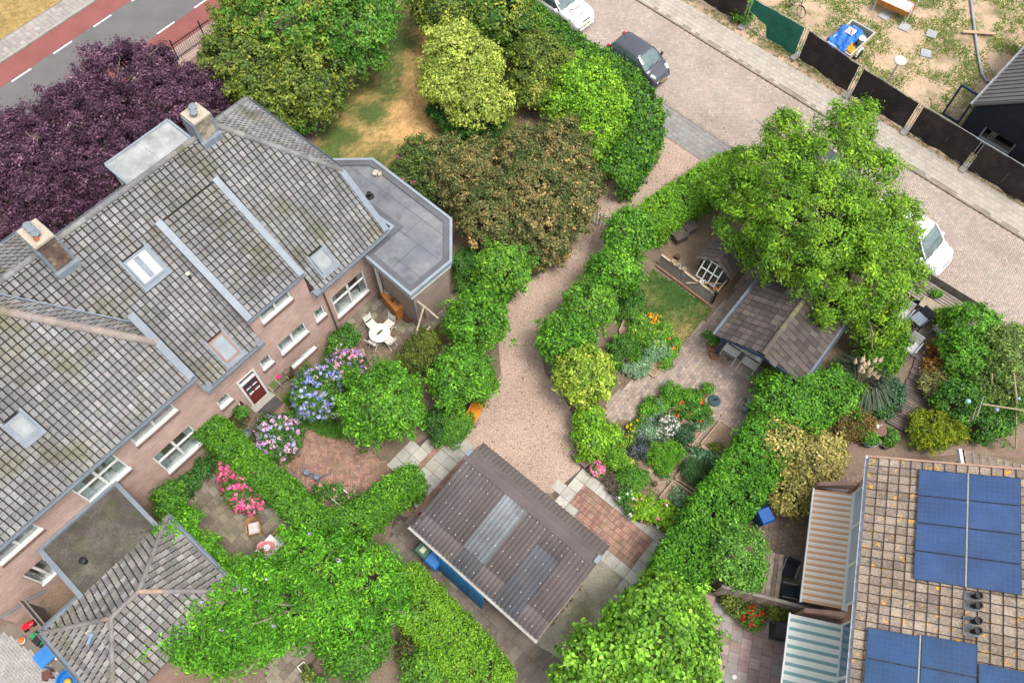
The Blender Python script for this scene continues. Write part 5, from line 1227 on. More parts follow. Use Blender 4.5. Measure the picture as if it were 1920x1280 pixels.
for (u, v, lb) in ((697, 608, 'white folding chair at the upper left of the round table'), (729, 607, 'white folding chair at the upper right of the round table'), (700, 640, 'white folding chair at the lower left of the round table'), (731, 639, 'white folding chair at the lower right of the round table')):
    fold_chair(u, v, face(u, v, 712, 624), lb)
st = at(676, 663, .4); s = thing('side_stool', 'small grey stool beside the pink hydrangea', 'stool', (st[0], st[1], .03), R(20)); part('seat', MB().box(-.2, .2, -.2, .2, .38, .42), M_WOOD, s)
for x in (-.17, .17):
    for y in (-.17, .17): part('leg', MB().box(x - .02, x + .02, y - .02, y + .02, 0, .38), M_WOOD, s)
# --- pine potting bench against the garden room
pb = at(737, 566, .7); B = thing('potting_bench', 'orange pine potting bench against the garden room wall', 'bench', (pb[0], pb[1], .03), face(722, 545, 756, 585))
part('worktop', MB().box(-.6, .6, -.25, .25, .84, .88), M_PINE, B); part('shelf', MB().box(-.57, .57, -.22, .22, .42, .45), M_PINE, B); part('shelf', MB().box(-.57, .57, -.22, .22, .12, .15), M_PINE, B)
for x in (-.58, .58): part('end_panel', MB().box(x - .02, x + .02, -.25, .25, 0, .838), M_PINE, B)
part('back_board', MB().box(-.6, .6, .252, .275, .6, 1.15), M_PINE, B); part('top_shelf', MB().box(-.6, .6, .14, .25, 1.1, 1.13), M_PINE, B)
for k, (x, y, r) in enumerate(((-.42, .0, .09), (-.15, .05, .07), (.1, -.05, .08), (.38, .05, .1))):
    l = world_of(B, (x, y, .91)); p = thing('flower_pot', ['white cup on the left of the potting bench', 'small brown pot on the potting bench', 'dark pot in the middle of the potting bench', 'round clay pot on the right of the potting bench'][k], 'pot', (l.x, l.y, l.z), 0, 'pots on the potting bench')
    part('pot', MB().lathe([(r * .7, 0), (r, r * 1.6), (r * 1.1, r * 1.6), (r * 1.1, r * 1.9), (r * .9, r * 1.9), (r * .75, .03)], seg=12), [M_WHITE, M_TERRA, M_BLACK, M_TERRA][k], p); part('soil', MB().lathe([(r * .85, r * 1.5), (.005, r * 1.55)], seg=12), M_SOIL, p)
gb = at(758, 583, .3); g_ = thing('gas_bottle', 'dark blue gas bottle beside the potting bench', 'gas bottle', (gb[0], gb[1], .03)); part('body', MB().lathe([(.12, 0), (.15, .04), (.15, .45), (.12, .55), (.05, .6)], seg=14), mat('bottle_blue', (.02, .07, .20), rough=.4), g_); part('valve', MB().lathe([(.04, .6), (.07, .62), (.07, .72), (.02, .73)], seg=8), M_STEEL, g_)
pt_ = at(768, 595, .2); g_ = thing('rusty_bowl', 'rust brown metal bowl at the corner of the garden room', 'bowl', (pt_[0], pt_[1], .03)); part('bowl', MB().lathe([(.1, 0), (.24, .2), (.27, .3), (.24, .3), (.2, .18), (.02, .06)], seg=16), mat('rust', (.16, .06, .03), rough=.9, var=.3, scale=9), g_); part('stand', MB().lathe([(.14, 0), (.08, .05)], seg=10), MATS['rust'], g_)
# --- rustic log frame by the patio
lg = at(792, 585); L_ = thing('log_frame', 'rustic frame of pale birch logs at the corner of the round-table patio', 'log frame', (lg[0], lg[1], 0)); o_ = np.array([lg[0], lg[1], 0]); M_LOG = mat('pale_log', (.42, .33, .245), rough=.9, var=.3, scale=9)
def lgp(u, v, z): return tuple(G(u, v, z) - o_)
for pts in (((776, 560, 2.3), (795, 574, 2.2), (822, 597, 2.1)), ((795, 574, 2.2), (782, 618, 1.6), (776, 648, .2)), ((806, 612, 1.0), (785, 640, 1.0))): part('log', MB().tube([lgp(*p) for p in pts], .045, 7), M_LOG, L_)
part('post', MB().tube([lgp(800, 600, 0)[:2] + (0,), lgp(795, 574, 2.2)], .05, 7), M_LOG, L_)
# --- front door surroundings
dm = world_of(house, (-.25, -4.25, 0)); o = put('doormat', MB().box(-.5, .5, -.33, .33, .035, .055).mesh('doormat'), mat('mat_grey', (.075, .07, .065), rough=1, var=.2), loc=(dm.x, dm.y, 0), rz=HA); tag(o, 'dark grey doormat in front of the red door', 'doormat')
lb = world_of(house, (-1.05, -3.78, 1.0)); p = thing('wall_lamp', 'small dark lantern on a white bracket left of the red door', 'lamp', tuple(lb), HA); part('bracket', MB().box(-.1, .1, -.06, .06, .0, .1), M_WHITE, p); part('lantern', MB().lathe([(.05, .1), (.08, .2), (.06, .36), (.01, .42)], (0, -.1, 0), 8), mat('dark_maroon', (.10, .03, .03)), p)
# plant stand and pots by the door
ps = at(448, 785, .4); p = thing('plant_stand', 'dark metal plant stand crowded with pots beside the hedge end', 'plant stand', (ps[0], ps[1], 0), HA)
for z in (.3, .7): part('shelf', MB().box(-.35, .35, -.18, .18, z, z + .025), M_BLACK, p)
for x in (-.33, .33):
    for y in (-.16, .16): part('leg', MB().tube([(x, y, 0), (x, y, .8)], .014, 5), M_BLACK, p)
def pot(label, u, v, r, h, m, z=0., plant=None, cat='pot', group=None, lz=.02, name='flower_pot', square=False):
    l = G(u, v, z + h * .6); P = thing(name, label, cat, (l[0], l[1], z + lz), 0, group)
    if square:
        b = MB(); b.box(-r, r, -r, r, 0, .02)
        for x0, x1, y0, y1 in ((-r, r, -r, -r + .03), (-r, r, r - .03, r), (-r, -r + .03, -r + .03, r - .03), (r - .03, r, -r + .03, r - .03)): b.box(x0, x1, y0, y1, .02, h)
        part('pot', b, m, P); part('soil', MB().box(-r + .03, r - .03, -r + .03, r - .03, .05, h * .85), M_SOIL, P)
    else:
        part('pot', MB().lathe([(r * .72, 0), (r * .95, h * .8), (r * 1.06, h * .8), (r * 1.06, h), (r * .9, h), (r * .8, h * .6)], seg=16), m, P); part('soil', MB().lathe([(r * .85, h * .84), (.005, h * .86)], seg=14), M_SOIL, P)
    return P
pot('orange pot on the plant stand by the front door', 446, 782, .1, .18, M_TERRA, .72); pot('dark pot with greenery on the plant stand', 455, 773, .1, .2, M_BLACK, .72); pot('pale pot at the foot of the plant stand', 463, 800, .13, .22, M_CONC)
b_ = at(457, 812, .35); p = thing('metal_basin', 'round grey metal basin tucked against the hedge', 'basin', (b_[0], b_[1], 0)); part('basin', MB().lathe([(.2, 0), (.28, .3), (.3, .34), (.27, .34), (.2, .06), (.02, .05)], seg=18), M_ZINC, p); part('handle', MB().tube([(.28, -.08, .3), (.36, 0, .3), (.28, .08, .3)], .012, 5), M_STEEL, p)
# bench with green cushions + barrel right of the door
gbp = at(519, 714, .45); p = thing('slatted_bench', 'small wooden bench with green cushions right of the red door', 'bench', (gbp[0], gbp[1], 0), HA); M_CUSH = mat('green_cushion', (.10, .13, .04), rough=.9, var=.3, scale=7)
for k in range(4): part('seat_slat', MB().box(-.42, .42, -.22 + k * .11, -.13 + k * .11, .42, .45), M_WOOD, p)
for x in (-.42, 0, .42): part('frame', MB().tube([(x, -.22, 0), (x, -.22, .45), (x, .22, .46), (x, .26, .9)], .025, 5), mat('cream_wood', (.45, .38, .28)), p)
part('cushion', MB().box(-.4, -.03, -.2, .2, .452, .52), M_CUSH, p); part('cushion', MB().box(.03, .4, -.2, .2, .452, .52), M_CUSH, p)
o = at(523, 707, .55); o_ = put('pink_cushion', MB().ball((0, 0, 0), .11, 8, 5, .6).mesh('pink_cushion'), mat('hot_pink', (.65, .03, .22)), loc=(o[0], o[1], .58)); tag(o_, 'small hot pink cushion on the slatted bench', 'cushion')
bp = at(541, 697, .4); p = thing('wicker_basket', 'round brown wicker basket beside the cellar window', 'basket', (bp[0], bp[1], 0)); part('basket', MB().lathe([(.17, 0), (.24, .25), (.22, .45), (.25, .5), (.21, .5), (.18, .2), (.02, .05)], seg=16), mat('wicker', (.10, .055, .04), rough=.9, var=.3, scale=20), p); part('handle', MB().tube([(.22 * math.cos(t), 0, .48 + .2 * math.sin(t)) for t in np.linspace(0, math.pi, 8)], .014, 5), MATS['wicker'], p)
# --- watering cans on the terrace and a little white trellis bed
for i, (u, v) in enumerate(((575, 886), (594, 895))):
    l = at(u, v, .2); p = thing('watering_can', ['grey-blue watering can on the left at the terrace edge', 'grey-blue watering can on the right at the terrace edge'][i], 'watering can', (l[0], l[1], .03), R(-15 + i * 20), 'watering cans'); M_CAN = mat('can_blue', (.25, .30, .36), rough=.4, metal=.4, var=.15)
    part('body', MB().lathe([(.13, 0), (.13, .26), (.10, .3), (.1, .3)], seg=14), M_CAN, p); part('spout', MB().tube([(.1, 0, .06), (.26, 0, .25), (.36, 0, .36)], [.03, .022, .02], 7), M_CAN, p); part('rose', MB().tube([(.35, 0, .35), (.4, 0, .38)], [.02, .05], 8), M_CAN, p); part('handle', MB().tube([(-.1, 0, .05), (-.26, 0, .2), (-.2, 0, .4), (.05, 0, .42), (.08, 0, .3)], .013, 5), M_CAN, p)
wt = at(640, 932, .3); p = thing('white_crate', 'white open-slat crate holding potted plants in the hedge corner', 'crate', (wt[0], wt[1], .03), R(-38))
for y in (-.28, .28): part('side_rail', MB().box(-.5, .5, y - .02, y + .02, .28, .34), M_PAINTW, p)
for x in (-.5, -.17, .17, .5): part('cross_slat', MB().box(x - .02, x + .02, -.258, .258, .28, .34), M_PAINTW, p)
for x in (-.48, .48):
    for y in (-.28, .28): part('leg', MB().box(x - .022, x + .022, y - .023, y + .023, 0, .278), M_PAINTW, p)
for k, (x, y) in enumerate(((-.33, 0), (0, .02), (.33, -.02))):
    l = world_of(p, (x, y, 0)); u_, v_ = px(l.x, l.y, .1); pot(['potted plant at the left end of the white crate', 'potted plant in the middle of the white crate', 'potted plant at the right end of the white crate'][k], u_, v_, .12, .2, M_TERRA)
# --- left patio: wicker chairs and table
def wicker_chair(u, v, an, label):
    l = at(u, v, .45); c = thing('wicker_chair', label, 'chair', (l[0], l[1], .03), an, 'wicker chairs on the slab patio'); M_W = mat('light_wicker', (.42, .22, .08), rough=.8, var=.25, scale=14)
    part('seat', MB().box(-.24, .24, -.24, .24, .40, .44), M_W, c); part('cushion', MB().box(-.21, .22, -.2, .2, .442, .50), mat('pale_cushion', (.50, .47, .47), rough=.9, var=.15, scale=12), c)
    n = 9; b = MB()
    for k in range(n):
        a = math.pi * (.5 + k / (n - 1)); b.v += [(-.05 + .27 * math.cos(a), .28 * math.sin(a), .44), (-.07 + .33 * math.cos(a), .31 * math.sin(a), .86 - .2 * abs(k - 4) / 4)]
    b.f = [(2 * k, 2 * k + 1, 2 * k + 3, 2 * k + 2) for k in range(n - 1)]; part('backrest', b, M_W, c)
    for sy in (-.27, .27): part('armrest', MB().tube([(-.1, sy, .66), (.2, sy, .64), (.22, sy, 0)], .025, 6), M_W, c)
    for sy in (-.22, .22): part('leg', MB().tube([(-.2, sy, 0), (-.2, sy, .42)], .022, 6), M_W, c)
wicker_chair(477, 990, R(-75), 'wicker armchair with pale cushion standing alone on the slab patio'); wicker_chair(485, 1055, face(485, 1055, 505, 1028), 'wicker armchair pulled up below the square table'); wicker_chair(528, 1008, face(528, 1008, 508, 1025), 'wicker chair with pink cushion half under the climber')
tp = at(507, 1030, .72); t = thing('square_table', 'white-clothed square table on the slab patio', 'table', (tp[0], tp[1], .03), R(52)); part('table_top', MB().box(-.42, .42, -.42, .42, .70, .74), M_PAINTW, t)
for x in (-.36, .36):
    for y in (-.36, .36): part('leg', MB().box(x - .025, x + .025, y - .025, y + .025, 0, .7), M_WOOD, t)
o = put('table_cloth', MB()._add([(-.3 + .1 * math.cos(a) + .26 * math.cos(a), .26 * math.sin(a) * (1 + .15 * math.sin(3 * a)), .0) for a in np.linspace(0, 2 * math.pi, 15)[:-1]], [tuple(range(14))]).mesh('table_cloth'), mat('pink_cloth', (.60, .22, .24), rough=.9, var=.4, scale=11), loc=(tp[0] + .12, tp[1] + .1, .775)); tag(o, 'pink flowered cloth on the square patio table', 'cloth')
pl = thing('tea_plate', 'white plate on the pink cloth of the patio table', 'plate', (tp[0] - .12, tp[1] + .06, .778)); part('plate', MB().lathe([(.06, 0), (.12, .015), (.125, .022), (.06, .01), (.005, .01)], seg=16), M_WHITE, pl); part('cup', MB().lathe([(.03, .012), (.045, .08), (.04, .08), (.02, .03)], seg=10), M_WHITE, pl)
# kerb of bricks along the patio
bk = MB(); bk.box(-.5, .5, -.5, .5, -1, 0); bk.f = bk.f[1:]
# --- wheelie bins behind the shed
def bin_(label, u, v, an, col, h=1.05):
    l = at(u, v, h); M_ = mat('bin_' + label[:6], col, rough=.45, var=.08); c = thing('wheelie_bin', label, 'bin', (l[0], l[1], .02), an, 'wheelie bins')
    b = MB(); b._add([(-.2, -.22, .1), (.2, -.22, .1), (.2, .22, .1), (-.2, .22, .1), (-.27, -.3, h - .1), (.27, -.3, h - .1), (.27, .3, h - .1), (-.27, .3, h - .1)], [(3, 2, 1, 0), (0, 1, 5, 4), (1, 2, 6, 5), (2, 3, 7, 6), (3, 0, 4, 7)]); part('body', b, M_, c)
    b = MB(); b._add([(-.29, -.33, h - .1), (.29, -.33, h - .1), (.29, .33, h - .1), (-.29, .33, h - .1), (-.25, -.27, h), (.25, -.27, h), (.25, .25, h + .03), (-.25, .25, h + .03)], [(3, 2, 1, 0), (4, 5, 6, 7), (0, 1, 5, 4), (1, 2, 6, 5), (2, 3, 7, 6), (3, 0, 4, 7)]); part('lid', b, M_, c)
    part('handle', MB().tube([(-.22, .35, h - .06), (.22, .35, h - .06)], .02, 6), M_BLACK, c)
    for x in (-.22, .22): part('wheel', MB().tube([(x - .03, .27, .1), (x + .03, .27, .1)], .1, 12), M_RUBBER, c)
    return c
gb_ = bin_('green wheelie bin with a sticker beside the shed wall', 796, 1028, R(-40), (.05, .13, .09))
part('sticker', MB().box(-.1, .1, -.12, .1, 1.072, 1.078, Matrix.Rotation(.06, 4, 'X')), mat('sticker', (.55, .55, .35), var=.4, scale=30), gb_)
bin_('blue wheelie bin next to the green one beside the shed', 815, 1047, R(-40), (.03, .15, .42)); bin_('blue-lidded bin half hidden by the tall hedge', 1436, 965, R(20), (.01, .10, .40), .95)
# --- orange bench and slatted box by the drive
ob_ = at(893, 770, .45); p = thing('orange_bench', 'bright orange wooden bench half under a drive-side tree', 'bench', (ob_[0], ob_[1], .02), R(67)); M_OR = mat('orange_paint', (.62, .22, .015), rough=.5, var=.08)
part('seat', MB().box(-.55, .55, -.2, .2, .42, .46), M_OR, p); part('backrest', MB().box(-.55, .55, .2, .24, .46, .9), M_OR, p)
for x in (-.5, .5): part('leg', MB().box(x - .03, x + .03, -.18, .2, 0, .42), M_OR, p)
sb = at(885, 789, .25); p = thing('slatted_box', 'low grey slatted box below the orange bench', 'box', (sb[0], sb[1], .02), R(-20))
for k in range(4): part('slat', MB().box(-.24, .24, -.2 + k * .11, -.13 + k * .11, .3, .32), M_WOOD, p)
for x in (-.22, .22): part('side_panel', MB().box(x - .02, x + .02, -.2, .2, 0, .298), M_WOOD, p)
# --- white garden gate end by the drive
wg = at(1132, 408, .8); p = thing('picket_gate', 'small white picket gate at the bend of the drive', 'gate', (wg[0], wg[1], 0), R(-35))
for k in range(5): part('picket', MB().box(-.4 + k * .18, -.33 + k * .18, -.012, .012, .1, 1.0 + .04 * (k % 2)), M_WHITE, p)
for z in (.3, .8): part('rail', MB().box(-.45, .45, .013, .04, z, z + .07), M_WHITE, p)
# ================================================================== hen run: coop, low wall, rails
ch = at(1357, 483, .9); C = thing('hen_coop', 'wooden hen coop with plank gable roof inside the sand run', 'hen coop', (ch[0], ch[1], 0), R(50.7)); M_DKW = mat('brown_planks', (.15, .12, .105), rough=.9, var=.3, scale=4, fine=.25)
b = MB(); b.box(-.8, .8, -.75, .75, .35, 1.15); b._add([(-.8, -.75, 1.15), (-.8, .75, 1.15), (-.8, 0, 1.7), (.8, -.75, 1.15), (.8, .75, 1.15), (.8, 0, 1.7)], [(0, 2, 1), (3, 4, 5)]); part('wall', b, mat('slate_paint', (.075, .085, .095), rough=.7, var=.2), C)
for sg in (-1, 1):
    for k in range(8):
        d = Vector((0, -sg * .95, .7)).normalized(); up = Vector((0, sg * .7, .95)).normalized()
        b = MB(); b.box(-.11, .11, 0, 1.16, 0, .03, xf((-.88 + k * .25, sg * .95, 1.05 + .01 * (k % 2)), (1, 0, 0), d, up)); part('roof_plank', b, M_DKW, C)
part('ridge_board', MB().box(-1.0, 1.0, -.08, .08, 1.735, 1.77), M_DKW, C)
for x in (-.75, .75):
    for y in (-.7, .7): part('leg', MB().box(x - .04, x + .04, y - .04, y + .04, 0, .348), M_DKW, C)
part('ramp', MB().box(-.15, .15, -.02, .02, -.75, .0, Matrix.Translation((-.95, .1, .45)) @ Matrix.Rotation(R(60), 4, 'Y')), M_WOOD, C)
wf = world_of(C, (-1.12, .05, .95)); p = thing('window_sash', 'old white six-pane window sash leaning on the hen coop', 'window sash', tuple(wf), R(50.7))
Mx = Matrix.Rotation(R(-58), 4, 'Y'); b = MB()
for y in (-.48, -.16, .16, .48): b.box(-.5, .5, y - .026, y + .026, -.02, .02, Mx)
for x in (-.5, 0, .5): b.box(x - .027, x + .027, -.506, .506, -.024, .024, Mx)
part('sash_frame', b, M_WHITE, p); part('pane', MB().box(-.5, .5, -.48, .48, -.003, .003, Mx), M_GLASS, p)
rows = thing('cold_frame_glass', 'row of clear glass panes stacked on the hen coop roof', 'glass panes', tuple(G(1370, 458, 1.6)), R(50.7))
for k in range(4): part('pane', MB().cbox((-.36 + k * .22, 0, .1), (.16, .3, .02), 0, R(-30)), mat('pale_glass', (.48, .53, .56), rough=.1, spec=.7), rows)
# low brick-and-plank wall along the run
wa, wb = G(1232, 497), G(1330, 570); d = wb - wa; Lw = float(np.linalg.norm(d)); an = math.atan2(d[1], d[0])
lw = thing('plank_wall', 'low grey plank wall with pale capping along the sand run', 'wall', (wa[0], wa[1], 0), an)
for k in range(int(Lw / .14)):
    part('plank', MB().box(k * .14 + .004, k * .14 + .134, -.02, .02, .02, .70 + .012 * (k % 3), Matrix.Rotation(R(-13), 4, 'X')), M_WOOD, lw)
part('capping', MB().box(0, Lw, .10, .21, .70, .735), mat('pale_pine', (.50, .38, .25), rough=.8, var=.15), lw); part('post', MB().box(Lw - .02, Lw + .1, .08, .2, 0, .95), M_BLACK, lw); part('plinth', MB().box(0, Lw, -.14, -.03, 0, .12), mat('red_plinth', (.26, .15, .10), rough=.9, var=.25, scale=7), lw)
part('hinge', MB().box(Lw * .42, Lw * .47, -.05, -.022, .35, .55, Matrix.Rotation(R(-13), 4, 'X')), M_ZINC, lw)
ra, rb_ = G(1332, 568), G(1385, 505); d = rb_ - ra; Lr = float(np.linalg.norm(d)); rf = thing('run_rail', 'pale timber rails closing the end of the sand run', 'rail', (ra[0], ra[1], 0), math.atan2(d[1], d[0]))
part('rail', MB().box(.05, Lr, -.03, .03, .6, .66), MATS['pale_pine'], rf); part('rail', MB().box(.05, Lr, -.03, .03, .15, .22), M_DKW, rf)
for x in (0, Lr / 2, Lr): part('post', MB().box(x - .04, x + .04, -.04, .04, 0, .75), M_DKW, rf)
part('cross_rail', MB().tube([(.8, .1, .62), (-.2, 1.35, .62)], .03, 6), MATS['pale_pine'], rf)
bc = at(1350, 515, .2); p = thing('zinc_bucket', 'tipped grey bucket beside the hen coop', 'bucket', (bc[0], bc[1], .15), .4); part('pail', MB().tube([(-.2, 0, .05), (.2, 0, .1)], [.13, .18], 14), M_ZINC, p); part('handle', MB().tube([(.2, -.18, .1), (.3, 0, .25), (.2, .18, .1)], .01, 4), M_STEEL, p)
for i, (u, v) in enumerate(((1258, 498), (1268, 503), (1276, 509), (1305, 530), (1332, 538))):
    l = world_of(lw, (Lw * (.22, .32, .42, .74, .97)[i], .155, 0)); o = put('clay_pot', MB().lathe([(.06, 0), (.09, .13), (.1, .13), (.1, .17), (.08, .17), (.05, .04)], seg=10).mesh('clay_pot'), [MATS['pale_pine'], M_CONC, MATS['pale_pine'], M_PAINTW, M_TERRA][i], loc=(l[0], l[1], .735 if i < 4 else .95)); tag(o, ['first of the pots on the plank wall from the tree', 'second of the pots on the plank wall from the tree', 'third of the pots on the plank wall from the tree', 'pot alone at the middle of the plank wall', 'clay pot on the dark post at the end of the plank wall'][i], 'pot', 'pots on the run wall')
for i, (u, v, a) in enumerate(((1275, 440, .1), (1293, 425, .2))):
    l = at(u, v, .35); p = thing('nest_box', ['dark wooden nest box nearest the drive hedge', 'dark wooden nest box with a pale latch by the hedge'][i], 'nest box', (l[0], l[1], .01), R(30)); part('box', MB().box(-.33, .33, -.26, .26, 0, .4), M_DKW, p); part('lid', MB().box(-.36, .36, -.3, .3, .402, .44), M_DKW, p)
l = at(1270, 481, .15); hen = put('tree_stump', MB().lathe([(.14, 0), (.12, .1), (.13, .25), (.01, .26)], seg=9).mesh('tree_stump'), mat('stump', (.13, .08, .06), rough=.9, var=.3, scale=9), loc=(l[0], l[1], .009)); tag(hen, 'short brown stump on the sand of the hen run', 'stump')
# ================================================================== under the garden house
def white_bench(u, v, label):
    l = at(u, v, .45); c = thing('white_bench', label, 'bench', (l[0], l[1], .03), R(-39.3), 'white benches under the garden house')
    for k in range(4): part('seat_slat', MB().box(-.5, .5, -.22 + k * .1, -.13 + k * .1, .43, .45), M_PAINTW, c)
    for k in range(3): part('back_slat', MB().box(-.5, .5, .2 + k * .02, .22 + k * .02, .52 + k * .12, .6 + k * .12), M_PAINTW, c)
    for x in (-.47, .47): part('leg', MB().tube([(x, -.45, 0), (x, -.2, .44), (x, .22, .46), (x, .26, .9)], .02, 5), M_PAINTW, c); part('leg', MB().tube([(x, .3, 0), (x, .18, .42)], .02, 5), M_PAINTW, c)
white_bench(1377, 660, 'white slatted bench on the left under the garden house roof'); white_bench(1402, 677, 'white slatted bench on the right under the garden house roof')
l = at(1419, 679, .8); p = thing('globe_lamp', 'white round paper lamp hanging at the garden house front', 'lamp', (l[0], l[1], 1.2)); part('globe', MB().ball((0, 0, 0), .15, 14, 8), M_WHITE, p); part('hanger', MB().tube([(0, 0, .15), (.1, .12, .5)], .012, 5), M_WHITE, p)
cl = at(1432, 725, .4); p = thing('navy_chair', 'navy blue chair at the edge of the garden house terrace', 'chair', (cl[0], cl[1], .03), R(-39)); part('seat', MB().box(-.24, .24, -.24, .24, .4, .46), mat('navy_cloth', (.02, .022, .06), rough=.8), p); part('backrest', MB().box(.24, .29, -.24, .24, .46, .9), MATS['navy_cloth'], p)
for x in (-.21, .21):
    for y in (-.21, .21): part('leg', MB().box(x - .02, x + .02, y - .02, y + .02, 0, .4), M_BLACK, p)
pot('clay pot with green plant at the garden house corner', 1337, 640, .19, .3, M_TERRA); pot('square clay planter at the garden house corner', 1336, 652, .17, .3, M_TERRA, square=True); pot('straw-coloured pot by the blue corner post', 1346, 654, .12, .28, mat('straw', (.45, .3, .1))); pot('large round clay pot lowest of the corner group', 1340, 667, .19, .28, M_TERRA); pot('clay pot behind the round one at the corner', 1333, 661, .14, .24, M_TERRA)
l = at(1339, 751, .05); p = thing('sundial', 'dark green round sundial base on the garden terrace', 'sundial', (l[0], l[1], .035)); part('base', MB().lathe([(.27, 0), (.28, .03), (.25, .06), (.2, .06), (.19, .05), (.01, .055)], seg=24), mat('dark_verdigris', (.035, .075, .08), rough=.5, var=.2, scale=8), p); part('gnomon', MB()._add([(-.1, 0, .06), (.12, 0, .06), (.12, 0, .26), (-.1, .015, .06), (.12, .015, .06), (.12, .015, .26)], [(0, 1, 2), (5, 4, 3), (0, 2, 5, 3), (1, 4, 5, 2)]), M_BLACK, p)
pot('clay saucer pot with a seedling beside the sundial', 1323, 735, .15, .16, M_TERRA); pot('low terracotta bowl beside the sundial', 1318, 741, .2, .12, M_TERRA)
# bench with cans by the round bush
tb = at(1415, 790, .7); t = thing('work_table', 'orange pine work table under the round bush', 'table', (tb[0], tb[1], .03), R(50)); part('table_top', MB().box(-.55, .55, -.28, .28, .7, .74), M_PINE, t)
for x in (-.5, .5):
    for y in (-.24, .24): part('leg', MB().box(x - .03, x + .03, y - .03, y + .03, 0, .7), M_PINE, t)
part('lower_shelf', MB().box(-.46, .46, -.2, .2, .2, .23), M_PINE, t)
for i, (u, v) in enumerate(((1406, 752), (1405, 760), (1398, 768))):
    l = at(u, v, .2); p = thing('watering_can', ['zinc watering can farthest from the drive, beside the work table', 'dark-mouthed zinc can beside the work table', 'zinc watering can nearest the beds beside the work table'][i], 'watering can', (l[0], l[1], .03), R(160 + i * 25), 'zinc cans by the work table'); part('body', MB().lathe([(.13, 0), (.13, .26), (.10, .3)], seg=14), MATS['can_blue'], p); part('spout', MB().tube([(.1, 0, .06), (.26, 0, .25), (.36, 0, .36)], [.03, .022, .02], 7), MATS['can_blue'], p); part('handle', MB().tube([(-.1, 0, .05), (-.26, 0, .2), (-.2, 0, .4), (.05, 0, .42)], .013, 5), MATS['can_blue'], p)
pot('dark pot with white bloom on the work table', 1408, 787, .11, .2, M_BLACK, .745); pot('grey tub at the foot of the work table', 1408, 802, .2, .3, M_ZINC)
# ================================================================== timber deck, slatted seat and loungers
dk = GP([(1690, 565), (1735, 520), (1830, 590), (1800, 640), (1735, 690), (1680, 650)]); deck = sheet('deck_base', dk, .006, M_SOIL)
db_ = MB(); db_.box(-.5, .5, -.5, .5, -1, 0); db_.f = db_.f[1:]
WT = [jit(c, .2) for c in ((.15, .115, .10), (.18, .14, .12), (.125, .095, .085)) for _ in range(4)]; M_DECKB = mat('deck_board', attr=True, rough=.85, var=.25, scale=4, fine=.25, fscale=25)
P = Pieces('deck_plank', db_, WT, M_DECKB); a = math.atan2(q_[1], q_[0]); ca, sa = math.cos(a), math.sin(a); pts = np.array(dk)
for k in range(-60, 200):
    o_ = k * .14; us = np.linspace(-10, 40, 501)
    xs = us * ca - o_ * sa; ys = us * sa + o_ * ca
    ins = [u for u, x, y in zip(us, xs, ys) if inpoly(x, y, dk)]
    if len(ins) < 3: continue
    u0, u1 = min(ins), max(ins); c = ((u0 + u1) / 2 * ca - o_ * sa, (u0 + u1) / 2 * sa + o_ * ca); P.add(xf((c[0], c[1], .12), (ca * (u1 - u0), sa * (u1 - u0), 0), (-sa * .125, ca * .125, 0), (0, 0, .03)))
# boardwalk
bwk = [(1752, 655), (1738, 700), (1714, 752), (1688, 808)]; P2 = Pieces('deck_plank', db_, WT, M_DECKB)
path = [G(*p) for p in bwk]; tot = 0
for p0, p1 in zip(path[:-1], path[1:]):
    d = p1 - p0; l = float(np.linalg.norm(d)); u = d / l; s = np.array([-u[1], u[0], 0]); n = int(l / .125)
    for k in range(n):
        c = p0 + d * ((k + .5) / n) + s * random.gauss(0, .02); P2.add(xf((c[0], c[1], .10 + random.gauss(0, .004)), tuple(s * (1.32 + random.gauss(0, .02))), tuple(-u * .108), (0, 0, .03)))
P.flush(deck); bw = sheet('boardwalk_base', [tuple(p[:2]) for p in [path[0] + np.array([.3, 0, 0]), path[1] + np.array([.3, 0, 0]), path[2] + np.array([.3, 0, 0]), path[3] + np.array([.3, 0, 0]), path[3] - np.array([.3, 0, 0]), path[2] - np.array([.3, 0, 0]), path[1] - np.array([.3, 0, 0]), path[0] - np.array([.3, 0, 0])]], .007, M_SOIL); P2.flush(bw)
# slatted lounge platform along the street
la, lb2 = G(1712, 533), G(1838, 612); d = lb2 - la; Ll = float(np.linalg.norm(d)); pf = thing('slatted_platform', 'long slatted grey wood platform along the street edge', 'platform', (la[0], la[1], 0), math.atan2(d[1], d[0]))
for k in range(8): part('slat', MB().box(0, Ll, -.95 + k * .16, -.83 + k * .16, .38 + .003 * (k % 2), .42), mat('silver_wood', (.30, .25, .22), rough=.9, var=.25, scale=4, fine=.2), pf)
for x in (.2, Ll / 2, Ll - .2): part('bearer', MB().box(x - .05, x + .05, -.95, .28, .2, .375), M_WOOD, pf)
part('back_fence', MB().box(0, Ll, .34, .38, 0, .85), M_WOOD, pf)
for k in range(6): part('fence_board', MB().box(0, Ll, .385 + .002 * k, .41, .05 + k * .13, .16 + k * .13), M_WOOD, pf)
lt = at(1744, 574, .45); t = thing('wooden_coffee_table', 'weathered wooden coffee table on the deck', 'table', (lt[0], lt[1], .12), R(-40))
for k in range(6): part('top_slat', MB().box(-.45, .45, -.32 + k * .107, -.22 + k * .107, .38, .41), mat('beige_teak', (.36, .30, .21), rough=.9, var=.2, scale=5), t)
for x in (-.4, .4):
    for y in (-.27, .27): part('leg', MB().box(x - .035, x + .035, y - .035, y + .035, 0, .378), MATS['beige_teak'], t)
part('apron', MB().box(-.4, .4, -.3, -.27, .28, .377), MATS['beige_teak'], t)
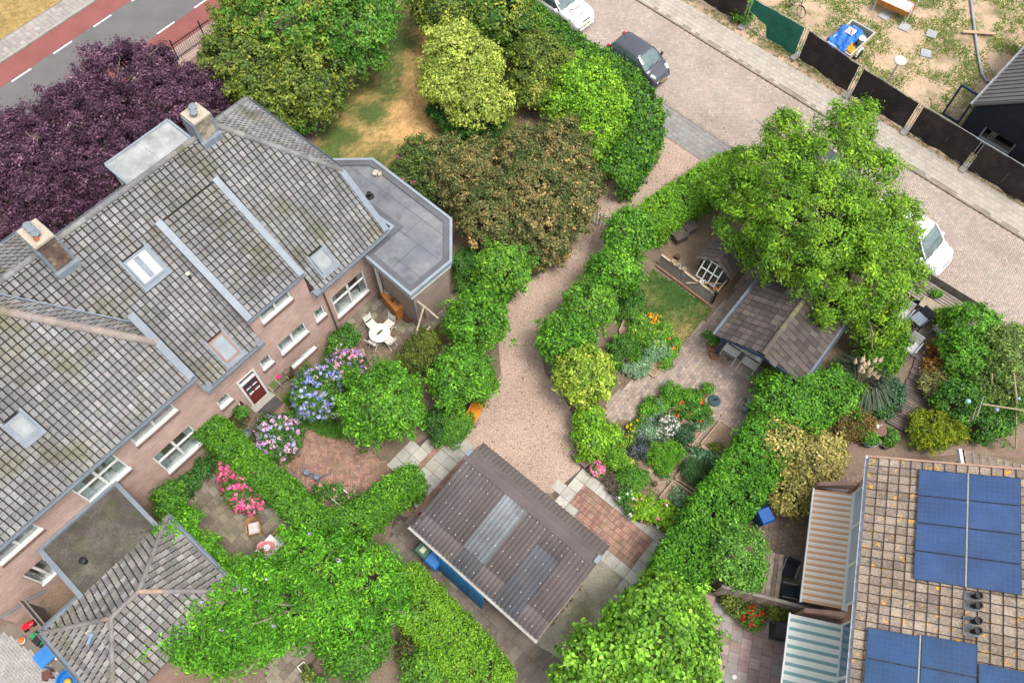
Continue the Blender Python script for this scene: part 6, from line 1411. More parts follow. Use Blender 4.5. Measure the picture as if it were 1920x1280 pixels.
def lounge(u, v, an, label, back_m, seat_m, frame_m):
    l = at(u, v, .45); c = thing('lounge_chair', label, 'chair', (l[0], l[1], .12), an, 'garden chairs on the deck')
    part('seat', MB().box(-.28, .3, -.29, .29, .38, .46), seat_m, c); b = MB(); b.cbox((-.40, 0, .62), (.06, .54, .42), 0, 0, R(-28)); part('backrest', b, back_m, c)
    for sy in (-.34, .34): part('armrest', MB().tube([(-.35, sy, .62), (.28, sy, .60), (.38, sy, 0)], .03, 6), frame_m, c); part('leg', MB().tube([(-.3, sy, 0), (-.35, sy, .62)], .025, 6), frame_m, c)
    part('seat_frame', MB().tube([(.32, -.3, .4), (.32, .3, .4), (-.3, .3, .4), (-.3, -.3, .4), (.32, -.3, .4)], .03, 6), frame_m, c)
M_SG = mat('slate_cushion', (.20, .24, .29), rough=.9, var=.12); M_SD = mat('charcoal_sling', (.03, .035, .045), rough=.8); M_SL = mat('sage_cushion', (.38, .42, .38), rough=.9, var=.1); M_FR = mat('grey_frame_paint', (.32, .36, .40), rough=.5)
lounge(1768, 622, face(1780, 612, 1755, 626), 'grey armchair with dark back and sage cushion on the deck', M_SD, M_SL, M_FR); lounge(1722, 600, face(1735, 590, 1705, 612), 'charcoal garden chair between coffee table and willow', M_SD, M_SG, M_SD); lounge(1690, 588, face(1700, 575, 1680, 600), 'pale grey chair nearest the big tree on the deck', mat('pale_sling', (.42, .40, .42)), mat('pale_seat', (.46, .44, .47)), M_FR)
lounge(1705, 650, face(1712, 640, 1700, 655), 'pale chair half hidden by the willow leaves', MATS['pale_sling'], MATS['pale_sling'], M_FR)
pot('purple pot with yellow flowers on the deck', 1762, 602, .16, .26, mat('purple_glaze', (.07, .01, .10), rough=.3)); pot('green glass bowl planter on the slatted platform', 1755, 553, .2, .14, mat('green_glaze', (.06, .16, .08), rough=.3), .42); pot('grey square planter at the end of the platform', 1802, 590, .2, .35, M_CONC, .42, square=True)
l = at(1747, 671, .1); p = thing('blue_bowl', 'cobalt blue bowl on the boardwalk edge', 'bowl', (l[0], l[1], .1)); part('bowl', MB().lathe([(.06, 0), (.15, .08), (.16, .1), (.14, .1), (.1, .04), (.005, .03)], seg=16), mat('cobalt', (.012, .04, .16), rough=.3), p); part('foot', MB().lathe([(.07, -.0), (.06, .01)], seg=10), MATS['cobalt'], p)
# trellis and poles
tl_ = at(1822, 775, 1.0); p = thing('garden_trellis', 'leaning pale lattice trellis in the shrubs at the right', 'trellis', (tl_[0], tl_[1], 0), R(60))
for k in range(6): part('upright', MB().box(-.5 + k * .2 - .012, -.5 + k * .2 + .012, -.012, .012, .1, 1.8), mat('pale_lath', (.45, .42, .30), rough=.85), p)
for k in range(5): part('crosspiece', MB().box(-.52, .52, .0125, .03, .2 + k * .38, .225 + k * .38), MATS['pale_lath'], p)
tw = at(1868, 740, 1.6); p = thing('pole_arch', 'bare pole frame with glass globes over the shrubs at the right edge', 'pole frame', (tw[0], tw[1], 0)); o_ = np.array([tw[0], tw[1], 0]); M_POLE = mat('pole_wood', (.36, .30, .18), rough=.9, var=.2)
for pts in (((1860, 700, 2.2), (1859, 778, .1)), ((1906, 745, 2.2), (1905, 840, .1)), ((1842, 757, 2.2), (1925, 770, 2.2)), ((1906, 745, 2.2), (1900, 690, 2.2))): part('pole', MB().tube([tuple(G(*q) - o_) for q in pts], .035, 6), M_POLE, p)
for i, (u, v, z) in enumerate(((1815, 752, 1.5), (1894, 736, 1.7), (1910, 747, 1.9), (1869, 768, 1.6))):
    l = G(u, v, z); p = thing('glass_globe', ['pale blue glass globe on a stick beside the trellis', 'small teal glass globe high in the shrubs', 'teal glass globe nearest the right edge', 'lilac glass globe below the cross pole'][i], 'glass globe', tuple(l), 0, 'glass globes on sticks'); part('globe', MB().ball((0, 0, 0), .09 if i else .12, 12, 8), mat('globe%d' % (i == 3), (.30, .52, .55) if i < 3 else (.36, .34, .6), rough=.15, spec=.7), p); part('stick', MB().tube([(0, 0, -.08), (0, 0, -z)], .01, 4), M_POLE, p)
# pots cluster on the earth path
l = at(1632, 826, .3); p = thing('oval_tub', 'oval zinc tub planted with herbs among the pots', 'tub', (l[0], l[1], .01), R(-5)); part('tub', MB().lathe([(.27, 0), (.36, .32), (.385, .32), (.385, .36), (.34, .36), (.3, .25), (.01, .24)], seg=22, sy=.78), M_ZINC, p); part('handle', MB().tube([(.38, -.08, .3), (.45, 0, .3), (.38, .08, .3)], .014, 5), M_STEEL, p)
pot('green pot beside the oval zinc tub', 1624, 808, .13, .24, mat('green_pot', (.08, .2, .12))); pot('pink-rimmed pot left of the oval tub', 1606, 812, .2, .25, mat('pink_pot', (.5, .2, .25))); pot('small grey pot right of the oval tub', 1652, 832, .11, .2, M_ZINC); pot('dark pot with red plant right of the oval tub', 1660, 836, .15, .22, M_BLACK)
l = at(1649, 806, .5); p = thing('rusty_table', 'small round rust-brown table with a white bird figure', 'table', (l[0], l[1], .01)); part('table_top', MB().lathe([(.28, .5), (.3, .52), (.28, .54), (.01, .54)], seg=20), mat('rust_plate', (.20, .10, .08), rough=.8, var=.2, scale=7), p); part('leg', MB().tube([(0, 0, 0), (0, 0, .5)], .035, 8), MATS['rust_plate'], p); part('foot', MB().lathe([(.17, 0), (.16, .02), (.03, .05)], seg=12), MATS['rust_plate'], p)
l = at(1644, 800, .6); p = thing('bird_figure', 'white bird figure on the rusty round table', 'figure', (l[0], l[1], .552)); part('body', MB().ball((0, 0, .1), .09, 10, 6, 1.0), M_WHITE, p); part('neck', MB().tube([(.05, 0, .14), (.1, 0, .26), (.14, 0, .28)], [.04, .025, .02], 6), M_WHITE, p)
l = at(1548, 788, .4); p = thing('slate_plate', 'grey slate plate leaning by the round bush', 'slate', (l[0], l[1], .2), R(20)); part('plate', MB().cbox((0, 0, .2), (.5, .4, .03), 0, R(25)), mat('slate_grey', (.20, .26, .25), rough=.5), p); part('prop', MB().tube([(0, .1, 0), (0, .12, .2)], .02, 5), M_WOOD, p)
# ================================================================== yards of the row houses
wt_ = at(1444, 1075, .75); t = thing('plank_table', 'long weathered plank dining table beside the striped awning', 'table', (wt_[0], wt_[1], .03), R(73.9))
for k in range(5): part('top_plank', MB().box(-.85, .85, -.42 + k * .17, -.262 + k * .17, .70, .745 - .004 * (k % 2)), mat('driftwood%d' % (k % 3), ((.30, .24, .19), (.20, .155, .12), (.36, .29, .235))[k % 3], rough=.9, var=.4, scale=5, fine=.3), t)
for x in (-.7, .7): part('trestle', MB().box(x - .05, x + .05, -.36, .36, 0, .698), M_WOOD, t)
def yard_chair(u, v, an, label):
    l = at(u, v, .5); c = thing('yard_chair', label, 'chair', (l[0], l[1], .03), an, 'black chairs at the plank table')
    part('seat', MB().box(-.24, .24, -.24, .24, .42, .47), M_SD, c); part('backrest', MB().cbox((.30, 0, .68), (.05, .48, .44), 0, 0, R(14)), M_SD, c)
    for sy in (-.27, .27): part('arm_frame', MB().tube([(-.22, sy, 0), (-.24, sy, .64), (.28, sy, .66), (.32, sy, 0)], .018, 6), M_FR, c)
yard_chair(1480, 1068, R(62), 'black armchair at the plank table, nearer the round bush'); yard_chair(1478, 1108, R(-12), 'black armchair at the plank table, nearer the wattle fence')
bt = at(1432, 1112, .5); t = thing('glass_side_table', 'pale frosted glass side table at the end of the plank table', 'table', (bt[0], bt[1], .03), R(73.9 - 90)); part('table_top', MB().box(-.45, .4, -.2, .2, .5, .52), mat('frosted', (.42, .48, .44), rough=.3), t)
for x in (-.4, .35):
    for y in (-.16, .16): part('leg', MB().tube([(x, y, 0), (x, y, .5)], .018, 5), M_FR, t)
wn_ = at(1425, 1075, .45); t = thing('wooden_bench', 'grey wooden bench under the round bush at the plank table', 'bench', (wn_[0] - .55, wn_[1], .03), R(73.9)); part('seat', MB().box(-.7, .7, -.16, .16, .42, .46), M_WOOD, t); part('leg', MB().box(-.6, -.52, -.14, .14, 0, .418), M_WOOD, t); part('leg', MB().box(.52, .6, -.14, .14, 0, .418), M_WOOD, t)
fa, fb = G(1336, 1112), G(1552, 1168); d = fb - fa; Lf = float(np.linalg.norm(d)); wt2 = thing('wattle_fence', 'woven willow fence dividing the two row-house yards', 'fence', (fa[0], fa[1], 0), math.atan2(d[1], d[0]))
M_WAT = mat('willow', (.24, .19, .145), rough=.9, var=.3, scale=9)
for k in range(14):
    z = .1 + k * .1; pts = [(x, .035 * math.sin(x * 7 + (k % 2) * math.pi), z + random.uniform(-.01, .01)) for x in np.linspace(0, Lf, 28)]; part('woven_rod', MB().tube(pts, .028, 5), M_WAT, wt2)
for k in range(9): x = .1 + (Lf - .2) * k / 8; part('stake', MB().tube([(x, 0, 0), (x, 0, 1.5)], .03, 6), M_WAT, wt2)
part('top_plank', MB().box(0, Lf, -.06, .06, 1.5, 1.53), M_WOOD, wt2)
gl = at(1471, 1180, .8); g_ = thing('covered_grill', 'barbecue under a dark grey cover beside the green awning', 'barbecue', (gl[0], gl[1], .03), R(-12)); b = MB()
b._add([(-.36, -.3, 0), (.36, -.3, 0), (.36, .3, 0), (-.36, .3, 0), (-.33, -.27, .75), (.33, -.27, .75), (.33, .27, .78), (-.33, .27, .78), (-.25, -.2, .9), (.26, -.18, .9), (.25, .2, .92), (-.25, .2, .92)], [(0, 1, 5, 4), (1, 2, 6, 5), (2, 3, 7, 6), (3, 0, 4, 7), (4, 5, 9, 8), (5, 6, 10, 9), (6, 7, 11, 10), (7, 4, 8, 11), (8, 9, 10, 11)]); part('cover', b, mat('cover_grey', (.055, .055, .06), rough=.6, var=.15, scale=5), g_); part('strap', MB().box(-.365, .365, -.31, -.302, .3, .36), M_BLACK, g_)
l = at(1377, 1268, .05); o = put('round_lamp', MB().lathe([(.09, 0), (.09, .03), (.06, .05), (.005, .055)], seg=16).mesh('round_lamp'), M_WHITE, loc=(l[0], l[1], .03)); tag(o, 'small white round light set in the checkered yard', 'ground light')
pot('pot of yellow grass below the wattle fence', 1371, 1135, .13, .22, M_BLACK); pot('grey pot with a shrub below the wattle fence', 1387, 1153, .18, .25, M_ZINC); pot('pot of red geraniums below the wattle fence', 1411, 1166, .2, .25, M_BLACK); pot('pot of olive grass beside the covered barbecue', 1456, 1152, .15, .25, M_BLACK)
for i, (u, v) in enumerate(((1484, 1138), (1504, 1143))): pot(['empty dark square pot by the wattle fence, left', 'empty dark square pot by the wattle fence, right'][i], u, v, .13, .16, M_BLACK, square=True)
l = at(1537, 1150, .4); p = thing('wood_cabinet', 'small wooden cabinet under the corner of the striped awning', 'cabinet', (l[0], l[1], .03), R(-14)); part('carcass', MB().box(-.35, .35, -.2, .2, 0, .7), M_DKW, p); part('door', MB().box(-.33, -.01, -.225, -.202, .05, .65), M_PINE, p); part('door', MB().box(.01, .33, -.225, -.202, .05, .65), M_PINE, p)
# ================================================================== play yard, lower left
l = at(85, 1228, .6); t = thing('play_table', 'blue plastic play slide table beside the annex wall', 'play table', (l[0], l[1], .02), HA); part('table_top', MB().box(-.36, .36, -.3, .3, .55, .6), mat('toy_blue', (.04, .20, .55), rough=.4), t)
for x in (-.3, .3):
    for y in (-.25, .25): part('leg', MB().tube([(x, y, 0), (x, y, .55)], .03, 6), MATS['toy_blue'], t)
part('white_knob', MB().ball((.2, -.36, .5), .07, 8, 5), M_WHITE, t)
l = at(50, 1171, .3); p = thing('red_scooter', 'red plastic ride-on toy by the house wall', 'toy', (l[0], l[1], .02), R(40)); part('body', MB().lathe([(.1, .08), (.19, .15), (.2, .22), (.08, .28)], seg=12, sx=1.2, sy=.6), mat('toy_red', (.60, .012, .03), rough=.35), p); part('seat', MB().cbox((-.05, 0, .3), (.2, .15, .05)), MATS['toy_red'], p)
for x in (-.16, .16): part('wheel', MB().tube([(x, -.12, .08), (x, .12, .08)], .08, 10), M_BLACK, p)
l = at(41, 1200, .15); p = thing('orange_ball', 'orange and white ball on the play yard', 'ball', (l[0], l[1], .02)); part('ball', MB().ball((0, 0, .13), .13, 12, 8), mat('toy_orange', (.6, .14, .02), rough=.4), p); part('white_band', MB().lathe([(.125, .1), (.134, .12), (.134, .16), (.12, .18)], seg=14), M_WHITE, p)
l = at(68, 1196, .3); p = thing('green_pedal_car', 'green and black pedal car beside the annex wall', 'toy car', (l[0], l[1], .02), R(-35)); part('body', MB().lathe([(.15, .1), (.24, .16), (.22, .3), (.1, .36)], seg=12, sx=1.3, sy=.7), mat('toy_green', (.03, .3, .1), rough=.4), p); part('seat', MB().cbox((.12, 0, .34), (.3, .3, .12)), M_BLACK, p)
for x in (-.2, .2): part('wheel', MB().tube([(x, -.18, .1), (x, .18, .1)], .1, 10), M_BLACK, p)
l = at(127, 1275, .15); p = thing('paddling_pool', 'blue paddling tub holding a yellow toy at the bottom edge', 'tub', (l[0], l[1], .02)); part('rim', MB().lathe([(.36, 0), (.44, .12), (.42, .2), (.36, .2), (.33, .05), (.01, .04)], seg=20), mat('pool_blue', (.02, .16, .50), rough=.35), p); part('yellow_toy', MB().ball((.0, -.05, .12), .14, 10, 6, .7), mat('toy_yellow', (.62, .42, .03), rough=.4), p)
l = at(88, 1265, .3); p = thing('brown_stool', 'small brown wooden stool on the play yard', 'stool', (l[0], l[1], .02), R(20)); part('seat', MB().box(-.16, .16, -.16, .16, .3, .34), mat('mahogany', (.13, .05, .04), rough=.6), p)
for x in (-.13, .13):
    for y in (-.13, .13): part('leg', MB().box(x - .02, x + .02, y - .02, y + .02, 0, .3), MATS['mahogany'], p)
# ================================================================== raised beds of the kitchen garden
def bed(label, pts, h=.16):
    w_ = GP(pts); c = np.mean(np.array(w_), 0); B = thing('raised_bed', label, 'garden bed', (c[0], c[1], 0), 0, 'timber-edged beds of the kitchen garden'); n = len(w_)
    for i in range(n):
        a, b2 = np.array(w_[i]) - c, np.array(w_[(i + 1) % n]) - c; d = (b2 - a) / np.linalg.norm(b2 - a); s = np.array([-d[1], d[0]]) * .03
        e = d * .03; part('edging_board', MB().prism([tuple(a - s + e), tuple(b2 - s - e), tuple(b2 + s - e), tuple(a + s + e)], 0, h + .004 * (i % 2)), mat('bed_board', (.40, .30, .215), rough=.9, var=.2, scale=6), B)
    part('bed_soil', MB().prism([tuple((np.array(p) - c) * .985) for p in (w_ if sum(w_[i - 1][0] * w_[i][1] - w_[i][0] * w_[i - 1][1] for i in range(n)) > 0 else w_[::-1])], .01, h - .05), mat('bed_earth', (.29, .20, .135), rough=1, var=.2, scale=3, fine=.3, fscale=16, bump=.4, bscale=12), B)
bed('timber-edged bed of bare earth beside the terrace', [(1350, 790), (1386, 817), (1352, 860), (1312, 835)]); bed('timber-edged bed with the round blue-green bush', [(1312, 838), (1352, 863), (1308, 925), (1264, 898)]); bed('small bed with pale seedlings near the roses', [(1262, 902), (1305, 932), (1280, 960), (1235, 935)]); bed('narrow bed behind the white daisies', [(1285, 785), (1318, 810), (1295, 838), (1262, 812)]); bed('bed with feathery greens below the daisies', [(1215, 868), (1240, 845), (1282, 870), (1250, 895)])
bed('plank bed corner beside the drive trees', [(1170, 600), (1200, 625), (1185, 645), (1160, 625)]); bed('timber bed at the lower end of the flower border', [(1205, 655), (1240, 690), (1225, 710), (1190, 675)])
wp_ = at(1090, 860, .3); p = thing('wooden_planter', 'grey wooden planter trough at the corner of the drive', 'planter', (wp_[0], wp_[1], .02), R(-45))
for x0, x1, y0, y1 in ((-.36, .36, -.17, -.14), (-.36, .36, .14, .17), (-.36, -.33, -.14, .14), (.33, .36, -.14, .14)): part('side_board', MB().box(x0, x1, y0, y1, 0, .36), M_WOOD, p)
part('planter_soil', MB().box(-.33, .33, -.14, .14, .02, .3), M_SOIL, p)
bp_ = at(578, 1265, .2); p = thing('white_planter', 'long narrow white planter box at the bottom edge', 'planter', (bp_[0], bp_[1], .02), R(-50))
for x0, x1, y0, y1 in ((-.5, .5, -.15, -.12), (-.5, .5, .12, .15), (-.5, -.47, -.12, .12), (.47, .5, -.12, .12)): part('side_board', MB().box(x0, x1, y0, y1, 0, .25), M_PAINTW, p)
part('planter_soil', MB().box(-.47, .47, -.12, .12, .02, .2), M_SOIL, p)
pot('wide clay pot among the white daisies', 1243, 790, .18, .3, M_TERRA); pot('tiny pot with a green seedling on the bed path', 1228, 907, .1, .16, M_BLACK)
for i in range(3):
    l = at(1222 - i * 7, 889 - i * 6, .05); 
l = at(1218, 884, .05); o = put('stepping_board', MB().box(-.12, .12, -.22, .22, .01, .06).mesh('stepping_board'), MATS['bed_board'] if 'bed_board' in MATS else M_WOOD, loc=(l[0], l[1], 0), rz=R(-40)); tag(o, 'short pale board stepping between the beds', 'board')
# ================================================================== vegetation
def unit(a): return a / np.maximum(np.linalg.norm(a, axis=-1, keepdims=True), 1e-9)
def lump(d, s):                                             # cheap smooth noise on directions/positions
    return (np.sin(d[:, 0] * 3.1 + s) * np.cos(d[:, 1] * 2.7 - s * 1.3) + np.sin(d[:, 2] * 4.3 + d[:, 0] * 2.2 + s * .7) * .7 + np.cos(d[:, 1] * 5.1 - d[:, 2] * 3.3 + s * 2.1) * .5) / 2.2
def leaves_mesh(name, C, N, L, W, T, curl=.25):
    """kite-shaped leaves: centres C, normals N, lengths L, widths W, tints T"""
    n = len(C); r = rng.normal(size=(n, 3)); a = unit(r - (r * N).sum(1, keepdims=True) * N); b = np.cross(N, a)
    L = L[:, None]; W = W[:, None]
    V = np.empty((n, 4, 3)); V[:, 0] = C - a * L * .5; V[:, 1] = C + b * W * .5 + N * L * curl * .25; V[:, 2] = C + a * L * .5 - N * L * curl * .3; V[:, 3] = C - b * W * .5 + N * L * curl * .25
    F = np.arange(n * 4).reshape(n, 4)
    return np_mesh(name, V.reshape(-1, 3), F, np.repeat(T, 4, 0))
def pal_pick(pal, t):
    P = np.array(pal); t = np.clip(t, 0, .999) * (len(P) - 1); i = t.astype(int); f = (t - i)[:, None]
    return P[i] * (1 - f) + P[np.minimum(i + 1, len(P) - 1)] * f
def crown(blobs, leaf=.2, dens=2.8, clump=.32, pal=None, shell=.78, floor=-.45, aspect=.6, seed=1., inner=.10, upb=.45, rough=.16, drop=0., sprig=.10):
    """leaf centres, normals, tints for ellipsoid blobs (x, y, z, rx, ry, rz)"""
    B = np.array(blobs, float); area = np.array([4 * math.pi * ((b[3] * b[4]) ** 1.6 / 3 + (b[3] * b[5]) ** 1.6 / 3 + (b[4] * b[5]) ** 1.6 / 3) ** (1 / 1.6) * .72 for b in B])
    la = .5 * leaf * leaf * aspect; nl = int(dens * area.sum() / la); per = max(8, int(1.1 * math.pi * clump ** 2 / la)); nc = max(4, int(nl / per))
    k = rng.choice(len(B), nc * 2, p=area / area.sum()); d = unit(rng.normal(size=(nc * 2, 3))); ok = d[:, 2] > floor; d = d[ok][:nc]; k = k[ok][:nc]
    rad = np.where(rng.random(len(d)) < inner, rng.uniform(.45, .8, len(d)), rng.uniform(shell, 1.0, len(d)))
    rad = np.where(rng.random(len(d)) < sprig, rng.uniform(1.0, 1.2, len(d)), rad)
    c = B[k, :3]; r = B[k, 3:]; rad = rad * (1 + rough * lump(d * 2.2 + c * .8, seed))
    P = c + d * r * rad[:, None]
    keep = np.ones(len(P), bool)
    for i, b in enumerate(B):
        q = (((P - b[:3]) / b[3:]) ** 2).sum(1); keep &= ~((q < .45) & (k != i))
    P, d, k, r = P[keep], d[keep], k[keep], r[keep]; out = unit(d / r)
    P[:, 2] = np.maximum(P[:, 2], .05)
    ct = rng.random(len(P)) * .55 + .22 * (lump(P * .5, seed * 2) + 1) * .5 + rng.random(len(P)) * .1
    m = len(P); off = rng.normal(size=(m, per, 3)) * clump * .5 * np.array([1, 1, .7])
    # a clump is a little dome: leaves sit on the outer side of it
    C = P[:, None] + off; C[..., 2] -= drop * rng.random((m, per)) * clump
    N = unit(out[:, None] * .55 + unit(off) * .55 + np.array([0, 0, upb]) + rng.normal(size=(m, per, 3)) * .38)
    t = ct[:, None] + rng.normal(size=(m, per)) * .16
    T = pal_pick(pal, t.ravel()); T *= rng.uniform(.6, 1.45, (len(T), 1)) * np.repeat(rng.uniform(.75, 1.25, m), per)[:, None]  # wide tint spread per leaf and clump imitates fine light-and-shade contrast
    C = C.reshape(-1, 3); C[:, 2] = np.maximum(C[:, 2], .03)
    return C, N.reshape(-1, 3), T, P
def trunk_mesh(base_r, h, targets, seed=0, twig=False):
    b = MB(); rr = random.Random(seed); top = Vector((rr.uniform(-.1, .1), rr.uniform(-.1, .1), h))
    b.tube([(0, 0, -.05), (rr.uniform(-.05, .05), 0, h * .4), tuple(top)], [base_r * 1.3, base_r, base_r * .7], 8)
    for t in targets:
        t = Vector(t); s = Vector((0, 0, h * rr.uniform(.45, 1.0))); mid = s.lerp(t, .5) + Vector((rr.uniform(-.2, .2), rr.uniform(-.2, .2), .25))
        b.tube([tuple(s), tuple(mid), tuple(t)], [base_r * .45, base_r * .28, base_r * .1], 5, False)
        if twig:
            for _ in range(3):
                e = t + Vector((rr.gauss(0, .35), rr.gauss(0, .35), rr.uniform(-.2, .15))); b.tube([tuple(mid.lerp(t, rr.uniform(.5, 1))), tuple(e)], [base_r * .1, base_r * .04], 4, False)
    return b
def tree(name, label, cat, blobs, pal, leaf=.2, dens=2.8, clump=.32, trunk=.12, group=None, base=None, fz=None, nlimb=10, twig=False, stemname='trunk', leafname='crown', **kw):
    """blobs: (u, v, z, r_px[, flatten]) as surveyed in the photo, z = height of the blob centre in metres"""
    W = []; leaf = leaf * .88
    for bl in blobs:
        u, v, z, r = bl[:4]; f = bl[4] if len(bl) > 4 else .8
        p = G(u, v, z); rm = r * mpp(u, v, z); W.append([p[0], p[1], z, rm, rm, rm * f])
    W = np.array(W); b0 = np.array(G(*base)[:2]) if base else np.average(W[:, :2], axis=0, weights=W[:, 3])
    W[:, :2] -= b0
    T_ = thing(name, label, cat, (b0[0], b0[1], 0), 0, group)
    seed = (abs(hash((round(b0[0], 2), round(b0[1], 2)))) % 97) / 7
    C, N, T, P = crown(W, leaf, dens, clump, pal, seed=seed, **kw)
    n = len(C); L = rng.uniform(.55, 1.4, n) * leaf; me = leaves_mesh(leafname, C, N, L, L * kw.get('aspect', .6), T); me.materials.append(M_LEAF); put(leafname, me, None, T_)
    h = float(np.average(W[:, 2], weights=W[:, 3])); sel = P[rng.choice(len(P), min(nlimb, len(P)), replace=False)]
    tg = [tuple(p * np.array([.92, .92, .97]) if not twig else p) for p in sel]
    o = put(stemname, trunk_mesh(trunk, max(.3, h * .75), tg, int(seed * 10), twig).mesh(stemname), M_BARK, T_)
    return T_, W, P
def shrub(*a, **k):
    k.setdefault('stemname', 'stems'); k.setdefault('leafname', 'foliage'); k.setdefault('trunk', .05); k.setdefault('nlimb', 8); k.setdefault('floor', -.2); k.setdefault('leaf', .14); k.setdefault('clump', .22)
    return tree(*a, **k)
def blooms(T_, W, n, r, cols, zmin=.2, up=-.1, name='flower_heads', seedd=5, spread=1.0, flat=.8):
    """rounded flower heads, each a ball of little petals"""
    rg = np.random.default_rng(seedd); area = W[:, 3] ** 2; V = []; F = []; T = []
    base = MB(); base.ball((0, 0, 0), 1., 7, 4); bv = np.array(base.v); 
    Cn = []; NN = []; TT = []
    for i in range(n):
        b = W[rg.choice(len(W), p=area / area.sum())]; d = unit(rg.normal(size=3)); d[2] = abs(d[2]) if d[2] < up else d[2]; d = unit(d)
        c = b[:3] + d * b[3:] * rg.uniform(.95, 1.06) * spread; rr = r * rg.uniform(.7, 1.2); col = np.array(cols[rg.integers(len(cols))]) * rg.uniform(.8, 1.15)
        m = 22; dd = unit(rg.normal(size=(m, 3))); dd[:, 2] = np.abs(dd[:, 2]) * 1.2 - .3; dd = unit(dd)
        Cn.append(c + dd * rr * np.array([1, 1, flat])); NN.append(dd); TT.append(np.tile(col, (m, 1)) * rg.uniform(.8, 1.2, (m, 1)))
    C = np.concatenate(Cn); C[:, 2] = np.maximum(C[:, 2], zmin * .3); me = leaves_mesh(name, C, np.concatenate(NN), np.full(len(C), r * .95), np.full(len(C), r * .85), np.concatenate(TT), .1); me.materials.append(M_PETAL)
    o = put(name, me, None, T_); o['kind'] = 'stuff'; return o
def hedge(name, label, pts, width, h, pal, leaf=.13, dens=3.6, ztop=None, lumpy=.10, cat='hedge', clump=.16, z0=.0, group=None, curve=.0):
    """clipped hedge: pts = photo pixels of the middle of its top, at height h"""
    p3 = np.array([G(u, v, h)[:2] for u, v in pts]); c0 = p3.mean(0); H_ = thing(name, label, cat, (c0[0], c0[1], 0), 0, group); p3 = p3 - c0
    seg = np.linalg.norm(np.diff(p3, axis=0), axis=1); tot = seg.sum(); hw = width / 2
    la = .5 * leaf * leaf * .6; A = tot * (width + 2 * h); nl = int(dens * A / la); per = 10; nc = nl // per
    s = rng.random(nc) * (tot + width * .5) - width * .25; cum = np.concatenate([[0], np.cumsum(seg)]); i = np.clip(np.searchsorted(cum, s) - 1, 0, len(seg) - 1)
    f = (s - cum[i]) / seg[i]; d = np.diff(p3, axis=0)[i] / seg[i][:, None]; base = p3[i] + np.diff(p3, axis=0)[i] * f[:, None]; nrm = np.stack([-d[:, 1], d[:, 0]], 1)
    w = rng.random(nc); ptop = width / (width + 2 * h * .9); top = w < ptop
    side = np.where(rng.random(nc) < .5, 1., -1.); lat = np.where(top, rng.uniform(-1, 1, nc), side); zz = np.where(top, h, z0 + (h - z0) * rng.random(nc) ** .7)
    e = np.clip((np.abs(s - tot / 2) - tot / 2) / (width * .25), 0, 1); lat = lat * np.sqrt(1 - e ** 2 * .7)
    X = np.concatenate([base + nrm * (lat * hw)[:, None], zz[:, None]], 1); rnd = np.clip(np.abs(lat) - .75, 0, 1) / .25; X[:, 2] -= np.where(top, .18 * rnd ** 2, 0) * h * .5
    out = np.where(top[:, None], np.array([0, 0, 1.]), np.concatenate([nrm * side[:, None], np.full((nc, 1), .25)], 1)); out = unit(out + 1e-6)
    X = X + out * (lump(X * 2.2, 3.) * lumpy)[:, None] - out * (rng.random(nc) ** 2 * .12)[:, None] + out * np.where(rng.random(nc) < .05, rng.random(nc) * .25, 0)[:, None]
    C = X[:, None] + rng.normal(size=(nc, per, 3)) * clump * .5; N = unit(out[:, None] * .7 + rng.normal(size=(nc, per, 3)) * .5 + np.array([0, 0, .3]))
    t = (rng.random(nc) * .5 + .3 * (lump(X * .9, 1.7) + 1) * .5)[:, None] + rng.normal(size=(nc, per)) * .18
    T = pal_pick(pal, t.ravel()); C = C.reshape(-1, 3); C[:, 2] = np.maximum(C[:, 2], .03); L = rng.uniform(.7, 1.3, len(C)) * leaf
    me = leaves_mesh('foliage', C, N.reshape(-1, 3), L, L * .55, T); me.materials.append(M_LEAF); put('foliage', me, None, H_)
    b = MB(); n = int(tot / .45) + 2
    for k in range(n):
        q = min(tot - .01, k * tot / n); j = min(len(seg) - 1, int(np.searchsorted(cum, q + 1e-6) - 1)); bp = p3[j] + (p3[j + 1] - p3[j]) * ((q - cum[j]) / seg[j])
        for _ in range(5): b.tube([(bp[0] + random.gauss(0, .05), bp[1] + random.gauss(0, .05), 0), (bp[0] + random.gauss(0, .12), bp[1] + random.gauss(0, .12), h * .5), (bp[0] + random.gauss(0, hw * .4), bp[1] + random.gauss(0, hw * .4), h * .93)], [.03, .02, .008], 4, False)
    part('stems', b, M_BARK, H_)
    return H_, p3
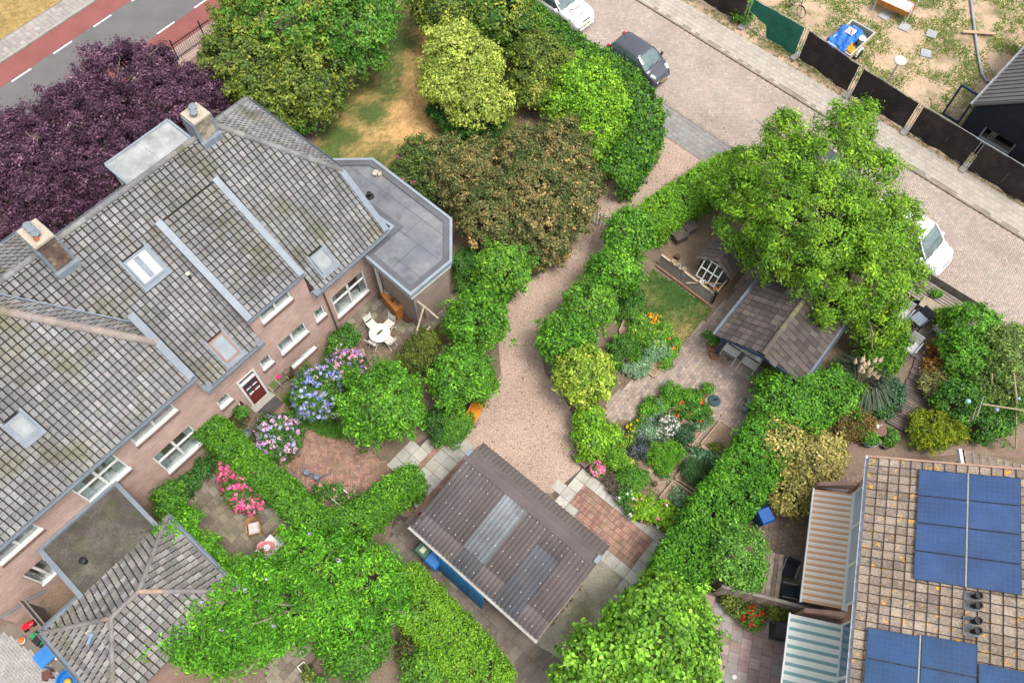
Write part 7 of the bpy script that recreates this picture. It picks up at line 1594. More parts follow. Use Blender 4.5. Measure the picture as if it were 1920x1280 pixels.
def tufts(name, label, poly, n, h, pal, z=.01, blade=.02, cat=None, per=5, jitter=.05, holes=(), parent=None, mask=None):
    """grass or weeds: thin upright blades"""
    P = np.array(poly); lo, hi = P.min(0), P.max(0); pts = []
    while len(pts) < n:
        q = rng.uniform(lo, hi)
        if inpoly(q[0], q[1], poly) and (mask is None or mask(q)): pts.append(q)
    pts = np.array(pts); pts = np.repeat(pts, per, 0) + rng.normal(size=(n * per, 2)) * jitter; m = len(pts)
    a = rng.random(m) * 2 * math.pi; ln = rng.uniform(.2, .9, m) * h; dx = np.stack([np.cos(a), np.sin(a)], 1); hh = rng.uniform(.4, 1., m) * h
    V = np.zeros((m, 3, 3)); sd = np.stack([-dx[:, 1], dx[:, 0]], 1) * blade * .5
    V[:, 0, :2] = pts - sd; V[:, 1, :2] = pts + sd; V[:, 2, :2] = pts + dx * ln[:, None]; V[:, :2, 2] = z; V[:, 2, 2] = z + hh
    T = pal_pick(pal, np.clip(rng.random(m) * .7 + .3 * (lump(np.concatenate([pts, pts[:, :1]], 1) * .8, 2.) + 1) * .5, 0, 1)); me = np_mesh(name, V.reshape(-1, 3), np.arange(m * 3).reshape(m, 3), np.repeat(T, 3, 0)); me.materials.append(M_LEAF)
    o = put(name, me, None, parent); o['kind'] = 'stuff'
    if label: o['label'] = label
    if cat: o['category'] = cat
    return o
# palettes (real leaf colours, dark to light)
def gl(*p): return [(r * 1.6, g * 1.65, b * 1.0) for r, g, b in p]
BRIGHT = gl((.022, .070, .010), (.045, .130, .014), (.078, .195, .020), (.14, .27, .03))
MID = gl((.018, .058, .014), (.034, .100, .018), (.055, .145, .022), (.11, .21, .03))
LIME = gl((.04, .10, .012), (.085, .19, .018), (.15, .27, .022), (.26, .35, .03))
YEL = [(.09, .18, .02), (.21, .34, .03), (.36, .45, .05), (.62, .58, .12)]
OLIVE = [(.04, .08, .014), (.095, .155, .022), (.19, .245, .03), (.36, .35, .05)]
PURPLE = [(.022, .009, .019), (.065, .025, .055), (.14, .060, .11), (.32, .19, .235)]
BROWN = [(.035, .075, .016), (.085, .125, .028), (.16, .155, .05), (.28, .215, .08), (.48, .30, .10)]
VARIEG = [(.14, .21, .03), (.28, .36, .055), (.42, .48, .085), (.56, .54, .16)]
GOLD = [(.13, .14, .03), (.29, .27, .065), (.48, .41, .13), (.64, .54, .22)]
DARK = gl((.012, .040, .012), (.022, .070, .018), (.036, .10, .022), (.06, .14, .03))
BLUEG = gl((.03, .075, .05), (.06, .13, .10), (.11, .19, .16), (.18, .26, .23))

# ---- trees and tall shrubs
tree('copper_beech', 'spreading copper beech with dark purple leaves behind the house', 'tree', [(65, 345, 3.2, 100), (150, 240, 3.6, 95), (225, 150, 3.4, 80), (300, 200, 3.2, 85), (205, 310, 3.4, 95), (360, 185, 2.6, 65), (120, 395, 2.6, 70), (20, 280, 3, 80), (60, 410, 2.4, 60), (395, 165, 2.2, 42), (10, 400, 2.8, 70), (280, 130, 2.8, 55)], PURPLE, leaf=.17, aspect=.4, dens=2.6, clump=.26, trunk=.3, nlimb=26, twig=True, rough=.3, shell=.7, base=(190, 320), drop=.8)
tree('broadleaf_tree', 'olive green leafy tree beside the iron railing', 'tree', [(455, 115, 2.6, 78), (430, 160, 1.8, 45), (500, 160, 2.2, 60)], OLIVE, trunk=.14, group='trees behind the house')
tree('broadleaf_tree', 'tall green tree at the top edge left of the lawn', 'tree', [(545, 35, 3.2, 100), (480, 30, 2.8, 70), (600, 0, 3, 70)], MID[1:3] + OLIVE[2:], trunk=.16, group='trees behind the house')
tree('broadleaf_tree', 'dark green tree overhanging the lawn at the top', 'tree', [(662, 50, 3, 72), (700, 25, 2.6, 46), (680, 110, 2, 36)], MID[1:3] + OLIVE[2:3], trunk=.14, group='trees behind the house')
tree('broadleaf_tree', 'broad yellow-green bush between lawn and house roof', 'tree', [(570, 155, 2.2, 78), (525, 200, 1.8, 48), (592, 195, 1.6, 42)], OLIVE, trunk=.12, group='trees behind the house')
shrub('garden_shrub', 'dark shrub at the roof corner beside the lawn', 'shrub', [(560, 215, 1.1, 45), (520, 180, 1.2, 40)], MID)
tree('broadleaf_tree', 'yellowish leafy tree at the top edge right of the lawn', 'tree', [(835, 15, 2.4, 62), (805, -15, 2.2, 36), (880, -10, 2.2, 55)], OLIVE, trunk=.1, group='trees at the top of the lawn')
tree('broadleaf_tree', 'green leafy tree at the top edge against the street hedge', 'tree', [(930, 25, 2.2, 62), (965, 55, 1.6, 45), (950, -15, 2, 50)], MID[:2] + OLIVE[2:], trunk=.1, group='trees at the top of the lawn')
tree('variegated_maple', 'pale yellow-green round tree standing in the lawn', 'tree', [(857, 112, 3.0, 64), (835, 150, 2.6, 48), (905, 118, 2.6, 40), (885, 188, 2.2, 56), (925, 195, 2, 38), (850, 75, 2.6, 42)], VARIEG, leaf=.16, clump=.26, trunk=.12, base=(870, 235))
shrub('garden_shrub', 'dark evergreen shrub under the pale yellow tree', 'shrub', [(870, 225, .8, 48), (910, 225, .7, 38), (830, 212, .7, 30)], DARK)
shrub('garden_shrub', 'tall yellow-green shrub between pale tree and street hedge', 'shrub', [(1010, 110, 1.8, 52), (1000, 165, 1.3, 45), (1040, 140, 1.3, 45)], OLIVE, leaf=.16)
shrub('garden_shrub', 'bright green bushy shrub inside the street hedge', 'shrub', [(1100, 165, 1.5, 62), (1060, 190, 1.2, 45), (1130, 215, 1.3, 60), (1115, 260, 1.0, 45)], LIME, leaf=.16)
shrub('garden_shrub', 'brownish shrub tip beside the street hedge', 'shrub', [(1068, 125, 1.2, 32)], BROWN[1:] + OLIVE[2:3])
hedge('street_hedge', 'thick mixed hedge along the street curving into the drive', [(962, 0), (1030, 55), (1105, 100), (1165, 140), (1205, 185), (1213, 235), (1190, 285), (1155, 320)], 1.7, 1.7, MID[:2] + LIME[1:3], lumpy=.22, leaf=.16)
tree('rhododendron', 'large rust-brown rhododendron beside the drive entrance', 'shrub', [(1000, 390, 1.8, 98), (930, 400, 1.7, 78), (1060, 380, 1.6, 62), (1045, 290, 1.7, 66), (985, 280, 1.5, 50), (960, 450, 1.2, 60), (870, 340, 1.3, 60), (835, 300, 1.2, 45), (1095, 330, 1.3, 34), (900, 290, 1.2, 34), (1010, 460, 1.0, 55)], BROWN, leaf=.15, clump=.2, trunk=.1, nlimb=24, floor=-.2, stemname='stems', leafname='foliage', rough=.25)
T_, W_s, _ = shrub('rhododendron', 'greener rhododendron with pink flowers at the flat roof corner', 'shrub', [(785, 300, 1.2, 42), (765, 330, .9, 32), (810, 345, 1, 35)], BROWN[:2] + OLIVE[1:3]); blooms(T_, W_s, 26, .10, [(.6, .22, .35), (.5, .1, .22)])
# drive-side clipped globe trees
GL = 'globe trees lining the gravel drive'
for (u, v, z, r, pal, lb) in ((940, 508, 1.7, 62, MID[1:] + LIME[2:3], 'globe tree nearest the rhododendron on the house side of the drive'), (893, 600, 1.8, 68, BRIGHT, 'globe tree level with the round-table patio beside the drive'),
                         (865, 705, 1.8, 72, BRIGHT, 'globe tree above the orange bench beside the drive'), (716, 757, 2.0, 90, BRIGHT, 'largest globe tree, beside the blue hydrangea'),
                         (1180, 437, 1.8, 56, BRIGHT, 'globe tree nearest the hedge of the hen run'), (1150, 512, 1.8, 60, BRIGHT, 'globe tree at the corner of the small lawn'),
                         (1102, 575, 1.8, 58, MID[1:] + BRIGHT[2:3], 'darker globe tree in the middle of the right-hand row'), (1062, 632, 1.8, 62, BRIGHT, 'globe tree at the inner bend of the drive'), (1096, 702, 1.8, 66, YEL, 'yellow-leaved globe tree beside the drive')):
    tree('globe_tree', lb, 'tree', [(u, v, z, r * .80, .95), (u - r * .3, v + r * .2, z - .1, r * .5), (u + r * .34, v + r * .05, z, r * .5), (u + r * .05, v - r * .3, z + .1, r * .5)], pal, leaf=.15, clump=.22, trunk=.07, dens=2.9, group=GL, rough=.3)
shrub('garden_shrub', 'lime green shrub with white roses at the drive edge', 'shrub', [(1105, 785, .8, 28), (1112, 825, .7, 34), (1140, 820, .5, 22)], LIME)
hedge('drive_hedge', 'rounded privet hedge between the drive and the hen run', [(1225, 405), (1280, 365), (1340, 325), (1400, 298)], 1.7, 1.5, LIME[:3] + BRIGHT[2:3], leaf=.13)
# big tree at the right
tree('walnut_tree', 'big bright green tree spreading over the garden house and the street', 'tree',
     [(1530, 420, 4.6, 125, .7), (1450, 330, 4.2, 80), (1560, 300, 4.6, 85), (1630, 330, 4.2, 62), (1640, 430, 4.2, 75), (1620, 520, 3.6, 80), (1500, 480, 3.6, 62), (1400, 400, 3.2, 62), (1420, 460, 2.8, 40), (1690, 400, 3.6, 42), (1470, 245, 4.2, 38), (1600, 235, 4.4, 42), (1560, 560, 3.2, 52), (1380, 350, 3.0, 48), (1640, 585, 2.6, 55), (1700, 500, 2.6, 38), (1475, 215, 4.2, 20), (1625, 205, 4.4, 18), (1580, 200, 4.4, 14)],
     gl((.032, .080, .008), (.070, .150, .012), (.125, .22, .018), (.22, .30, .03)), leaf=.17, aspect=.45, dens=1.75, clump=.34, trunk=.26, nlimb=100, twig=True, rough=.42, shell=.7, inner=.08, base=(1545, 520), drop=.6)
shrub('round_bush', 'dense round green bush below the garden house', 'shrub', [(1478, 752, 1.2, 68, .85), (1450, 790, .9, 45)], BRIGHT, leaf=.13); shrub('round_bush', 'second round bush touching the garden house roof corner', 'shrub', [(1555, 738, 1.1, 50, .85), (1520, 770, .9, 40)], BRIGHT, leaf=.13)
hedge('tall_hedge', 'tall bright green hedge between kitchen garden and row-house yard', [(1445, 815), (1410, 870), (1370, 925), (1320, 1000), (1275, 1075)], 1.9, 2.0, gl((.022, .080, .008), (.042, .135, .012), (.07, .19, .016), (.125, .26, .025)), leaf=.14, lumpy=.2)
shrub('golden_shrub', 'golden yellow shrub beside the tall hedge', 'shrub', [(1515, 880, 1.3, 52), (1540, 850, 1.2, 42), (1485, 925, 1.0, 42)], GOLD, leaf=.15); shrub('golden_shrub', 'golden shrub tip growing through the round bush', 'shrub', [(1462, 832, 1.6, 42), (1450, 825, 1.4, 30)], GOLD, leaf=.15)
tree('small_tree', 'small grey-green round tree above the plank table', 'tree', [(1385, 1040, 2.1, 52, .85), (1400, 1075, 1.8, 32), (1370, 1010, 1.9, 30)], gl((.035, .10, .02), (.065, .16, .03), (.11, .23, .05), (.18, .31, .09)), leaf=.13, clump=.2, trunk=.06)
tree('maple_tree', 'large light green maple at the bottom edge', 'tree', [(1225, 1195, 3.0, 95), (1132, 1245, 2.8, 70), (1280, 1230, 2.8, 68), (1240, 1135, 2.4, 62), (1300, 1165, 2.2, 42), (1180, 1290, 2.6, 90), (1090, 1285, 2.4, 50), (1290, 1305, 2.4, 62)], gl((.04, .10, .012), (.08, .18, .02), (.14, .27, .035), (.24, .36, .08)), leaf=.2, clump=.28, trunk=.16, aspect=.7, rough=.25, dens=3.0)
# right-hand border
shrub('weeping_shrub', 'weeping willow-like shrub beside the deck', 'shrub', [(1655, 632, 1.2, 44), (1668, 672, .8, 22), (1640, 678, .9, 34)], gl((.03, .08, .015), (.06, .14, .02), (.10, .20, .03), (.17, .27, .05)), leaf=.24, aspect=.22, dens=3.5, drop=1.5)
shrub('laurel_shrub', 'glossy bright green shrub at the street corner of the deck', 'shrub', [(1825, 615, 1.4, 48), (1815, 660, 1.2, 50), (1845, 690, 1.0, 35)], BRIGHT); shrub('olive_shrub', 'grey-green fine-leaved shrub at the right edge', 'shrub', [(1890, 660, 1.6, 58), (1900, 720, 1.4, 52), (1860, 720, 1.1, 40)], gl((.035, .065, .02), (.07, .115, .035), (.12, .18, .06), (.2, .26, .1)), leaf=.12)
shrub('juniper', 'golden green feathery juniper beside the earth path', 'shrub', [(1742, 808, .45, 38, .7), (1778, 802, .4, 30, .7)], gl((.05, .09, .01), (.11, .15, .012), (.19, .21, .018), (.30, .25, .03)), leaf=.2, aspect=.25); shrub('ground_shrub', 'leafy green shrub below the lattice trellis', 'shrub', [(1800, 750, .7, 48), (1845, 790, .5, 42), (1870, 760, .7, 40)], MID); shrub('ground_shrub', 'orange-leaved shrub at the deck corner', 'shrub', [(1768, 660, .5, 26), (1758, 690, .4, 22)], [(.12, .10, .02), (.28, .15, .03), (.42, .2, .04), (.5, .3, .1)])
shrub('ground_shrub', 'pale variegated grassy clump beside the boardwalk', 'shrub', [(1752, 722, .4, 28)], [(.12, .13, .04), (.25, .25, .09), (.38, .37, .17)], leaf=.22, aspect=.2); shrub('ivy_cover', 'dark glossy ivy patch left of the boardwalk', 'shrub', [(1664, 735, .35, 30, .5), (1648, 760, .3, 26, .5)], [(.012, .05, .02), (.025, .09, .035), (.05, .14, .06), (.14, .25, .16)]); shrub('ground_shrub', 'orange-brown heath below the pampas grass', 'shrub', [(1600, 790, .35, 35, .6), (1575, 785, .35, 28, .6)], [(.06, .08, .015), (.16, .12, .03), (.32, .18, .05)], leaf=.1); shrub('ground_shrub', 'dense green mound beside the boardwalk foot', 'shrub', [(1655, 768, .3, 20, .6)], DARK)
shrub('climber', 'green plant in the purple pot on the deck', 'shrub', [(1775, 598, .7, 20), (1792, 592, .6, 15)], LIME, leaf=.12)
pgl = at(1608, 722, .4); PG = thing('pampas_grass', 'pampas grass with cream plumes below the big tree', 'grass', (pgl[0], pgl[1], 0)); n = 1500; a = rng.random(n) * 6.283; ln = rng.uniform(.8, 1.7, n); b0 = rng.normal(size=(n, 2)) * .1; V = np.zeros((n, 4, 3)); d = np.stack([np.cos(a), np.sin(a)], 1); s = np.stack([-d[:, 1], d[:, 0]], 1) * .012
V[:, 0, :2] = b0 - s; V[:, 1, :2] = b0 + s; V[:, 2, :2] = b0 + d * (ln * .45)[:, None] + s; V[:, 3, :2] = b0 + d * (ln * .45)[:, None] - s; V[:, 2:, 2] = (ln * .8)[:, None]; V2 = V.copy(); V2[:, :2] = V[:, [3, 2]]; V2[:, 2:, :2] = V[:, 2:, :2] + (d * (ln * .4)[:, None])[:, None]; V2[:, 2:, 2] = (ln * .45)[:, None]
me = np_mesh('blades', np.concatenate([V.reshape(-1, 3), V2.reshape(-1, 3)]), np.arange(n * 8).reshape(-1, 4), np.repeat(np.tile(pal_pick([(.05, .08, .05), (.10, .14, .09), (.18, .2, .12)], rng.random(n)), (2, 1)), 4, 0)); me.materials.append(M_LEAF); put('blades', me, None, PG)
for k in range(18):
    a = rng.random() * 6.28; r = rng.uniform(.05, .55); b = MB(); t = Vector((r * math.cos(a), r * math.sin(a) + .15, rng.uniform(1.3, 1.8))); dr = Vector((math.cos(a) * .1, math.sin(a) * .1 + .05, .38)); b.tube([(0, 0, .2), tuple(t)], .008, 4, False); b.tube([tuple(t), tuple(t + dr * .4), tuple(t + dr)], [.04, .10, .01], 7); part('plume', b, mat('plume_cream', (.52, .40, .28), rough=1, var=.2, scale=20, bump=.6), PG)

# ---- hedges and climber of the house garden
hedge('clipped_hedge', 'clipped hedge with two arms meeting in an L between terrace and patio', [(372, 783), (430, 830), (500, 895), (560, 950), (600, 982), (660, 975), (720, 925), (775, 890)], 1.0, 1.7, BRIGHT[:3] + LIME[2:3], leaf=.12, lumpy=.10)
hedge('clipped_hedge', 'broad clipped hedge running to the bottom edge beside the dark paving', [(752, 1095), (812, 1160), (865, 1215), (920, 1285)], 1.75, 1.5, LIME[:3] + [(.2, .31, .05)], leaf=.11, lumpy=.12)
WI = gl((.022, .085, .006), (.045, .145, .010), (.08, .22, .016), (.16, .31, .03))
T_, W_s, _ = tree('wisteria', 'sprawling wisteria covering a pergola and the annex roof', 'climber', [(600, 1075, 2.0, 85, .45), (675, 1085, 2.0, 74, .45), (540, 1130, 2.1, 75, .45), (470, 1110, 2.3, 70, .4), (400, 1140, 2.9, 68, .35), (330, 1150, 3.1, 62, .35), (285, 1180, 3.2, 48, .35), (560, 1040, 1.8, 50, .5), (640, 1150, 1.7, 70, .5), (430, 1190, 2.6, 60, .4), (370, 1200, 3, 55, .35), (245, 1205, 3.1, 34, .35), (215, 1212, 3.1, 18, .4), (300, 1130, 3.2, 26, .3), (340, 1100, 3.2, 24, .3), (725, 1120, 1.8, 48, .5), (480, 1180, 2, 60, .45)], WI, leaf=.19, aspect=.4, clump=.3, trunk=.1, nlimb=30, twig=True, floor=-.6, rough=.25, stemname='stems', leafname='foliage', base=(620, 1150), drop=1.2); blooms(T_, W_s, 12, .07, [(.45, .38, .6)], up=.2)
pw = at(520, 1110, 2); PGO = thing('pergola', 'timber pergola hidden under the wisteria', 'pergola', (pw[0], pw[1], 0), HA)
for x in (-2.2, -.5, 1.2):
    for y in (-1.2, 1.2): part('post', MB().box(x - .05, x + .05, y - .05, y + .05, 0, 1.9), M_WOOD, PGO)
for y in (-1.2, 1.2): part('beam', MB().box(-2.5, 1.4, y - .04, y + .04, 1.9, 2.0), M_WOOD, PGO)
shrub('climber', 'light green climber spilling over the annex gutter', 'climber', [(315, 1005, 2.7, 26), (335, 1000, 2.2, 30), (375, 1030, 1.7, 32), (345, 975, 1.6, 26), (400, 1060, 1.6, 32), (310, 1030, 3.0, 16)], WI, leaf=.14, floor=-.8); shrub('climber', 'green climber on the annex corner by the house wall', 'climber', [(318, 925, .8, 24), (325, 950, 1.2, 24)], MID)
shrub('dark_shrub', 'dark fern-like shrub below the large house window', 'shrub', [(410, 858, .4, 24, .8)], DARK); shrub('dark_shrub', 'small round dark shrub left of the fern by the wall', 'shrub', [(383, 880, .35, 18, .9)], DARK); shrub('dark_shrub', 'dark clipped ball nearest the annex by the wall', 'shrub', [(353, 908, .35, 19, .9)], DARK); shrub('dark_shrub', 'low green shrub against the annex wall', 'shrub', [(310, 935, .4, 20)], MID)
HY = gl((.02, .055, .014), (.035, .09, .018), (.055, .12, .022))
def hydr(label, bl, cols, n, r=.10):
    T_, W_s, _ = shrub('hydrangea', label, 'hydrangea', bl, HY, leaf=.15, group='hydrangeas'); blooms(T_, W_s, n, r, cols, seedd=n)
hydr('large hydrangea with blue and lavender flower heads', [(602, 738, .75, 52, .9), (580, 760, .5, 30)], [(.17, .23, .50), (.25, .28, .55), (.33, .38, .52), (.38, .33, .55), (.45, .40, .36)], 230); hydr('pink and lilac hydrangea beside the stool', [(650, 688, .7, 34), (628, 685, .5, 20)], [(.62, .20, .32), (.5, .28, .5), (.62, .35, .42), (.30, .22, .5)], 85); hydr('lilac-pink hydrangea beside the front door path', [(525, 822, .7, 42), (505, 805, .5, 25)], [(.55, .30, .48), (.48, .28, .52), (.62, .38, .46), (.36, .34, .52)], 130); hydr('hot pink hydrangea on the slab patio', [(458, 905, .7, 38), (442, 883, .6, 30), (468, 932, .5, 30)], [(.75, .07, .24), (.70, .13, .30), (.78, .2, .34)], 230, .12)
T_, W_s, _ = shrub('rose_bush', 'white rose bush at the wall beside the pink hydrangea', 'shrub', [(643, 660, .5, 18)], MID); blooms(T_, W_s, 24, .06, [(.7, .68, .58)])
tufts('ground_cover', 'green ground cover round the blue hydrangea', GP([(530, 745), (560, 730), (640, 800), (650, 825), (600, 815), (560, 790)]), 900, .18, DARK[1:] + MID[2:], cat=None, blade=.05); shrub('dark_shrub', 'green perennials along the house wall by the patio', 'shrub', [(640, 640, .3, 22), (655, 625, .3, 16), (628, 660, .3, 16)], DARK[1:] + MID[2:3])
shrub('garden_shrub', 'yellow-green conifer beside the log frame', 'shrub', [(785, 665, 1.0, 35), (800, 640, .8, 26)], [(.05, .08, .012), (.10, .14, .018), (.17, .19, .025)], leaf=.12); shrub('fern_clump', 'feathery ferns beside the garden room wall', 'shrub', [(885, 500, .5, 34), (880, 530, .4, 25)], gl((.03, .09, .02), (.05, .13, .03), (.08, .18, .04)), leaf=.28, aspect=.18); shrub('box_shrub', 'clipped box shrub below the bench-side globe tree', 'shrub', [(855, 790, .6, 30, 1.), (850, 810, .5, 24, 1.)], MID[1:], leaf=.09, clump=.12); shrub('dark_shrub', 'dark rose bush in the corner beside the slab path', 'shrub', [(820, 790, .5, 26), (828, 815, .4, 20)], DARK); shrub('garden_shrub', 'green shrub under the globe tree by the rhododendron', 'shrub', [(935, 548, .4, 24), (905, 545, .4, 20)], MID)
shrub('garden_shrub', 'green shrub at the bottom edge below the wisteria', 'shrub', [(670, 1225, .7, 50), (640, 1200, .8, 40), (690, 1195, .8, 40)], BRIGHT[:3]); shrub('garden_shrub', 'round shrub at the bottom edge beside the clipped hedge', 'shrub', [(800, 1255, .6, 38), (780, 1270, .5, 26)], MID[1:] + BRIGHT[2:3]); shrub('ground_shrub', 'reddish perennials beside the broad hedge', 'shrub', [(775, 1210, .3, 26), (830, 1245, .3, 20), (760, 1230, .3, 16)], [(.03, .08, .02), (.08, .12, .03), (.30, .12, .04)], leaf=.1)
T_, W_s, _ = shrub('flower_patch', 'pink flowering plants in the corner of the hedge arms', 'flowers', [(605, 918, .25, 13), (660, 940, .25, 18), (625, 925, .25, 14)], MID, leaf=.1); blooms(T_, W_s, 34, .07, [(.70, .28, .36), (.7, .35, .4)])

# ---- kitchen garden plants
def bedplant(label, bl, pal, n=0, r=.05, cols=(), leaf=.11, aspect=.5, name='bed_plant', cat='plant', **k):
    bl = [(b[0], b[1], b[2] * .8, b[3] * .74) for b in bl]
    T_, W_s, _ = shrub(name, label, cat, bl, pal, leaf=leaf, aspect=aspect, clump=.14, nlimb=4, rough=.4, sprig=.25, group='plants of the kitchen garden', **k)
    if n: blooms(T_, W_s, int(n * 1.5), r * 1.1, cols, seedd=n, up=.1)
bedplant('bright green leafy row at the top of the flower circle', [(1225, 762, .4, 24), (1260, 740, .4, 28), (1295, 748, .4, 26)], BRIGHT); bedplant('rounded box edging at the left of the flower circle', [(1213, 768, .35, 18)], BRIGHT[1:]); bedplant('green bushes with red poppies beside the sundial', [(1305, 765, .4, 26), (1318, 780, .35, 22), (1290, 770, .3, 20)], MID, 6, .07, [(.75, .06, .03)]); bedplant('mass of white daisies in the flower circle', [(1255, 798, .35, 26), (1240, 815, .3, 20)], [(.06, .10, .05), (.12, .17, .10)], 130, .045, [(.72, .70, .62), (.68, .68, .6)]); bedplant('blue-violet flowers in the flower circle', [(1235, 765, .35, 16), (1225, 772, .3, 12)], BLUEG, 26, .06, [(.20, .25, .5), (.3, .34, .56)]); bedplant('yellow daisies left of the white ones', [(1180, 828, .25, 18), (1168, 835, .25, 15), (1185, 803, .25, 14), (1200, 792, .25, 12)], MID + OLIVE[2:3], 46, .045, [(.72, .52, .03), (.75, .45, .02)])
bedplant('silvery green herbs beside the daisies', [(1215, 805, .3, 20), (1228, 812, .3, 16)], BLUEG[1:]); bedplant('dark lavender bush in the kitchen garden', [(1205, 840, .3, 26), (1192, 846, .3, 18)], [(.03, .05, .04), (.06, .09, .07), (.11, .14, .12)], 14, .05, [(.12, .12, .35)]); bedplant('feathery fennel clump in the middle bed', [(1230, 852, .5, 26), (1260, 850, .5, 26), (1245, 870, .4, 22)], BRIGHT[1:], leaf=.14, aspect=.25); bedplant('dark green leaves at the right of the daisies', [(1285, 815, .35, 24)], [(.02, .07, .025), (.04, .11, .04), (.07, .16, .06)]); bedplant('blue-green cabbages in the timber bed', [(1305, 852, .3, 20), (1330, 862, .3, 20)], BLUEG, leaf=.18, aspect=.7); bedplant('round feathery bush in the timber bed', [(1302, 885, .45, 32, .9)], [(.03, .09, .025), (.06, .15, .04), (.11, .22, .07)], leaf=.12, aspect=.3); bedplant('leafy potato row in the bare bed', [(1348, 845, .25, 14), (1340, 838, .2, 12), (1352, 852, .2, 12)], OLIVE[1:])
bedplant('pale seedlings in the small bed', [(1275, 935, .2, 18), (1268, 925, .2, 14)], BLUEG[1:] + [(.3, .34, .25)]); bedplant('green bush beside the stepping board', [(1180, 900, .45, 30), (1195, 895, .4, 26)], MID[1:]); bedplant('grey-brown dry clump beside the peonies', [(1148, 905, .3, 17), (1155, 918, .25, 14)], [(.09, .07, .05), (.16, .13, .09), (.22, .2, .14)], aspect=.25, leaf=.16); bedplant('pink peonies at the edge of the yard paving', [(1120, 878, .4, 18), (1110, 868, .3, 10)], MID, 36, .075, [(.72, .16, .30), (.75, .25, .38)]); bedplant('lime green rose bush by the yard paving', [(1210, 955, .5, 30), (1240, 965, .5, 30), (1265, 985, .4, 28), (1190, 940, .4, 20)], LIME[1:], 16, .07, [(.75, .73, .66), (.6, .12, .2), (.7, .35, .2)]); bedplant('dark rose bush with white roses', [(1172, 932, .4, 20), (1180, 955, .35, 16)], DARK[1:], 9, .08, [(.78, .77, .73)]); bedplant('red and pink carpet roses at the paving edge', [(1195, 962, .25, 14), (1205, 972, .2, 10), (1185, 955, .2, 10)], DARK[1:], 18, .06, [(.65, .12, .16), (.7, .25, .32)])
bedplant('lime foliage inside the white rose bush corner', [(1150, 855, .35, 28), (1165, 865, .3, 20), (1128, 850, .3, 20)], LIME[:3]); bedplant('small green shrubs along the brick edge path', [(1345, 915, .3, 20), (1330, 945, .3, 24), (1355, 900, .25, 14)], MID[1:], 8, .04, [(.7, .68, .6)]); bedplant('weedy green patch at the foot of the tall hedge', [(1300, 950, .25, 22), (1290, 975, .3, 24), (1310, 985, .3, 20)], OLIVE[:3]); bedplant('tuft of grey leaves on the terrace edge', [(1320, 790, .25, 14), (1310, 800, .2, 12)], BLUEG[1:], leaf=.16, aspect=.3)
bedplant('mixed blue and violet cranesbill between the beds', [(1215, 785, .25, 14), (1195, 812, .2, 14), (1245, 885, .2, 12)], MID[1:], 34, .05, [(.3, .25, .55), (.4, .3, .6)]); bedplant('scattered red and orange poppies in the flower circle', [(1275, 760, .35, 16), (1265, 785, .3, 12), (1205, 780, .25, 10)], MID[1:], 22, .055, [(.75, .10, .03), (.75, .3, .04)]); bedplant('pale yellow marigolds beside the rose bush', [(1165, 850, .25, 14), (1180, 865, .2, 12), (1150, 845, .2, 10)], LIME[:3], 40, .045, [(.75, .6, .1), (.75, .7, .3)])
T0, W_s, _ = shrub('rose_bush', 'white roses flowering in the lime green drive-edge shrub', 'shrub', [(1118, 826, .8, 18), (1105, 838, .7, 13)], LIME[1:]); blooms(T0, W_s, 16, .085, [(.78, .77, .72)], up=.3)
bedplant('orange lilies at the head of the flower border', [(1230, 600, .4, 14), (1222, 595, .35, 12)], MID, 22, .07, [(.75, .32, .02), (.75, .4, .05)]); bedplant('tall mixed perennials in the flower border', [(1200, 625, .4, 28), (1225, 640, .4, 28), (1240, 620, .35, 22), (1195, 600, .4, 24)], MID[1:] + LIME[2:3], 20, .04, [(.6, .6, .5), (.7, .5, .1)]); bedplant('grey-green sage clump in the flower border', [(1235, 655, .35, 24), (1220, 665, .3, 18)], BLUEG[1:]); bedplant('green border plants with orange poppies by the path', [(1258, 660, .3, 16), (1250, 680, .3, 16), (1262, 645, .3, 16)], BRIGHT[1:], 9, .06, [(.75, .14, .03)]); bedplant('silver lavender at the tip of the border', [(1190, 695, .3, 20), (1205, 690, .3, 16), (1175, 690, .25, 14)], BLUEG[1:] + [(.3, .34, .25)]); bedplant('dark leafy mass under the drive trees', [(1165, 650, .4, 30), (1180, 580, .4, 30), (1190, 555, .4, 24)], DARK[1:] + MID[2:3]); bedplant('ferny greens between beds and globe trees', [(1185, 665, .35, 22), (1150, 680, .35, 20)], BRIGHT[:3], leaf=.16, aspect=.25)
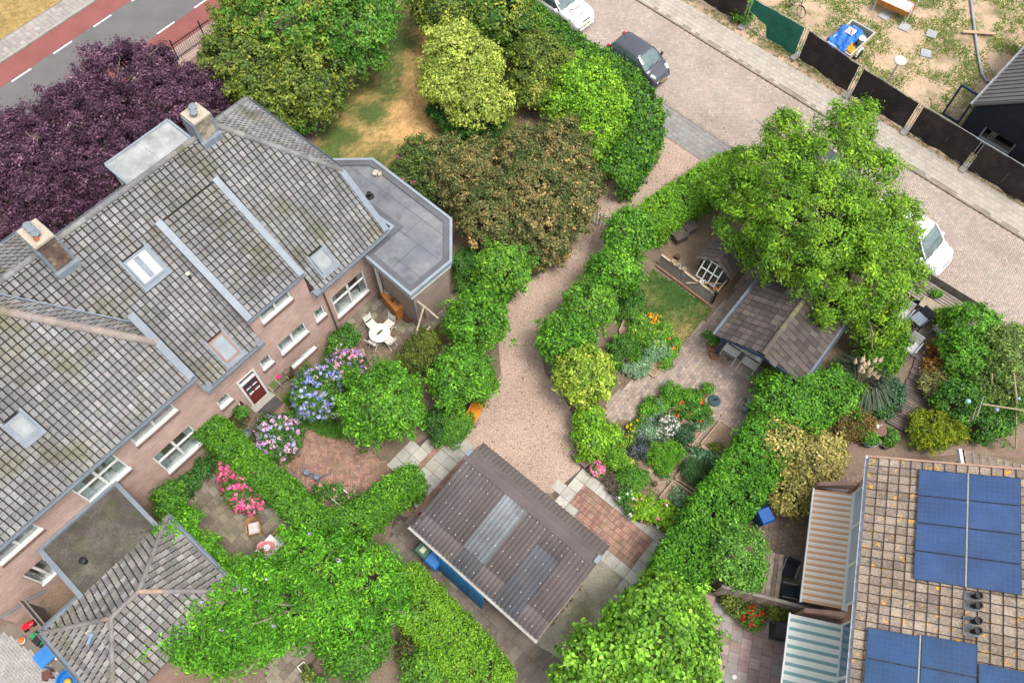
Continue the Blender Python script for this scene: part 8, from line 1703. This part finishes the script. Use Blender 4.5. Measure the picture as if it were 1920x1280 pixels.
# potted greenery
for u, v, z, r, pal, n, cols, lb in ((1411, 1158, .45, 22, MID, 46, [(.70, .012, .03)], 'red geranium blooms in the pot below the wattle fence'), (1371, 1128, .35, 17, OLIVE[1:], 0, (), 'yellow-green grass in the pot below the wattle fence'), (1387, 1145, .4, 15, OLIVE, 0, (), 'bronze shrub in the grey pot'), (1456, 1146, .4, 20, OLIVE[1:], 0, (), 'olive grass spilling beside the barbecue'), (1337, 633, .4, 14, MID, 0, (), 'green plant in the clay pot at the garden house corner'), (1632, 822, .4, 14, BRIGHT, 0, (), 'herbs growing in the oval zinc tub'), (1606, 806, .35, 12, BRIGHT, 0, (), 'green sprouts in the pink-rimmed pot'), (1668, 820, .25, 15, MID, 0, (), 'green clump beside the bird table'), (1327, 730, .3, 10, BRIGHT, 0, (), 'seedling in the saucer pot by the sundial'), (452, 772, .95, 12, MID, 0, (), 'greenery on the plant stand'), (446, 790, .5, 16, [(.03, .06, .02), (.1, .1, .03), (.4, .14, .03)], 0, (), 'orange-green plant on the plant stand'), (632, 920, .35, 12, MID, 0, (), 'green plant in the white crate'), (645, 940, .35, 10, MID, 0, (), 'small plant in the white crate end'), (1755, 548, .65, 9, BRIGHT, 0, (), 'green succulent in the glass bowl'), (1090, 856, .4, 10, LIME, 5, [(.75, .6, .1), (.7, .7, .65)], 'small yellow flowers in the wooden planter'), (578, 1262, .3, 12, OLIVE, 0, (), 'seedlings in the long white planter'), (600, 1275, .3, 10, MID, 0, (), 'green seedlings at the end of the white planter')):
    T_, W_s, _ = shrub('potted_plant', lb, 'plant', [(u, v, z, r, .8)], pal, leaf=.1, clump=.12, nlimb=3, group='potted plants')
    if n: blooms(T_, W_s, n, .055, cols, up=.1)

# ---- grass, weeds
tufts('lawn_grass', 'short lawn grass, green and sun-dried', lawn_poly, 9000, .07, [(.05, .10, .02), (.10, .14, .03), (.25, .19, .06), (.42, .28, .10)], blade=.02, per=3)
tufts('lawn_grass', 'short green grass of the small lawn', lawn2, 2600, .07, [(.03, .09, .015), (.06, .14, .02), (.12, .18, .03)], blade=.02, per=3)
NZ = lambda q: lump(np.array([[q[0] * .6, q[1] * .6, 1.]]), 4.)[0] + rng.normal() * .12 > -.02
tufts('plot_weeds', 'patchy green weeds over the sandy plot', strip(ST, -16, 12, 35.7, 50), 8500, .09, [(.06, .15, .02), (.12, .22, .03), (.22, .28, .05), (.38, .32, .11)], blade=.085, per=8, jitter=.13, mask=NZ)
tufts('verge_weeds', 'weeds along the foot of the construction fence', strip(ST, -25, 16, 35.0, 35.9), 700, .16, [(.05, .12, .02), (.12, .18, .03), (.36, .26, .08)], blade=.04, per=5)
tufts('kerb_weeds', 'thin weeds along the street kerb', strip(ST, -18, 16, 27.95, 28.25), 500, .08, [(.08, .12, .03), (.2, .18, .05), (.34, .25, .1)], blade=.025, per=4)
tufts('verge_grass', 'sun-dried grass beyond the main road', strip(MR, -8, 8, -6, -1.7), 3000, .07, [(.18, .14, .05), (.34, .24, .08), (.45, .32, .12)], blade=.02, per=4)
tufts('bed_weeds', 'low weeds on the garden soil', GP([(1130, 800), (1300, 760), (1400, 850), (1300, 1000), (1200, 960), (1100, 870)]), 900, .10, MID[1:] + [(.2, .2, .06)], blade=.04, per=4)
shrub('roadside_shrub', 'green weed bush at the end of the green fence panel', 'shrub', [(1395, 25, .4, 22), (1410, 10, .3, 14)], MID, leaf=.13)

def litter(label, poly, n, pal):
    """fallen leaves lying about"""
    P = np.array(poly); pts = []
    while len(pts) < n:
        q = rng.uniform(P.min(0), P.max(0))
        if inpoly(q[0], q[1], poly): pts.append(q)
    C = np.concatenate([np.array(pts), np.full((n, 1), .03)], 1); C[:, 2] += rng.random(n) * .02
    me = leaves_mesh('fallen_leaves', C, unit(np.array([0, 0, 1.]) + rng.normal(size=(n, 3)) * .25), rng.uniform(.05, .11, n), rng.uniform(.03, .06, n), pal_pick(pal, rng.random(n))); me.materials.append(M_LEAF)
    o = put('fallen_leaves', me); o['kind'] = 'stuff'; o['label'] = label
FALL = [(.10, .07, .03), (.22, .15, .05), (.30, .24, .07), (.12, .16, .04)]
litter('fallen leaves scattered over the gravel drive', drive, 500, FALL); litter('fallen leaves on the brick terrace', terr_poly, 160, FALL); litter('fallen leaves along the street edge', strip(ST, -16, 14, 28.2, 29.4), 420, FALL); litter('fallen leaves on the garden path', gp_poly, 260, FALL); litter('fallen leaves on the dark paving', dp_poly, 200, FALL)
